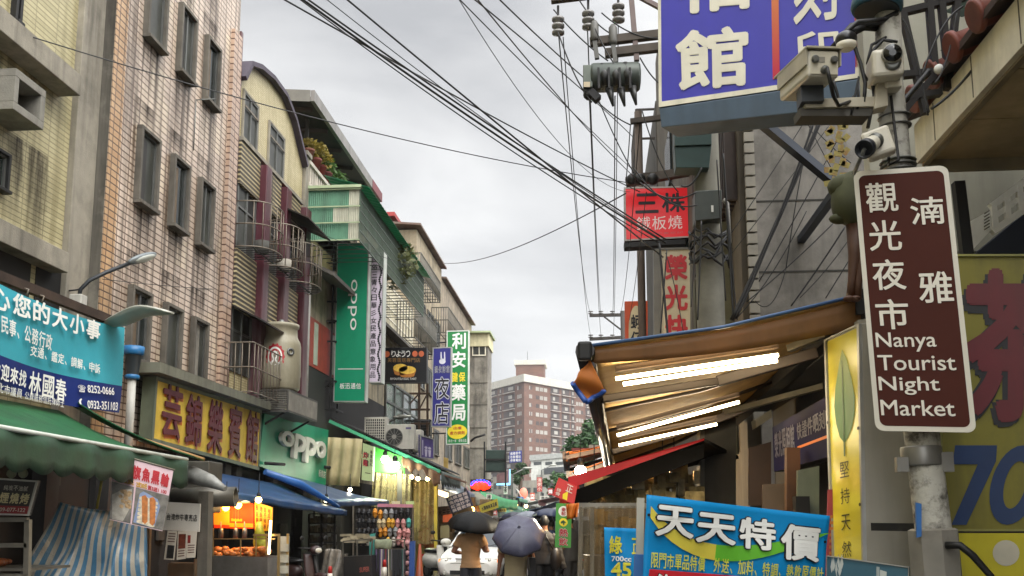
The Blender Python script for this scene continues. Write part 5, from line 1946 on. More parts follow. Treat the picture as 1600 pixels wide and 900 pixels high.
part('hung_goods', m, mat('orange_goods', '#a8622a', .6, var=.5, vs_=4), t)
# next stalls: grey tarp, white and green awnings stepping away down the street
def awp(label, pts, ds, m, val=.25, scal=6, drop=None, cat='awning'):
 """awning from four pixels: wall near, wall far, front far, front near with their distances"""
 P = [aY(a, b, d) for (a, b), d in zip(pts, ds)]
 return aw(label, P[0], P[1], P[2], P[3], 10, 5, .08, m, val, scal, ruck=.04)
awp('slate grey tarp awning just past the brown flaps', [(680, 728), (690, 733), (741, 772), (690, 752)], [37, 45, 44, 36.5], mat('slate_tarp', '#3f4a55', .4, var=.3, streak=.3), .35, 3)
awp('dull cream awning with a pale edge between grey tarp and red lantern', [(724, 756), (740, 762), (776, 786), (728, 774)], [46, 56, 55, 46], mat('dull_cream_awning', '#6d6a55', .6, var=.3, streak=.4), .5, 3)
awp('bright green awning behind the red lantern sign', [(750, 768), (770, 772), (808, 782), (756, 776)], [56, 68, 68, 56], mat('bright_green_awning', '#1f7a44', .5, var=.15, streak=.2), .7, 4)
awp('darker green awning with pale rim, lowest of the far left row', [(770, 786), (800, 786), (830, 796), (778, 800)], [64, 90, 90, 64], mat('bluish_green_awning', '#22604a', .5, var=.2, streak=.2), .4, 4)
awp('long pale far awning running toward the end of the street', [(805, 762), (822, 776), (862, 790), (820, 782)], [90, 130, 130, 90], mat('pale_awning', '#8a8a80', .6, var=.2), .5, 4)
bulb('small white bulb under the slate grey tarp', aY(727, 772, 40), .12, '#fff8e0', 20, 10)
q = qY([(681, 764), (700, 770), (700, 779), (681, 772)], 40)
solo('tube_light', MB().slab(q.q, .1), glow('tube_peach', '#ffdca0', 3), 'peach glowing strip lamp under the slate grey tarp', 'lamp')
# tilted dark character board, yellow boards, notices
q = qD([(696, 778), (731, 766), (739, 790), (706, 803)], [34, 34, 34, 34])
t = thing('hanging_board', 'tilted dark navy board covered with four rows of pale characters', 'sign', q.p(.5, 1))
part('board', MB().slab(q.q, .06), mat('board_navy', '#25263f', .5, var=.15), t)
m = MB()
for r, s in enumerate(('鍋燒意麵', '魚肉羹湯', '紅油抄手', '麻醬乾麵')):
 line(m, q, s, (.06, .04 + r * .24, .94, .24 + r * .24), bold=.03, w=.01)
part('lettering', m, mat('pale_pink_lettering', '#c5b5b0', .5), t)
q = qD([(748, 790), (777, 779), (779, 793), (752, 802)], [37] * 4)
t = thing('hanging_board', 'tilted yellow board with a row of black characters above the black umbrella', 'sign', q.p(.5, 1))
part('board', MB().slab(q.q, .06), mat('board_yellow2', '#c0ae38', .5, var=.12), t)
m = MB()
line(m, q, '大腸麵線臭豆腐', (.08, .3, .94, .75), bold=.03, w=.01)
part('lettering', m, M_blet, t)
q = qY([(682, 792), (706, 790), (706, 812), (682, 812)], 35.5)
t = thing('hanging_board', 'dim brown board with dark characters left of the tilted navy board', 'sign', q.p(.5, 1))
part('board', MB().slab(q.q, .06), mat('board_tan', '#7a6650', .5, var=.2), t)
m = MB()
line(m, q, '大三元', (.1, .25, .9, .7), bold=.03, w=.01)
part('lettering', m, M_blet, t)
q = qY([(692, 805), (706, 803), (706, 815), (692, 816)], 35.2)
solo('lit_picture', MB().slab(q.q, .05), mat('lit_picture', '#b5542e', .5, var=.6, vs_=3, emit=.5), 'small orange lit food picture under the brown board', 'picture')
q = qY([(688, 822), (702, 820), (702, 840), (688, 841)], 33.5)
solo('notice', MB().slab(q.q, .02), mat('notice_cream', '#a59a70', .6, var=.1), 'cream paper notice hanging above the white scooter', 'notice')
m = MB()
R = random.Random(21)
for k in range(46):
 p = aY(R.uniform(684, 765), R.uniform(788, 845), R.uniform(37, 44))
 m.cbox(p, (R.uniform(.2, .7), R.uniform(.2, .5), R.uniform(.2, .7)), R.uniform(-.6, .6))
solo('stall_goods', m, mat('mixed_goods', '#6a5434', .6, var=.7, vs_=1.3), 'jumble of brown and ochre goods in the stalls behind the black umbrella', 'goods', kind='stuff')
bulb('warm stall bulb just above the black umbrella, left', aY(737, 796, 38), .12, '#ffb860', 15, 20)
bulb('warm stall bulb beyond the yellow tilted board', aY(744, 806, 39), .1, '#ffc070', 12, 12)
# red LED lantern cluster
t = thing('led_lantern', 'glowing red oval lamp sign with small blue lights around its top', 'lit sign', aY(751, 766, 48))
m = MB()
for k in range(5):
 m.ball(aY(741 + k * 5, 758 + (k % 2) * 2, 48), .2, 10, 7, (1, .6, 1))
part('red_bulbs', m, glow('led_red', '#ff2a10', 3.0), t)
m = MB()
for k in range(9):
 a = PI * k / 8
 m.ball(aY(751 - 14 * math.cos(a), 757 - 6 * math.sin(a), 47.8), .07, 7, 5)
part('blue_bulbs', m, glow('led_blue', '#2a40ff', 2.5), t)
part('backing', MB().slab([aY(735, 749, 48.3), aY(767, 749, 48.3), aY(767, 768, 48.3), aY(735, 768, 48.3)], .1), M_dark, t)
# dark green electric boxes and lit cyan sign further along
t = thing('transformer_box', 'dark green utility cabinet on a tall post beside the grey concrete block', 'cabinet', aY(776, 740, 60))
m = MB().slab([aY(759, 703, 60), aY(789, 703, 60), aY(789, 736, 60), aY(759, 736, 60)], 1.0)
part('cabinet', m, mat('cabinet_green', '#1f332c', .5, var=.2), t, .03)
m = MB()
for a, b in (((757, 690), (757, 760)), ((790, 690), (790, 760)), ((757, 718), (790, 718)), ((757, 737), (790, 737))):
 m.beam(aY(*a, 59.9), aY(*b, 59.9), .1)
part('frame', m, M_black, t)
q = qY([(776, 742), (797, 733), (797, 758), (776, 758)], 62)
t = thing('lit_sign', 'small sign with a cyan lit edge and pinkish face under the dark green cabinet', 'lit sign', q.p(.5, 1))
part('face_panel', MB().slab(q.q, .3), mat('pinkish_face', '#8a6a6c', .5, var=.3, vs_=2), t)
m = MB()
rect(m, q, (-.02, .86, 1.02, 1.0), .02)
rect(m, q, (.93, 0, 1.02, .86), .02)
part('lit_edge', m, glow('cyan_glow', '#7fd0ff', 1.4), t)
q = qY([(796, 706), (815, 704), (815, 722), (796, 723)], 70)
t = thing('street_sign', 'small blue sign with rows of white characters before the red apartment block', 'sign', q.p(.5, 1))
part('board', MB().slab(q.q, .08), mat('board_blue', '#26358a', .5), t)
m = MB()
for r in range(3):
 line(m, q, ('南雅夜市', '往板橋站', '停車場前')[r], (.06, .06 + r * .31, .94, .32 + r * .31), bold=.02, w=.02)
part('lettering', m, M_wlet, t)
q = qY([(704, 714), (699, 714), (693, 714), (699, 740)], 46)
q = qY([(693, 714), (700, 716), (700, 738), (693, 738)], 46)
solo('hanging_sign', MB().slab(q.q, .1), mat('ochre_sign', '#a58a4a', .5, var=.2), 'small ochre sign under the green pharmacy sign', 'sign')
# lower wall clutter of the tan row: pipes, cages, conduit (one thing per fitting)
for (px0, px1, py0, py1, d, lab) in ((612, 630, 650, 672, 45, 'dark louvred box behind the white air conditioner'), (642, 672, 655, 680, 45, 'black ribbed box on the tan wall left of the violet sign')):
 m = MB().slab([aY(px0, py0, d), aY(px1, py0, d), aY(px1, py1, d), aY(px0, py1, d)], .5)
 for k in range(6):
  py = py0 + (py1 - py0) * (k + .5) / 6
  m.slab([aY(px0, py - 1, d - .04), aY(px1, py - 1, d - .04), aY(px1, py + .4, d - .02), aY(px0, py + .4, d - .02)], .03)
 solo('ventilation_box', m, mat('vent_black', '#252422', .6, var=.2), lab, 'vent')
t = thing('pipe_frame', 'rusty brown pipe frame with cross braces between tart sign and violet sign', 'frame', aY(650, 700, 44))
m = MB()
for px in (632, 655, 668):
 m.beam(aY(px, 600, 44), aY(px, 700, 44), .1)
for py in (615, 640, 662):
 m.beam(aY(628, py, 44), aY(672, py, 44), .09)
m.beam(aY(632, 640, 43.9), aY(655, 615, 43.9), .06)
m.beam(aY(655, 640, 43.9), aY(668, 615, 43.9), .06)
part('pipes', m, mat('rust_pipe', '#4a372a', .6, .3, var=.3), t)
pts = [aY(592, 672, 33), aY(606, 660, 33), aY(622, 652, 32.8), aY(642, 650, 32.6)]
t = thing('street_lamp', 'thin pale street lamp arm above the air conditioners', 'street lamp', pts[0])
part('arm', MB().tube(pts[:3], .04, 6), M_alu, t)
part('lamp_head', MB().tube(pts[2:], [.1, .03], 8).ball(pts[2], .12, 8, 6, (1.6, 1, .5)), mat('lamp_pale', '#8d9288'), t)
pts = [aY(735, 690, 50), aY(742, 684, 50), aY(758, 679, 49.8)]
t = thing('street_lamp', 'small dark curved lamp arm in front of the grey concrete block', 'street lamp', pts[0])
part('arm', MB().tube(pts, .06, 6), M_black, t)
# ================================================================== far end of the street
M_brick = tiles('apartment_brick', '#6c4a3a', '#604032', '#54382d', 1.2, .4, .02, off=.5, streak=.15, rough=.8)
YF = 330
C0 = aY(819, 585, YF)
zt = C0.z
Lp = CAM + ray(752, 603) * ((zt - CAM.z) / ray(752, 603).z)
Rp = CAM + ray(932, 606) * ((zt - CAM.z) / ray(932, 606).z)
t = thing('apartment_block', 'tall red brick apartment block with pale cornice and rooftop turret at street end', 'apartment block', (C0.x, C0.y, 0))
hb = zt - 2.6
foot = [V((C0.x, C0.y, 0)), V((Rp.x, Rp.y, 0)), V((Rp.x - 20, Rp.y + 40, 0)), V((Lp.x + 10, Lp.y + 60, 0)), V((Lp.x, Lp.y, 0))]
part('wall', MB().prism(foot, (0, 0, hb)), M_brick, t)
cm = MB()
big = [C0.lerp(p, 1) for p in foot]
ctr = sum(foot, V()) / 5
f2 = [ctr + (p - ctr) * 1.03 for p in foot]
cm.prism([V((p.x, p.y, hb)) for p in f2], (0, 0, 2.6))
part('cornice', cm, mat('cornice_cream', '#b5b1a4', .7, streak=.3), t)
def apt(side, P, Qp, cols):
 """window bays on one face from P to Qp; cols: list of (f0, f1, kind)"""
 d = (Qp - P)
 d.z = 0
 n = V((d.y, -d.x, 0)).normalized()
 if n.dot(CAM - P) < 0:
  n = -n
 nf = 17
 dark, pale = MB(), MB()
 R = random.Random(side)
 for r in range(nf):
  z = hb - 2.4 - r * 3.05
  for f0, f1, kind in cols:
   a, b = P + d * f0 + n * .06, P + d * f1 + n * .06
   a.z = b.z = 0
   if kind == 'w':
    k = 3
    for i in range(k):
     s, e = a.lerp(b, (i + .1) / k), a.lerp(b, (i + .9) / k)
     (pale if R.random() < .75 else dark).add([s + V((0, 0, z)), e + V((0, 0, z)), e + V((0, 0, z + 1.35)), s + V((0, 0, z + 1.35))], [(0, 1, 2, 3)])
   else:
    rec, slab_ = MB(), MB()
    rec.add([a + V((0, 0, z - .2)), b + V((0, 0, z - .2)), b + V((0, 0, z + 2.2)), a + V((0, 0, z + 2.2))], [(0, 1, 2, 3)])
    slab_.hexa([a + V((0, 0, z - .4)), b + V((0, 0, z - .4)), b + V((0, 0, z - .15)), a + V((0, 0, z - .15))], [p + n * .7 for p in (a + V((0, 0, z - .4)), b + V((0, 0, z - .4)), b + V((0, 0, z - .15)), a + V((0, 0, z - .15)))])
    bp = part('balcony', rec, mat('apartment_dark', '#3a302e', .7, var=.3, vs_=.3), t)
    part('slab', slab_, mat('apartment_slab', '#a39a90', .7), bp)
    s = a.lerp(b, R.uniform(.1, .4)) + n * .1
    e = s + (b - a) * R.uniform(.25, .5)
    pale.add([s + V((0, 0, z + .5)), e + V((0, 0, z + .5)), e + V((0, 0, z + 1.7)), s + V((0, 0, z + 1.7))], [(0, 1, 2, 3)])
 part('dark_window', dark, mat('apartment_dark', '#3a302e', .7, var=.3, vs_=.3), t, kind='stuff')
 part('window_glass', pale, mat('apartment_pale', '#8f8b82', .4, var=.25, vs_=.3), t, kind='stuff')
apt(1, C0, Rp, [(.06, .1, 'w'), (.14, .3, 'w'), (.34, .46, 'b'), (.49, .6, 'b'), (.62, .67, 'b'), (.69, .8, 'w'), (.83, .9, 'b'), (.93, .99, 'b')])
apt(2, C0, Lp, [(.05, .15, 'w'), (.2, .45, 'b'), (.5, .55, 'b'), (.6, .9, 'b')])
tw = MB()
a, b = aY(806, 570, YF + 18), aY(850, 570, YF + 18)
z0, z1 = zt - .5, aY(820, 563, YF + 18).z
tw.box((a.x, YF + 18, z0), (b.x, YF + 28, z1 - 1.7))
tu = part('turret', tw, M_brick, t)
part('turret_cap', MB().box((a.x - .6, YF + 17.4, z1 - 1.7), (b.x + .6, YF + 28.6, z1)), mat('cornice_cream', '#b5b1a4'), tu)
m = MB()
for k in range(3):
 c = V((a.x + (b.x - a.x) * (k + .5) / 3, YF + 17.9, z0 + 2.2))
 m.prism([c + V((1.2 * math.cos(x), 0, 1.2 * math.sin(x))) for x in [PI * i / 10 for i in range(11)]], (0, .05, 0))
part('arch', m, mat('arch_brown', '#5a2f2a', .7), tu)
m = MB()
m.tube([V((a.x + 4, YF + 22, z1)), V((a.x + 4, YF + 22, z1 + 4))], .08, 5)
part('antenna', m, M_black, tu)
# white low building
YW = 150
t = thing('white_building', 'low white building with dark windows in front of the red apartment block', 'building', aY(856, 760, YW))
part('wall', MB().slab([aY(830, 718, YW), aY(886, 712, YW), aY(886, 815, YW), aY(830, 815, YW)], 8, V((0, 1, 0))), mat('white_wall', '#b9bab2', .7, streak=.4), t)
part('roof', MB().slab([aY(828, 711, YW - .3), aY(888, 707, YW - .3), aY(888, 714, YW - .3), aY(828, 720, YW - .3)], 9, V((0, 1, 0))), mat('roof_grey', '#8f918c', .7), t)
m = MB()
for a_, b_ in ((834, 846), (852, 863), (868, 880)):
 m.slab([aY(a_, 722, YW - .05), aY(b_, 721, YW - .05), aY(b_, 726, YW - .05), aY(a_, 727, YW - .05)], .04)
part('window', m, mat('far_window', '#2f3433', .3), t)
m = MB()
m.slab([aY(850, 731, YW - 1.5), aY(886, 729, YW - 1.5), aY(886, 736, YW - 1.5), aY(850, 741, YW - 1.5)], 1.4, V((0, 1, 0)))
part('canopy', m, mat('far_dark', '#33373a', .6), t)
# low grey clutter buildings beyond
for (x0, x1, y0, d, col, lab) in ((770, 800, 745, 110, '#6d6a62', 'low grey shop row behind the cyan lit sign'), (800, 842, 752, 128, '#79756b', 'low pale shop row in front of the white building'),
          (838, 900, 742, 138, '#85857c', 'grey green low block under the white building')):
 t = thing('low_building', lab, 'building', aY((x0 + x1) / 2, 815, d))
 part('wall', MB().slab([aY(x0, y0, d), aY(x1, y0 - 2, d), aY(x1, 820, d), aY(x0, 820, d)], 5, V((0, 1, 0))), mat('low_' + col[1:], col, .8, var=.3, vs_=.5, streak=.5), t)
 m = MB()
 for k in range(4):
  px = x0 + (x1 - x0) * (k + .2) / 4
  for py in (y0 + 10, y0 + 28):
   m.slab([aY(px, py, d - .05), aY(px + (x1 - x0) * .14, py, d - .05), aY(px + (x1 - x0) * .14, py + 9, d - .05), aY(px, py + 9, d - .05)], .04)
 part('window', m, mat('far_window', '#2f3433'), t)
# trees
def tree(label, c, r, h, n, seed, col, trunk=True, leaf=.3):
 t = thing('tree', label, 'tree', V((c.x, c.y, 0)))
 R = random.Random(seed)
 cl = [V((R.gauss(0, .42) * r, R.gauss(0, .42) * r, R.gauss(.1, .38) * h)) for _ in range(16)]
 m = MB()
 for _ in range(n):
  k = R.choice(cl)
  d = V((R.gauss(0, 1), R.gauss(0, 1), R.gauss(0, 1))).normalized()
  p = c + k + d * r * .36 * R.random() ** .33
  a = V((R.gauss(0, 1), R.gauss(0, 1), R.gauss(0, .5))).normalized()
  b = a.cross(d + V((.01, .3, .1))).normalized()
  s = leaf * R.uniform(.6, 1.3)
  m.add([p - a * s, p + b * s * .6, p + a * s, p - b * s * .6], [(0, 1, 2, 3)])
 part('crown', m, mat('foliage_' + col[1:], col, .65, var=.5, vs_=.9, trans=.25), t)
 m = MB().tube([V((c.x, c.y, 0)), c + V((.1 * r, 0, -h * .6)), c + V((0, 0, h * .3))], [.3, .2, .06], 8)
 for k in cl[:6]:
  m.tube([c + V((0, 0, -h * .5)), c + k * .8], [.12, .03], 5)
 part('trunk', m, mat('bark', '#4a3c30', .9, var=.3), t)
 return t
tree('broad dark green street tree behind the orange lit awnings', aY(914, 702, 75), 1.9, 1.7, 2600, 1, '#33512a', leaf=.2)
tree('smaller green street tree lower down by the red hanging sign', aY(880, 752, 95), 1.3, 1.8, 1300, 2, '#3d5a30', leaf=.2)
tree('small tree between the grey concrete block and the blue street sign', aY(812, 738, 100), .9, 1.5, 900, 3, '#3a5230', leaf=.2)
# far street furniture: lamp posts, red lanterns
for px, py0, d, lab in ((800, 742, 80, 'thin grey far lamp post with a short arm left of the road'), (846, 735, 105, 'thin grey far lamp post with a short arm near the white building')):
 p = aY(px, py0, d)
 t = thing('lamp_post', lab, 'lamp post', V((p.x, p.y, 0)))
 part('post', MB().tube([V((p.x, p.y, 0)), p, p + V((1.0, 0, .5))], [.1, .07, .06], 6), M_alu, t)
 part('lamp_head', MB().ball(p + V((1.3, 0, .55)), .3, 8, 6, (1.4, .6, .4)), mat('lamp_pale', '#8d9288'), t)
for px, py, d, lab in ((843, 752, 88, 'red vertical banner of characters hanging over the far road'), (818, 771, 92, 'pinkish lantern glowing at the far left stalls')):
 if d == 88:
  q = qY([(839, 746), (847, 746), (847, 768), (839, 768)], d)
  t = thing('hanging_sign', lab, 'sign', q.p(.5, 1))
  part('board', MB().slab(q.q, .1), mat('far_red_board', '#a03a34', .5), t)
  m = MB()
  line(m, q, '清粥小', (.1, .04, .9, .96), vert=True, bold=.02, w=.02)
  part('lettering', m, mat('far_pale_letter', '#cfb5a8', .5), t)
 else:
  solo('lantern', MB().ball(aY(px, py, d), .5, 10, 8, (.8, .8, 1.1)), mat('lantern_pink', '#c9705a', .5, emit=.6), lab, 'lantern')
# far stall clutter at road level, too small to tell apart
m = MB()
R = random.Random(77)
for k in range(130):
 d = R.uniform(46, 120)
 s = R.choice((-1, 1))
 x = R.uniform(-7.8, -5.2) if s < 0 else R.uniform(-1.0, 1.0)
 m.cbox((x, d, R.uniform(.2, 1.6)), (R.uniform(.4, 1.2), R.uniform(.4, 1.2), R.uniform(.3, 1.2)), R.random())
solo('far_stall_goods', m, mat('far_goods', '#4a443c', .7, var=.7, vs_=.5), 'dark indistinct stall goods lining both sides of the far road', 'goods', kind='stuff')
for k, (px, py, d, col) in enumerate(((806, 789, 75, '#ffd070'), (822, 791, 85, '#ffe0a0'), (838, 800, 70, '#ffb060'), (858, 795, 80, '#fff0d0'))):
 bulb(('faint warm far stall bulb, leftmost', 'faint pale far stall bulb above the grey umbrella', 'orange far stall bulb over the parked cars', 'whitish far stall bulb left of the green hot drink sign')[k], aY(px, py, d), .16, col, 10, 0)
# small far shop signs and hung goods over both kerbs
for px, py, w_, h_, d, col, ch, lab in ((772, 800, 9, 10, 58, '#b8322a', '火鍋', 'red two character far sign between black umbrella and green awning'), (785, 797, 12, 5, 62, '#c9b040', '麵線糊', 'wide little yellow far sign over the left stalls'),
  (790, 765, 6, 14, 66, '#d0cfc4', '茶', 'white single character far sign under the cyan lit edge'), (812, 780, 12, 7, 80, '#2f5a9a', '小吃', 'blue far sign with pale characters above the road'),
  (832, 776, 7, 12, 95, '#b5482e', '肉圓', 'rust red narrow far sign near the pale far awning'), (851, 778, 14, 6, 100, '#c6c2b4', '雅市', 'whitish wide far sign below the low white building'),
  (860, 768, 8, 10, 84, '#9a2f34', '燒', 'dark red far sign left of the tilted red sign'), (822, 799, 9, 6, 60, '#3f8a4a', '冰', 'small green far sign just above the grey umbrella'),
  (716, 812, 12, 9, 36, '#d8c87a', '豆花', 'pale yellow card left of the black umbrella top'), (764, 776, 8, 7, 52, '#e0dccf', '湯', 'white card beneath the red glowing lantern sign')):
 q = qY([(px - w_ / 2, py - h_ / 2), (px + w_ / 2, py - h_ / 2), (px + w_ / 2, py + h_ / 2), (px - w_ / 2, py + h_ / 2)], d)
 t = thing('hanging_sign', lab, 'sign', q.p(.5, 1), 'small far shop signs')
 part('board', MB().slab(q.q, .08), mat('far_sign_' + col[1:], col, .5, var=.15), t)
 m = MB()
 line(m, q, ch, (.1, .12, .9, .88), vert=h_ > w_, bold=.02, w=.02)
 part('lettering', m, M_blet if col in ('#c9b040', '#d0cfc4', '#c6c2b4', '#d8c87a', '#e0dccf') else M_wlet, t)
for k, (px, py, d, dx, col, lab) in enumerate(((788, 778, 72, -2.2, '#3a6a52', 'dull green canopy over the farthest left stalls'), (838, 786, 85, 2.2, '#8f8f88', 'pale grey canopy over the farthest right stalls'),
  (866, 782, 60, 2.0, '#7a3a34', 'brick red canopy beyond the tilted red sign'), (846, 798, 52, 1.6, '#3a4a6a', 'blue canopy low behind the grey umbrella'))):
 c = aY(px, py, d)
 P = [c + V((dx * .5, 0, .5)), c + V((dx * .5, 9, .5)), c + V((-dx * .5, 9, 0)), c + V((-dx * .5, 0, 0))]
 aw(lab, P[0], P[1], P[2], P[3], 6, 4, .05, mat('canopy_' + col[1:], col, .6, var=.2, streak=.2), .3, 4)
# ================================================================== RIGHT SIDE
XR = 2.1
# --- grey concrete block whose end wall faces the camera
yw = 13.6
t = thing('concrete_building', 'bare grey concrete building whose seamed end wall faces the camera at right', 'building', (5, 16, 0))
xw = aY(1176, 300, yw).x
part('wall', MB().box((xw, yw, 0), (xw + 6, yw + 8, 15)), mat('bare_concrete', '#827e77', .9, var=.16, streak=.7, blotch=.5, grime='#4a4741', bump=.25), t)
m = MB()
for py in (195, 313, 424, 535, 80, -30):
 z = aY(1250, py, yw).z
 m.box((xw + .02, yw - .006, z - .012), (xw + 6, yw - .001, z + .012))
part('form_joint', m, mat('joint_dark', '#3a3833', .9), t)
m = MB()
for k in range(70):
 z = 3 + k * .17
 m.box((xw - .1, yw - .03, z), (xw + .04, yw + .06, z + .14))
part('edge_quoin', m, mat('quoin_grey', '#8f8a7e', .8, var=.2), t)
# --- brown louvred facade further on
t = thing('louvred_building', 'dark brown louvred facade with beige pipes behind the utility pole', 'building', (4, 20, 0))
part('wall', MB().box((XR + .05, yw + .1, 0), (xw + 4, 30, 16.5)), mat('tile_brownish', '#5c5344', .8, var=.2, streak=.5), t)
m = MB()
for k in range(26):
 y = yw + .25 + k * .18
 m.box((XR - .12, y, 6.3), (XR + .05, y + .07, 9.2))
part('louvre', m, mat('louvre_brown', '#38291f', .6, var=.3, streak=.3), t)
m = MB()
m.tube([(XR - .05, yw + 3.2, 2.6), (XR - .05, yw + 3.2, 13)], .07, 8)
part('down_pipe', m, mat('pipe_beige', '#8f866c', .6, streak=.4), t)
for k, y in enumerate((yw + 1.0, yw + 2.0, yw + 4.6)):
 part('pilaster', MB().box((XR - .14, y, 2.6), (XR + .04, y + .35, 6.2)), mat('tile_yellowgrey', '#6f6a50', .8, var=.15, streak=.4), t)
for y in (17.5, 21, 24.5):
 for z in (4.2, 7.4, 10.6):
  w = MB().box((XR - .02, y, z), (XR + .04, y + 1.7, z + 1.4))
  part('window', w, M_glass, t)
# far corner of the same row seen left of the pole
t = thing('tall_building', 'dark narrow building edge with metal cage behind the red and white signs', 'building', (3.5, 30, 0))
part('wall', MB().box((XR + .02, 30.02, 0), (7, 37, 15.2)), mat('dark_stucco', '#4f4a42', .85, var=.2, streak=.5), t)
m = MB()
for k in range(10):
 m.beam((XR - .6, 30.2 + k * .4, 11.6), (XR - .6, 30.2 + k * .4, 15), .05)
for z in (11.6, 12.8, 14, 15):
 m.beam((XR - .6, 30.2, z), (XR - .6, 33.8, z), .06)
 m.beam((XR - .6, 30.2, z), (XR, 30.2, z), .06)
part('roof_cage', m, mat('cage_brown', '#3b332c', .6, .3), t)
t = thing('far_building', 'low dim shophouse row on the far right behind the orange lit awnings', 'building', (4, 45, 0))
part('wall', MB().box((XR + .3, 37.2, 0), (8, 58, 8.0)), mat('dim_plaster', '#5f584c', .85, var=.25, streak=.5), t)
# --- utility pole with cross arms, transformer, boxes
yp = 13.0
pb = aY(1108, 400, yp)
t = thing('utility_pole', 'thick grey concrete utility pole with cross arms reaching over the street', 'utility pole', (pb.x, yp, 0))
def zpole(py):
 return aY(1108, py, yp).z
part('post', MB().lathe([(.21, 0), (.19, 4), (.17, 8), (.155, 11)], (pb.x, yp, 0), n=20), mat('pole_concrete', '#7d7b70', .85, var=.12, streak=.4, blotch=.3), t)
wood = mat('arm_timber', '#4a423a', .8, var=.3, streak=.3)
z = [aY(862, 13, yp).z, aY(925, 78, yp).z, aY(960, 98, yp).z]
for (px, py), zz in zip(((862, 13), (922, 80), (945, 97)), z):
 x = aY(px, py, yp).x
 part('cross_arm', MB().beam((x, yp - .25, aY(px, py, yp).z), (pb.x + .5, yp - .25, aY(px, py, yp).z + .08 * (pb.x + .5 - x)), .1, .12), wood, t, .008)
m = MB()
m.beam(aY(985, -20, yp - .25), aY(995, 95, yp - .25), .07)
m.beam(aY(990, -10, yp - .25), (pb.x, yp - .2, aY(1108, 60, yp).z), .06)
part('arm_brace', m, mat('brace_pinkgrey', '#6d5f5c', .7), t)
def insul(par, p, n=3, r=.07, up=1):
 m = MB()
 prof = []
 for k in range(n):
  h = k * .1
  prof += [(.02, h), (r, h + .02), (r, h + .05), (.03, h + .07)]
 m.lathe(prof, p, V((0, 0, up)), 12)
 return part('insulator', m, mat('porcelain', '#7f7d7a', .25, var=.15), par)
for px, py, n in ((872, 27, 3), (919, 18, 3), (966, 7, 3)):
 insul(t, aY(px, py, yp - .25), n, .09, -1)
 part('insulator_rod', MB().tube([aY(px, py - 18, yp - .25), aY(px, py + 26, yp - .25)], .018, 6), M_black, t)
for px, py in ((929, 44), (958, 50)):
 m = MB().lathe([(.05, 0), (.06, .05), (.06, .25), (.03, .3)], aY(px, py + 20, yp - .3), n=10)
 m.beam(aY(px, py + 20, yp - .3), aY(px + 4, py + 48, yp - .3), .06)
 part('fuse_cutout', m, mat('cutout_grey', '#55544f', .5), t)
m = MB()
for px, py in ((944, 100), (962, 100), (980, 98)):
 m.tube([aY(px - 4, py + 2, yp - .4), aY(px + 1, py + 18, yp - .45), aY(px + 3, py + 34, yp - .4)], [.05, .08, .06], 8)
 m.tube([aY(px + 8, py + 38, yp - .4), aY(px + 14, py + 66, yp - .4)], [.06, .015], 8)
part('bushing', m, mat('bushing_black', '#232322', .4), t)
# transformer: a horizontal drum
tr = thing('transformer', 'grey green drum transformer hung from the cross arms over the street', 'transformer', aY(955, 150, yp))
a, b = aY(924, 122, yp - .3), aY(1000, 120, yp - .3)
d = (b - a).normalized()
L_ = (b - a).length
part('drum', MB().lathe([(.1, -.02), (.19, 0), (.2, .03), (.2, L_ - .03), (.17, L_), (.1, L_ + .01)], a, d, 20), mat('transformer_green', '#3f4640', .5, .2, var=.2, streak=.3), tr)
part('end_box', MB().slab([aY(911, 101, yp - .45), aY(926, 101, yp - .45), aY(926, 136, yp - .45), aY(911, 136, yp - .45)], .3), mat('transformer_pale', '#5a6158', .5, .2), tr, .01)
m = MB()
for px in (935, 951, 968, 984):
 m.beam(aY(px, 106, yp - .5), aY(px + 1, 138, yp - .5), .03)
m.beam(aY(918, 140, yp - .35), aY(935, 156, yp - .35), .14, .1)
m.ball(aY(920, 148, yp - .35), .08, 8, 6)
part('fittings', m, M_black, tr)
m = MB()
rect(m, Quad([aY(912, 128, yp - .46), aY(922, 128, yp - .46), aY(922, 136, yp - .46), aY(912, 136, yp - .46)]), (0, 0, 1, 1), .004)
part('tag', m, mat('tag_cream', '#b9a98a', .5), tr)
# green and grey boxes on the pole
yb_ = yp - .35
t2 = thing('electric_box', 'greenish electric cabinet high on the utility pole right under the blue sign', 'electric box', aY(1084, 250, yb_))
part('cabinet', MB().slab([aY(1054, 196, yb_), aY(1112, 196, yb_), aY(1112, 226, yb_), aY(1054, 228, yb_)], .35).slab([aY(1054, 229, yb_ + .02), aY(1112, 227, yb_ + .02), aY(1108, 262, yb_ + .02), aY(1056, 262, yb_ + .02)], .3), mat('box_teal', '#2f423f', .45, .2, var=.2), t2, .008)
part('latch', MB().cbox(aY(1098, 199, yb_ - .02), (.06, .03, .03)), M_black, t2)
t2 = thing('electric_box', 'dark grey square electric box strapped to the middle of the utility pole', 'electric box', aY(1107, 345, yb_))
part('cabinet', MB().slab([aY(1086, 298, yb_), aY(1128, 296, yb_), aY(1128, 341, yb_), aY(1086, 345, yb_)], .35), mat('box_grey', '#4a4f4c', .5, .2, var=.2, streak=.3), t2, .01)
part('plate', MB().cbox(aY(1113, 326, yb_ - .01), (.03, .01, .09)), M_wlet, t2)
part('conduit', MB().tube([aY(1130, 312, yb_), aY(1136, 318, yb_), aY(1140, 380, yb_)], .03, 6), mat('pipe_grey', '#8f8d86'), t2)
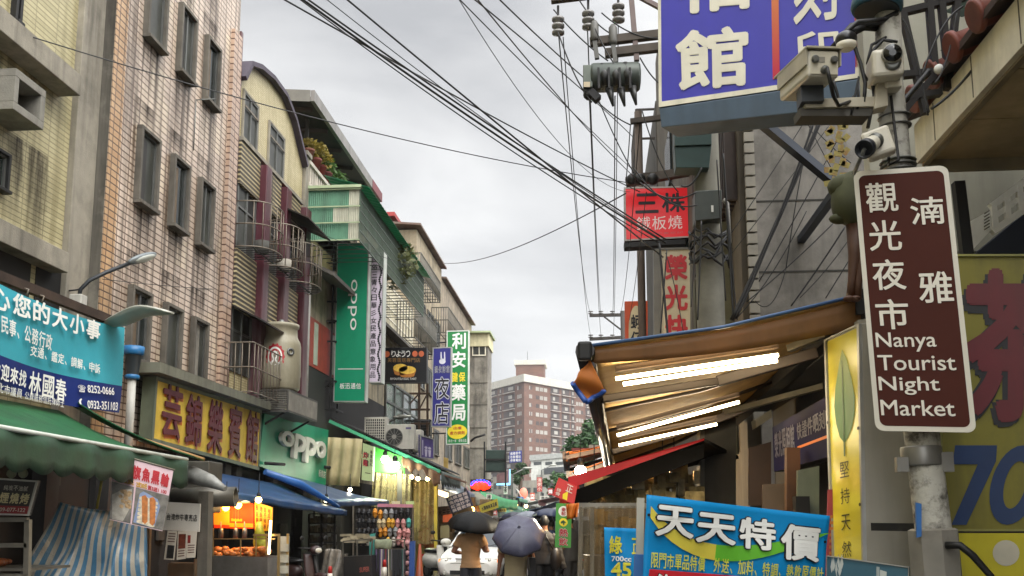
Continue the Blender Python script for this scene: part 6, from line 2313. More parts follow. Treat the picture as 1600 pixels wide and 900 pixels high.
# black cable coils round the pole
m = MB()
R = random.Random(6)
for k in range(7):
 c = V((pb.x, yp - .05, zpole(370 + k * 7)))
 pts = [c + V((.27 * math.cos(a), -.22 * math.sin(a) - .02, R.uniform(-.1, .1))) for a in [PI * i / 9 for i in range(10)]]
 m.tube(pts, .02, 6)
solo('cable_coil', m, mat('cable_black', '#161617', .5), 'loops of black cable wound round the utility pole below the grey box', 'cable')
# --- further poles
t = thing('utility_pole', 'slim brown timber pole top with short arm left of the green cabinet', 'utility pole', aY(998, 815, 22.6).xy.to_3d())
p = aY(997, 175, 22.6)
part('post', MB().tube([(p.x, 22.6, 0), (p.x, 22.6, p.z)], .095, 10), mat('pole_brown', '#5a4d42', .8, var=.2, streak=.3), t)
part('cross_arm', MB().beam(aY(985, 190, 22.5), aY(1035, 184, 22.5), .12), wood, t)
part('cross_arm', MB().beam(aY(978, 285, 20.4), aY(1110, 262, 20.4), .18), wood, t)
m = MB()
for px in (988, 1000, 1020):
 m.ball(aY(px, 280, 20.3), .13, 8, 6)
part('insulator', m, M_black, t)
ya_ = 46
t = thing('utility_pole', 'distant pole with two short cross arms left of the orange sign', 'utility pole', aY(973, 815, ya_).xy.to_3d())
p = aY(973, 486, ya_)
part('post', MB().tube([(p.x, ya_, 0), (p.x, ya_, p.z)], .12, 10), mat('pole_dark', '#3a3530', .8), t)
part('cross_arm', MB().beam(aY(921, 493, ya_), aY(974, 492, ya_), .14), mat('pole_dark', '#3a3530'), t)
part('cross_arm', MB().beam(aY(921, 530, ya_), aY(974, 527, ya_), .14), mat('pole_dark', '#3a3530'), t)
part('arm_brace', MB().beam(aY(944, 495, ya_), aY(970, 515, ya_), .07), mat('pole_dark', '#3a3530'), t)
for px in (923, 939, 957):
 insul(t, aY(px, 491, ya_), 2, .12)
 insul(t, aY(px, 528, ya_), 2, .12)
# --- blue 館 sign
q = qD([(1027, -190), (1352, -190), (1342, 122), (1030, 168)], [10.8, 9.6, 9.6, 10.8])
t = thing('billboard', 'huge violet blue billboard with cream characters and red orange stripes at top', 'billboard', q.p(.5, 1))
part('body', MB().slab(q.q, .4), mat('billboard_side', '#4a5560', .5, streak=.3), t)
m = MB()
rect(m, q, (0, 0, 1, 1), .004)
part('face_panel', m, mat('billboard_blue', '#3b3aa6', .4, var=.08, vs_=1.5, streak=.15, grime='#2a2a78'), t)
m = MB()
frame(m, q, (.016, .022), .012, t=.0)
part('edge_frame', m, mat('cream_border', '#d8d3bf', .5, streak=.15), t)
# pixel rectangles on the billboard
def bbq(r):
 P = [aP(a, b, q.q[0], q.n) for a, b in r]
 return Quad(P)
m = MB()
put(m, bbq([(1057, -92), (1170, -100), (1172, 15), (1057, 24)]), '相', (0, 0, 1, 1), .03, .012)
put(m, bbq([(1055, 50), (1170, 38), (1170, 134), (1058, 144)]), '館', (0, 0, 1, 1), .035, .012)
put(m, bbq([(1240, -80), (1308, -86), (1308, 30), (1240, 40)]), '刻', (0, .04, 1, 1), .02, .012)
put(m, bbq([(1243, 52), (1310, 46), (1316, 108), (1246, 116)]), '印', (0, 0, 1, 1), .02, .012)
part('lettering', m, mat('cream_lettering', '#dcd8c6', .5, var=.06, streak=.1), t)
m = MB()
for a, b in ((1203, 1215), (1332, 1340)):
 r = bbq([(a, -160), (b, -162), (b + 4, 122), (a + 5, 125)]) if a < 1300 else bbq([(a, -160), (b, -162), (b + 5, 105), (a + 5, 106)])
 m.add(r.sub(0, 0, 1, 1, .012), [(0, 1, 2, 3)])
def stripe():
 mm, tt, pp = _nodes('orange_red_stripe')
 c = tt.nodes.new('ShaderNodeTexCoord')
 s = tt.nodes.new('ShaderNodeSeparateXYZ')
 tt.links.new(c.outputs['Object'], s.inputs[0])
 tt.links.new(_mix(tt, lin('#b3203a'), lin('#d08a3a'), _ramp(tt, s.outputs['Z'], .2, 1.6)), pp.inputs['Base Color'])
 pp.inputs['Roughness'].default_value = .45
 return mm
part('stripe', m, stripe(), t)
qb = qD([(1030, 169), (1343, 123), (1338, 166), (1033, 199)], [10.8, 9.6, 9.6, 10.8])
part('base_rail', MB().slab(qb.q, .42), mat('rail_bluegrey', '#47586a', .5, .2, var=.12, streak=.3), t, .01)
m = MB()
m.beam(aY(1186, 188, 10.6), aY(1312, 292, 11.4), .1, .1)
m.beam(aY(1312, 292, 11.4), (aY(1312, 292, 11.4).x, yw, aY(1312, 292, 11.4).z), .1)
part('bracket', m, mat('bracket_navy', '#232c3a', .5, .3), t)
# --- red 鐵板燒 sign, white 榮光 sign, orange 蚵仔 sign
q = qD([(975, 293), (1081, 291), (1083, 371), (976, 377)], [21, 21, 21, 21])
t = signbox('hanging_sign', 'bright red lit box sign with black brush characters above white ones', q, mat('sign_red', '#c4161f', .35, var=.06, emit=.25, ecol='#d01018'), .35, mat('sign_red_side', '#5a1a1c', .5), mat('greyish_frame', '#a5a09a', .5), frm=.035)
m = MB()
line(m, q, '三株', (.14, .12, .92, .5), bold=.03, w=.01)
part('black_lettering', m, M_blet, t)
m = MB()
line(m, q, '鐵板燒', (.16, .56, .86, .82), bold=.005, w=.01)
part('lettering', m, mat('pale_lettering', '#d8c9c4', .5, emit=.15), t)
m = MB()
line(m, q, '讚一口不會忘記', (.16, .87, .86, .91), bold=.0, w=.01)
part('small_lettering', m, mat('dim_pink_lettering', '#b56a6a', .5), t)
part('base_rail', MB().slab(qD([(975, 379), (1083, 373), (1083, 380), (976, 386)], [21] * 4).q, .36), M_black, t)
q = qD([(1030, 388), (1080, 387), (1082, 640), (1032, 640)], [17.5] * 4)
t = thing('vertical_sign', 'tall cream vertical sign with large red characters beside the utility pole', 'sign', q.p(.5, 1))
part('body', MB().slab([q.q[0] + V((-.1, .02, 0)), q.q[1] + V((.0, .02, 0)), q.q[2] + V((0, .02, 0)), q.q[3] + V((-.1, .02, 0))], .3), mat('grey_frame', '#6d6a62', .5, streak=.4), t)
m = MB()
rect(m, q, (0.05, .01, .97, .99), .004)
part('face_panel', m, mat('sign_cream', '#c9bda0', .4, var=.06, streak=.3), t)
m = MB()
line(m, q, '榮光快速照', (.16, .03, .88, .97), vert=True, bold=.04, w=.012, pad=.07)
part('lettering', m, mat('coral_red_lettering', '#bb2f34', .5, var=.1), t)
m = MB()
frame(m, q, (.05, .012), .03)
part('edge_frame', m, mat('grey_frame', '#6d6a62'), t)
q = qD([(976, 471), (1012, 470), (1012, 560), (977, 560)], [25] * 4)
t = signbox('vertical_sign', 'orange vertical sign with a cream arch and black brush characters', q, mat('sign_orange', '#d0501f', .4, var=.1), .25, mat('sign_orange_side', '#7a2a1a', .5), None)
m = MB()
poly(m, q, [(.16 + .34 - .34 * math.cos(PI * i / 12), .5 - .42 * math.sin(PI * i / 12)) for i in range(13)] + [(.84, 1), (.16, 1)], .008)
part('arch_panel', m, mat('arch_cream', '#d9c9a0', .5), t)
m = MB()
line(m, q, '蚵仔煎', (.26, .22, .74, 1.1), vert=True, bold=.03, w=.012)
part('lettering', m, M_blet, t)
for (a, b, lab, par) in ():
 pass
# --- big orange retractable awning with tubes
def can(name, dark, lit):
 """woven canvas, brown with pale worn bands along its slope"""
 return mat(name, dark, .7, var=.2, vs_=1.5, streak=.2, grime='#3a2414', trans=.35, blotch=.35, bump=.5, bs=9)
A = aX(1345, 462, 1.95)
NL, FLp = aY(918, 541, 7.4), aY(957, 733, 14.0)
NR, FR = aY(1345, 461, 7.4), V((1.95, 14.0, aY(1133, 650, 14).z))
T = thing('awning', 'large orange brown retractable awning lit from beneath by fluorescent tubes', 'awning', (NR + FR) / 2)
def fn(u, v):
 p = NL.lerp(NR, u).lerp(FLp.lerp(FR, u), v)
 return p + V((0, 0, -.05 * math.sin(PI * u) - .025 * math.sin(v * PI * 9) * math.sin(PI * u) ** .5))
part('canopy', MB().sheet(fn, 20, 60, .012), can('orange_canvas', '#b3945f', 0), T)
def fv(u, v):
 p = NL.lerp(NR, u) + V((0, .02, -.05 * math.sin(PI * u)))
 return p + V((0, .03 * v, -.03 - v * (.1 + .12 * u)))
part('near_hem', MB().sheet(fv, 24, 3, .01), mat('orange_hem', '#8f6840', .6, var=.2, streak=.25, trans=.3), T)
part('edge_piping', MB().tube([NL + V((0, -.01, .0)), NL.lerp(NR, .5) + V((0, -.01, -.05)), NR + V((0, -.01, 0))], .014, 6), mat('piping_blue', '#3f5a80', .5), T)
part('front_bar', MB().tube([NL + V((-.02, -.1, -.05)), FLp + V((-.02, 0, -.05))], .075, 10).tube([NL + V((.03, -.06, -.16)), FLp + V((.03, 0, -.16))], .03, 8), mat('bar_dark', '#2b2624', .4, .4, var=.2), T)
part('bar_end', MB().cbox(NL + V((-.02, -.12, -.06)), (.11, .06, .15)), M_black, T, .02)
bx = mat('arm_brown', '#4a4038', .5, .4, var=.2)
for v in (.18, .62):
 a_, b_ = NL.lerp(FLp, v) + V((.06, 0, -.16)), NR.lerp(FR, v) + V((-.05, 0, -.2))
 k = a_.lerp(b_, .55) + V((0, .2, -.04))
 m = MB().beam(a_, k, .09, .07).beam(k, b_, .07, .1)
 part('folding_arm', m, bx, T, .01)
m = MB()
for v in (.33, .5, .75, .88):
 m.tube([NL.lerp(FLp, v) + V((.02, 0, -.06)), NL.lerp(FLp, v).lerp(NR.lerp(FR, v), .5) + V((0, 0, -.12)), NR.lerp(FR, v) + V((0, 0, -.08))], .02, 6)
part('tension_tube', m, bx, T)
part('back_rail', MB().beam(NR + V((.03, 0, -.05)), FR + V((.03, 0, -.05)), .14, .2), M_black, T)
# rails seen at right: pale aluminium bars under the canvas
for a_, b_ in ((aY(1132, 645, 11.6), aY(1300, 600, 10.4)), (aY(1232, 545, 8.6), aY(1345, 500, 8.2))):
 part('pale_rail', MB().beam(a_, b_, .07, .06), mat('rail_alu', '#8d8878', .4, .5, var=.2), T)
# fluorescent tubes
def tubes(label, ends, d, n, ener):
 (x0, y0), (x1, y1) = ends
 t = thing('tube_light', label, 'fluorescent lamp', aY((x0 + x1) / 2, (y0 + y1) / 2, d), 'fluorescent tubes under the orange awning')
 b = MB()
 a_, b_ = aY(x0, y0, d), aY(x1, y1, d)
 b.beam(a_ + V((0, .03, .06)), b_ + V((0, .03, .06)), .1, .045)
 part('fitting', b, mat('fitting_brown', '#4a3a2a', .5), t)
 for k in range(n):
  b = MB()
  o = V((.06 * k, -.05 * k, -.02 - .055 * k))
  b.tube([a_ + o, b_ + o + V((-.08 * k, 0, 0))], .017, 8)
  part('tube', b, glow('tube_white', '#ffe9b8', 9), t)
 ld = bpy.data.lights.new('lamp_light', 'AREA')
 ld.shape = 'RECTANGLE'
 ld.size, ld.size_y = (b_ - a_).length, .06
 ld.energy = ener
 ld.color = (1, .84, .58)
 lo = bpy.data.objects.new('lamp_light', ld)
 COL.objects.link(lo)
 c = (a_ + b_) / 2 + V((0, 0, .012 + .0))
 lo.location = c + V((0, -.12, -.0))
 x = (b_ - a_).normalized()
 zv = V((0, .35, -1))
 zv = (-(zv - x * zv.dot(x))).normalized()
 yv = zv.cross(x)
 lo.rotation_euler = Matrix((x, yv, zv)).transposed().to_euler()
 ld2 = ld.copy()
 lo2 = bpy.data.objects.new('lamp_light', ld2)
 ld2.energy = ener * .5
 COL.objects.link(lo2)
 lo2.location = lo.location
 lo2.rotation_euler = Matrix((x, -yv, -zv)).transposed().to_euler()
tubes('nearest and longest double fluorescent tube under the orange awning', ((962, 588), (1216, 551)), 8.0, 2, 26)
tubes('middle single fluorescent tube under the orange awning', ((964, 677), (1155, 625)), 9.8, 1, 19)
tubes('farthest and lowest fluorescent tube under the orange awning', ((967, 693), (1120, 660)), 11.0, 1, 14)
# orange flag-like flap with blue edge at the awning corner
q = Quad([aY(921, 560, 7.3), aY(944, 610, 7.35), aY(915, 629, 7.3), aY(894, 599, 7.25)])
t = thing('canvas_flap', 'loose orange canvas flap with a blue bound edge at the awning corner', 'canvas', q.p(.5, 1))
def fl(u, v):
 return q.p(u, v) + V((.01 * math.sin(v * 9), .03 * math.sin(u * 5 + v * 6), 0))
part('cloth', MB().sheet(fl, 12, 12, .006), mat('orange_cloth', '#b56a24', .6, var=.12, trans=.3), t)
m = MB()
m.tube([fl(i / 8, 1) for i in range(9)], .022, 6)
m.tube([fl(1, i / 8) for i in range(9)], .022, 6)
part('blue_binding', m, mat('binding_blue', '#2a4f9a', .5), t)
# --- awnings further along the right
M_or = mat('orange_lit_canvas', '#b5642a', .6, var=.25, vs_=1.2, trans=.45, streak=.2)
for k, (pts, ds, m_, lab) in enumerate((([(958, 690), (1010, 690), (886, 728), (884, 706)], [17, 21, 21, 17], M_or, 'upper rust orange awning with dark ribs beyond the big awning'),
          ([(960, 712), (1010, 712), (892, 752), (890, 737)], [17.5, 21, 21, 17.5], M_or, 'lower orange awning glowing over two bulbs'),)):
 P = [aY(a, b, d) for (a, b), d in zip(pts, ds)]
 T = aw(lab, P[0], P[1], P[2], P[3], 8, 4, .03, m_, .12, 3)
 m = MB()
 for v in (0, .5, 1):
  m.beam(P[3].lerp(P[2], v) + V((0, 0, -.1)), P[0].lerp(P[1], v) + V((0, 0, -.1)), .07)
 m.beam(P[3] + V((0, 0, -.05)), P[2] + V((0, 0, -.05)), .12)
 part('rib', m, mat('rib_dark', '#3a2a20', .5), T)
q = qY([(893, 700), (954, 700), (954, 712), (893, 710)], 23)
t = thing('fascia_board', 'pale red fascia board with a yellow end above the rust orange awning', 'board', q.p(.5, 1))
part('red_face', MB().slab(q.q, .1), mat('pale_red_board', '#a8504a', .5), t)
part('yellow_end', MB().slab(qY([(920, 695), (940, 695), (940, 700), (920, 700)], 23.1).q, .1), mat('board_white2', '#b9b4a4', .5), t)
part('yellow_face', MB().slab(qY([(940, 694), (956, 693), (956, 700), (940, 700)], 23.1).q, .1), mat('board_yellow3', '#c9b03a', .5), t)
bulb('bright white bulb between the two orange awnings', aY(907, 736, 16.5), .1, '#fff4d8', 30, 170, group='bulbs along the right stalls')
bulb('small yellow bulb on the red awning edge', aY(929, 751, 11.5), .04, '#ffcf80', 25, 10, group='bulbs along the right stalls')
bulb('warm bulb right of the orange awnings under the big awning', aY(974, 724, 15.5), .07, '#ffc878', 25, 90, group='bulbs along the right stalls')
bulb('dim warm bulb at the inner end of the red awning', aY(1036, 729, 12.5), .035, '#ffb868', 12, 6, group='bulbs along the right stalls')
# red topped black awning
P = [aY(1100, 690, 10.6), V((2.0, 13.6, aY(1100, 690, 10.6).z)), aY(912, 752, 13.4), aY(886, 778, 10.6)]
T = thing('awning', 'low awning with dark underside and bright red front edge', 'awning', P[2])
part('canopy', MB().slab([P[3], P[0], P[1], P[2]], .04, V((0, 0, 1))), mat('awning_black', '#0b0a0a', .9, spec=.1, var=.3), T)
e0, e1 = aY(888, 764, 10.6), aY(1100, 688, 10.6)
part('red_edge', MB().slab([e0, e0 + (e1 - e0), e1 + V((0, -.01, .02)), e0 + V((0, -.01, .13))], .05, V((0, 1, 0))), mat('red_edge', '#b51a1f', .35, var=.1, emit=.08), T)
part('black_side', MB().slab([aY(892, 768, 10.58), aY(1100, 692, 10.58), aY(1100, 715, 10.58), aY(894, 795, 10.58)], .03, V((0, 1, 0))), mat('awning_black'), T)
part('red_front', MB().slab([aY(878, 770, 10.5), aY(905, 757, 10.9), aY(905, 786, 10.9), aY(880, 790, 10.5)], .04), mat('red_front', '#a8241f', .4, var=.15), T)
q = qD([(873, 746), (902, 760), (897, 788), (863, 774)], [10.3] * 4)
t = thing('hanging_sign', 'small tilted red sign with one white character and a yellow patch', 'sign', q.p(.5, 1))
part('board', MB().slab(q.q, .04), mat('sign_red2', '#c02a26', .4), t)
m = MB()
put(m, q, '正', (.5, .1, .82, .5), .02, .005)
line(m, q, '排骨', (.1, .5, .3, .92), vert=True, bold=.02, w=.005)
part('lettering', m, mat('pinkish_white', '#d8c4bc', .5), t)
m = MB()
poly(m, q, [(.42, .72), (.62, .45), (.66, .95), (.46, .95)], .005)
part('yellow_patch', m, M_ylet, t)
# green hot drink sign
q = qD([(869, 786), (893, 787), (892, 856), (867, 855)], [9.6] * 4)
t = signbox('hanging_sign', 'narrow green hanging sign with white disc and red outlined characters', q, mat('drink_green', '#3f8f2f', .4, var=.06), .08, mat('drink_side', '#2f6a28', .5), None)
m = MB()
disc(m, q, (.5, .18), .34, .12, .006)
line(m, q, '熱飲', (.24, .56, .8, .97), vert=True, bold=.06, w=.006, ref=.03)
part('white_print', m, M_wlet, t)
m = MB()
line(m, q, '熱飲', (.24, .56, .8, .97), vert=True, bold=.02, w=.012, ref=.02)
line(m, q, '泰記', (.36, .09, .64, .27), vert=True, w=.01)
part('red_lettering', m, M_rlet, t)
m = MB()
disc(m, q, (.5, .43), .27, .095, .006)
part('yellow_disc', m, M_ylet, t)
m = MB()
poly(m, q, [(.32, .42), (.5, .38), (.7, .44), (.58, .44), (.56, .49), (.48, .49), (.48, .45), (.34, .46)], .01)
part('bird_picture', m, mat('bird_green', '#1f4a24', .5), t)
# stall behind plastic sheet on the right
ys_ = 9.0
t = thing('drink_stall', 'right hand stall wrapped in clear plastic with tan boards inside', 'stall', aY(950, 980, ys_ + .5))
part('back_board', MB().slab([aY(925, 795, ys_ + .9), aY(1010, 795, ys_ + .9), aY(1010, 960, ys_ + .9), aY(925, 960, ys_ + .9)], .05), mat('stall_tan', '#45341f', .7, var=.4, vs_=4, streak=.3), t)
m = MB()
for px in (908, 925, 1000):
 m.beam(aY(px, 788, ys_), aY(px + (-3 if px == 908 else 0), 960, ys_), .04)
m.beam(aY(905, 790, ys_), aY(1010, 790, ys_), .05)
part('posts', m, mat('worn_steel', '#77736a'), t)
part('counter', MB().slab([aY(912, 868, ys_ + .2), aY(1000, 868, ys_ + .2), aY(1000, 960, ys_ + .2), aY(912, 960, ys_ + .2)], .4), mat('counter_brown', '#4a3a2a', .5, var=.3), t)
m = MB()
R = random.Random(31)
for k in range(26):
 m.cbox(aY(R.uniform(930, 998), R.uniform(800, 868), ys_ + R.uniform(.4, .8)), (R.uniform(.04, .14), .1, R.uniform(.04, .2)), R.random())
part('goods', m, mat('ochre_goods', '#6f5426', .5, var=.7, vs_=5), t)
solo('plastic_curtain', MB().sheet(cur([(906, 792), (1006, 790), (1006, 935), (900, 935)], ys_ - .05, .03, 30), 60, 6), mat('clear_plastic_b', '#7d7058', .12, var=.4, vs_=4, alpha=.42, bump=.7, bs=6), 'wrinkled clear plastic curtain hanging around the right hand drink stall', 'curtain')
solo('folded_cloth', MB().sheet(cur([(884, 788), (905, 786), (902, 808), (886, 812)], 9.3, .04, 9), 10, 4, .01), mat('orange_rag', '#c06a1f', .6, var=.2), 'crumpled orange cloth beside the green hot drink sign', 'cloth')
m = MB()
R = random.Random(41)
for k in range(95):
 m.cbox(aY(R.uniform(925, 1090), R.uniform(738, 792), R.uniform(11, 13)), (R.uniform(.06, .2), .1, R.uniform(.06, .25)), R.random())
solo('hung_goods', m, mat('lit_goods', '#9a8a62', .4, var=.8, vs_=4), 'cluttered small goods hanging beneath the red and black awning', 'goods', kind='stuff')
bulb('warm bulb hidden deep under the red edged awning', V((1.0, 12.2, 2.35)), .05, '#ffc070', 10, 25, group='bulbs along the right stalls')
# ================================================================== near right: banners, signs, pole, cameras, eave
# --- blue price banner
def nb(q):
 return Quad(q.q, lambda u, v: q.n * (.012 * math.sin(u * 8 + v * 3) + .006 * math.sin(v * 11 - u * 5)))
def banner(label, q, m_, t_name='price_banner'):
 T = thing(t_name, label, 'banner', q.p(.5, 1))
 part('cloth', MB().sheet(lambda u, v: q.p(u, v), 40, 20, .004), m_, T)
 return T
M_cyan = mat('banner_cyan', '#0f83bf', .5, spec=.2, var=.08, vs_=1.5, bump=.15, bs=5)
q = nb(qD([(1010, 773), (1294, 806), (1284, 965), (1000, 948)], [5.6, 5.9, 5.9, 5.6]))
t = banner('bright blue cloth banner with big white characters over a yellow green swoosh', q, M_cyan)
m = MB()
pts = [(.02 + .98 * i / 16, .15 + .32 * math.sin(PI * (i / 16) ** .75) * .95 + (i / 16) * .02) for i in range(17)]
w_ = [.05 * (1 - i / 16) ** .5 * (1 if i else 1) + .035 * math.sin(PI * i / 16) + .002 for i in range(17)]
for i in range(16):
 m.m = 0 if i < 6 else 1
 (a, b), (c, d) = pts[i], pts[i + 1]
 m.add([q.p(a, b - w_[i], .014), q.p(c, d - w_[i + 1], .014), q.p(c, d + w_[i + 1], .014), q.p(a, b + w_[i], .014)], [(0, 1, 2, 3)])
part('swoosh', m, [mat('swoosh_yellow', '#d9c94a', .5), mat('swoosh_green', '#5fb02a', .5)], t)
spots = (('天', .045, .255, .075, .36), ('天', .265, .49, .10, .385), ('特', .505, .705, .10, .40), ('價', .73, .95, .12, .47))
for nm, b, w, mt_, rf in (('dark_outline', .07, .018, mat('outline_black', '#16181c', .5), .04), ('lettering', .035, .026, M_wlet, .04)):
 m = MB()
 for ch, u0, u1, v0, v1 in spots:
  put(m, q, ch, (u0, v0, u1, v1), b, w, ref=rf)
 part(nm, m, mt_, t)
m = MB()
line(m, q, '限門市單品特價 外送、加料、特調、熱飲原價計', (.035, .51, .985, .645), bold=.012, w=.016)
part('yellow_lettering', m, mat('banner_yellow', '#d2d24a', .5), t)
m = MB()
rect(m, q, (.03, .66, .61, 1.0), .014)
part('red_panel', m, mat('banner_red', '#c01f2c', .4), t)
for nm, b, w, mt_, rf in (('dark_outline', .07, .02, mat('outline_black', '#16181c'), .04), ('lower_lettering', .035, .028, M_wlet, .04)):
 m = MB()
 for ch, u0, v0 in (('泡', .07, .69), ('沫', .22, .71), ('紅', .36, .73), ('茶', .49, .76)):
  put(m, q, ch, (u0, v0, u0 + .1, v0 + .22), b, w, ref=rf)
 put(m, q, '700cc', (.66, .82, .93, .97), b * .8, w, ref=rf * .8)
 part(nm, m, mt_, t)
m = MB()
for u, v in ((.012, .18), (.985, .26)):
 disc(m, q, (u, v), .008, .014, .012, 10)
part('eyelet', m, M_black, t)
# --- second banner
q = nb(qD([(944, 824), (998, 826), (998, 950), (946, 950)], [7.0, 7.0, 7.0, 7.0]))
t = banner('smaller blue banner with yellow characters and the price 45', q, M_cyan)
m = MB()
put(m, q, '綠', (.14, .1, .52, .33), .03, .012)
put(m, q, '豆', (.8, .1, 1.15, .33), .03, .012) if False else None
put(m, q, '45', (.18, .43, .78, .62), .035, .012)
rect(m, q, (.8, .12, .99, .145), .012)
rect(m, q, (.84, .19, .99, .21), .012)
rect(m, q, (.8, .3, .99, .325), .012)
rect(m, q, (.84, .19, .87, .3), .012)
part('yellow_lettering', m, mat('banner_yellow2', '#d8cf3a', .5), t)
m = MB()
put(m, q, '700cc', (.2, .355, .78, .42), .03, .012)
part('lettering', m, M_wlet, t)
t = thing('banner_post', 'white post with a blue lower sleeve at the left edge of the big blue banner', 'post', aY(1000, 980, 5.9))
part('post', MB().beam(aY(1001, 778, 5.9), aY(997, 985, 5.9), .045), mat('post_white', '#aaa596', .5, streak=.5), t)
part('sleeve', MB().beam(aY(999, 866, 5.88), aY(996, 985, 5.88), .06), mat('sleeve_blue', '#2a5f9a', .5), t)
# --- yellow box sign with a leaf
ye = 6.7
cr_ = aY(1346, 505, ye)
cb_ = aY(1356, 985, ye)
cl_, clb = aY(1291, 531, 7.75), aY(1306, 985, 7.75)
clb = aP(1306, 985, cl_, (cr_ - cl_).cross(cb_ - cr_).normalized())
q = Quad([cl_, cr_, cb_, clb])
t = thing('standing_sign', 'tall yellow lit box sign with a green leaf picture and black brush characters', 'sign', (cb_.x, ye, 0))
rt_ = cr_ + V((.34, -.1, 0))
rb_ = cb_ + V((.34, -.1, 0))
part('body', MB().hexa([cb_, rb_, rb_ + (clb - cb_) , clb], [cr_, rt_, rt_ + (cl_ - cr_), cl_]), mat('box_grey_beige', '#8b867a', .5, var=.08, streak=.3), t, .008)
m = MB()
rect(m, q, (.03, .01, .97, .99), .004)
def yl():
 mm, tt, pp = _nodes('leaf_sign_yellow')
 out = _mix(tt, lin('#b3a416'), lin('#cfc23a'), _ramp(tt, _noise(tt, 2.2, 3, .5, (.3, .3, 2.2)), .45, .7))
 tt.links.new(out, pp.inputs['Base Color'])
 pp.inputs['Roughness'].default_value = .3
 tt.links.new(out, pp.inputs['Emission Color'])
 pp.inputs['Emission Strength'].default_value = .12
 return mm
part('face_panel', m, yl(), t)
m = MB()
frame(m, q, (.05, .006), .02)
part('edge_frame', m, M_alub, t)
lp = [(.5, .06), (.62, .1), (.74, .17), (.82, .24), (.8, .3), (.72, .34), (.6, .37), (.5, .385), (.36, .36), (.26, .31), (.22, .25), (.28, .18), (.4, .11)]
m = MB()
poly(m, q, lp, .008)
def lfm():
 mm, tt, pp = _nodes('leaf_picture')
 u = tt.nodes.new('ShaderNodeTexCoord')
 s = tt.nodes.new('ShaderNodeSeparateXYZ')
 tt.links.new(u.outputs['Generated'], s.inputs[0])
 tt.links.new(_mix(tt, lin('#2f6a24'), lin('#7d9a3c'), _ramp(tt, s.outputs['Z'], .4, 1)), pp.inputs['Base Color'])
 return mm
part('leaf_picture', m, lfm(), t)
m = MB()
poly(m, q, [(.49, .1), (.51, .1), (.52, .43), (.48, .43)], .011)
part('leaf_rib', m, mat('leaf_rib', '#2f5a2a', .5), t)
m = MB()
line(m, q, '堅持天然茶', (.34, .43, .62, .87), vert=True, bold=0, w=.01, pad=.2)
part('lettering', m, mat('olive_black', '#2a260f', .5), t)
m = MB()
for u, v in ((.95, .35), (.06, .3), (.95, .6)):
 disc(m, q, (u, v), .03, .006, .024, 8)
part('screw', m, M_black, t)
# --- shop sign on the right facade and things below it
q = Quad([V((1.98, yX(1203, 665, 1.95), aX(1203, 668, 1.95).z)), V((1.98, yX(1300, 632, 1.95), aX(1203, 668, 1.95).z + .02)),
    V((1.98, yX(1300, 632, 1.95), aX(1203, 738, 1.95).z)), V((1.98, yX(1203, 665, 1.95), aX(1203, 738, 1.95).z))])
t = signbox('shop_sign', 'dim dark violet shop sign with grey characters in the shade under the big awning', q, mat('sign_dim_violet', '#1c1a3a', .7, spec=.1, var=.12), .15, M_black, None)
m = MB()
line(m, q, '榮光照相館', (.04, .16, .42, .72), bold=.02, w=.008)
line(m, q, '快證件晒刻印', (.46, .2, .96, .52), bold=.01, w=.008)
part('lettering', m, mat('dim_grey_lettering', '#6a6874', .5), t)
m = MB()
rect(m, q, (.46, .64, .95, .69), .008)
part('orange_rule', m, M_olet, t)
t = thing('shopfront', 'dark recessed shopfront under the dim violet sign with orange timber post', 'shopfront', (2.6, 9, 0))
part('opening', MB().box((2.45, 8.2, 0), (2.5, 13.4, 3.2)), mat('painted_shop_shade', '#0f0d0b'), t)  # near-black panel, shade of the shop interior put into its colour
part('lintel', MB().box((2.1, 8.2, 3.1), (2.5, 13.4, 3.25)), mat('dark_lintel', '#2b2723', .8), t)
part('timber_post', MB().beam(aY(1238, 700, 9.2), aY(1238, 990, 9.2), .12), mat('orange_timber', '#4f3016', .6, var=.3), t)
part('pale_panel', MB().slab([aY(1246, 735, 8.8), aY(1280, 728, 8.8), aY(1280, 985, 8.8), aY(1246, 985, 8.8)], .05), mat('pale_green_panel', '#6f7868', .5, streak=.3), t)
part('brown_panel', MB().slab([aY(1170, 700, 11), aY(1205, 690, 11), aY(1205, 790, 11), aY(1170, 790, 11)], .05), mat('brown_panel', '#332014', .6, var=.3), t)
part('cream_board', MB().slab([aY(1192, 757, 10.2), aY(1228, 755, 10.2), aY(1228, 985, 10.2), aY(1192, 985, 10.2)], .05), mat('cream_board2', '#54463a', .6, var=.25, vs_=3), t)
t = thing('square_column', 'dark grey square column with a paler left edge under the orange awning', 'column', aY(1133, 985, 12.4))
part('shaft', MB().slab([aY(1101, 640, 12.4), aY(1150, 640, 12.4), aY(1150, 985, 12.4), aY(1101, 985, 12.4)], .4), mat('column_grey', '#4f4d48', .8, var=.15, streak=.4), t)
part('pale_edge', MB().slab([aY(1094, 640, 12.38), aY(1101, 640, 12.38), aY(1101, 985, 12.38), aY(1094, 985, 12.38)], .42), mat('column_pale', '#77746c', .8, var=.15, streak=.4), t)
m = MB().cbox(aY(1252, 790, 8.7), (.12, .14, .16))
m.tube([aY(1240, 800, 8.7), aY(1252, 800, 8.65), aY(1262, 795, 8.7)], .012, 6)
solo('junction_box', m, M_black, 'small black wired box on the pale green panel', 'electric box')
m = MB().slab([aY(1180, 655, 11.4), aY(1205, 640, 11.4), aY(1207, 652, 11.4), aY(1182, 668, 11.4)], .3)
solo('small_canopy', m, mat('rail_alu', '#8d8878'), 'little grey canopy frame left of the dim violet sign', 'canopy')
q = qD([(1294, 765), (1312, 764), (1312, 900), (1290, 900)], [7.6] * 4)
t = thing('poster', 'faded pink red poster squeezed between blue banner and yellow leaf sign', 'poster', q.p(.5, 1))
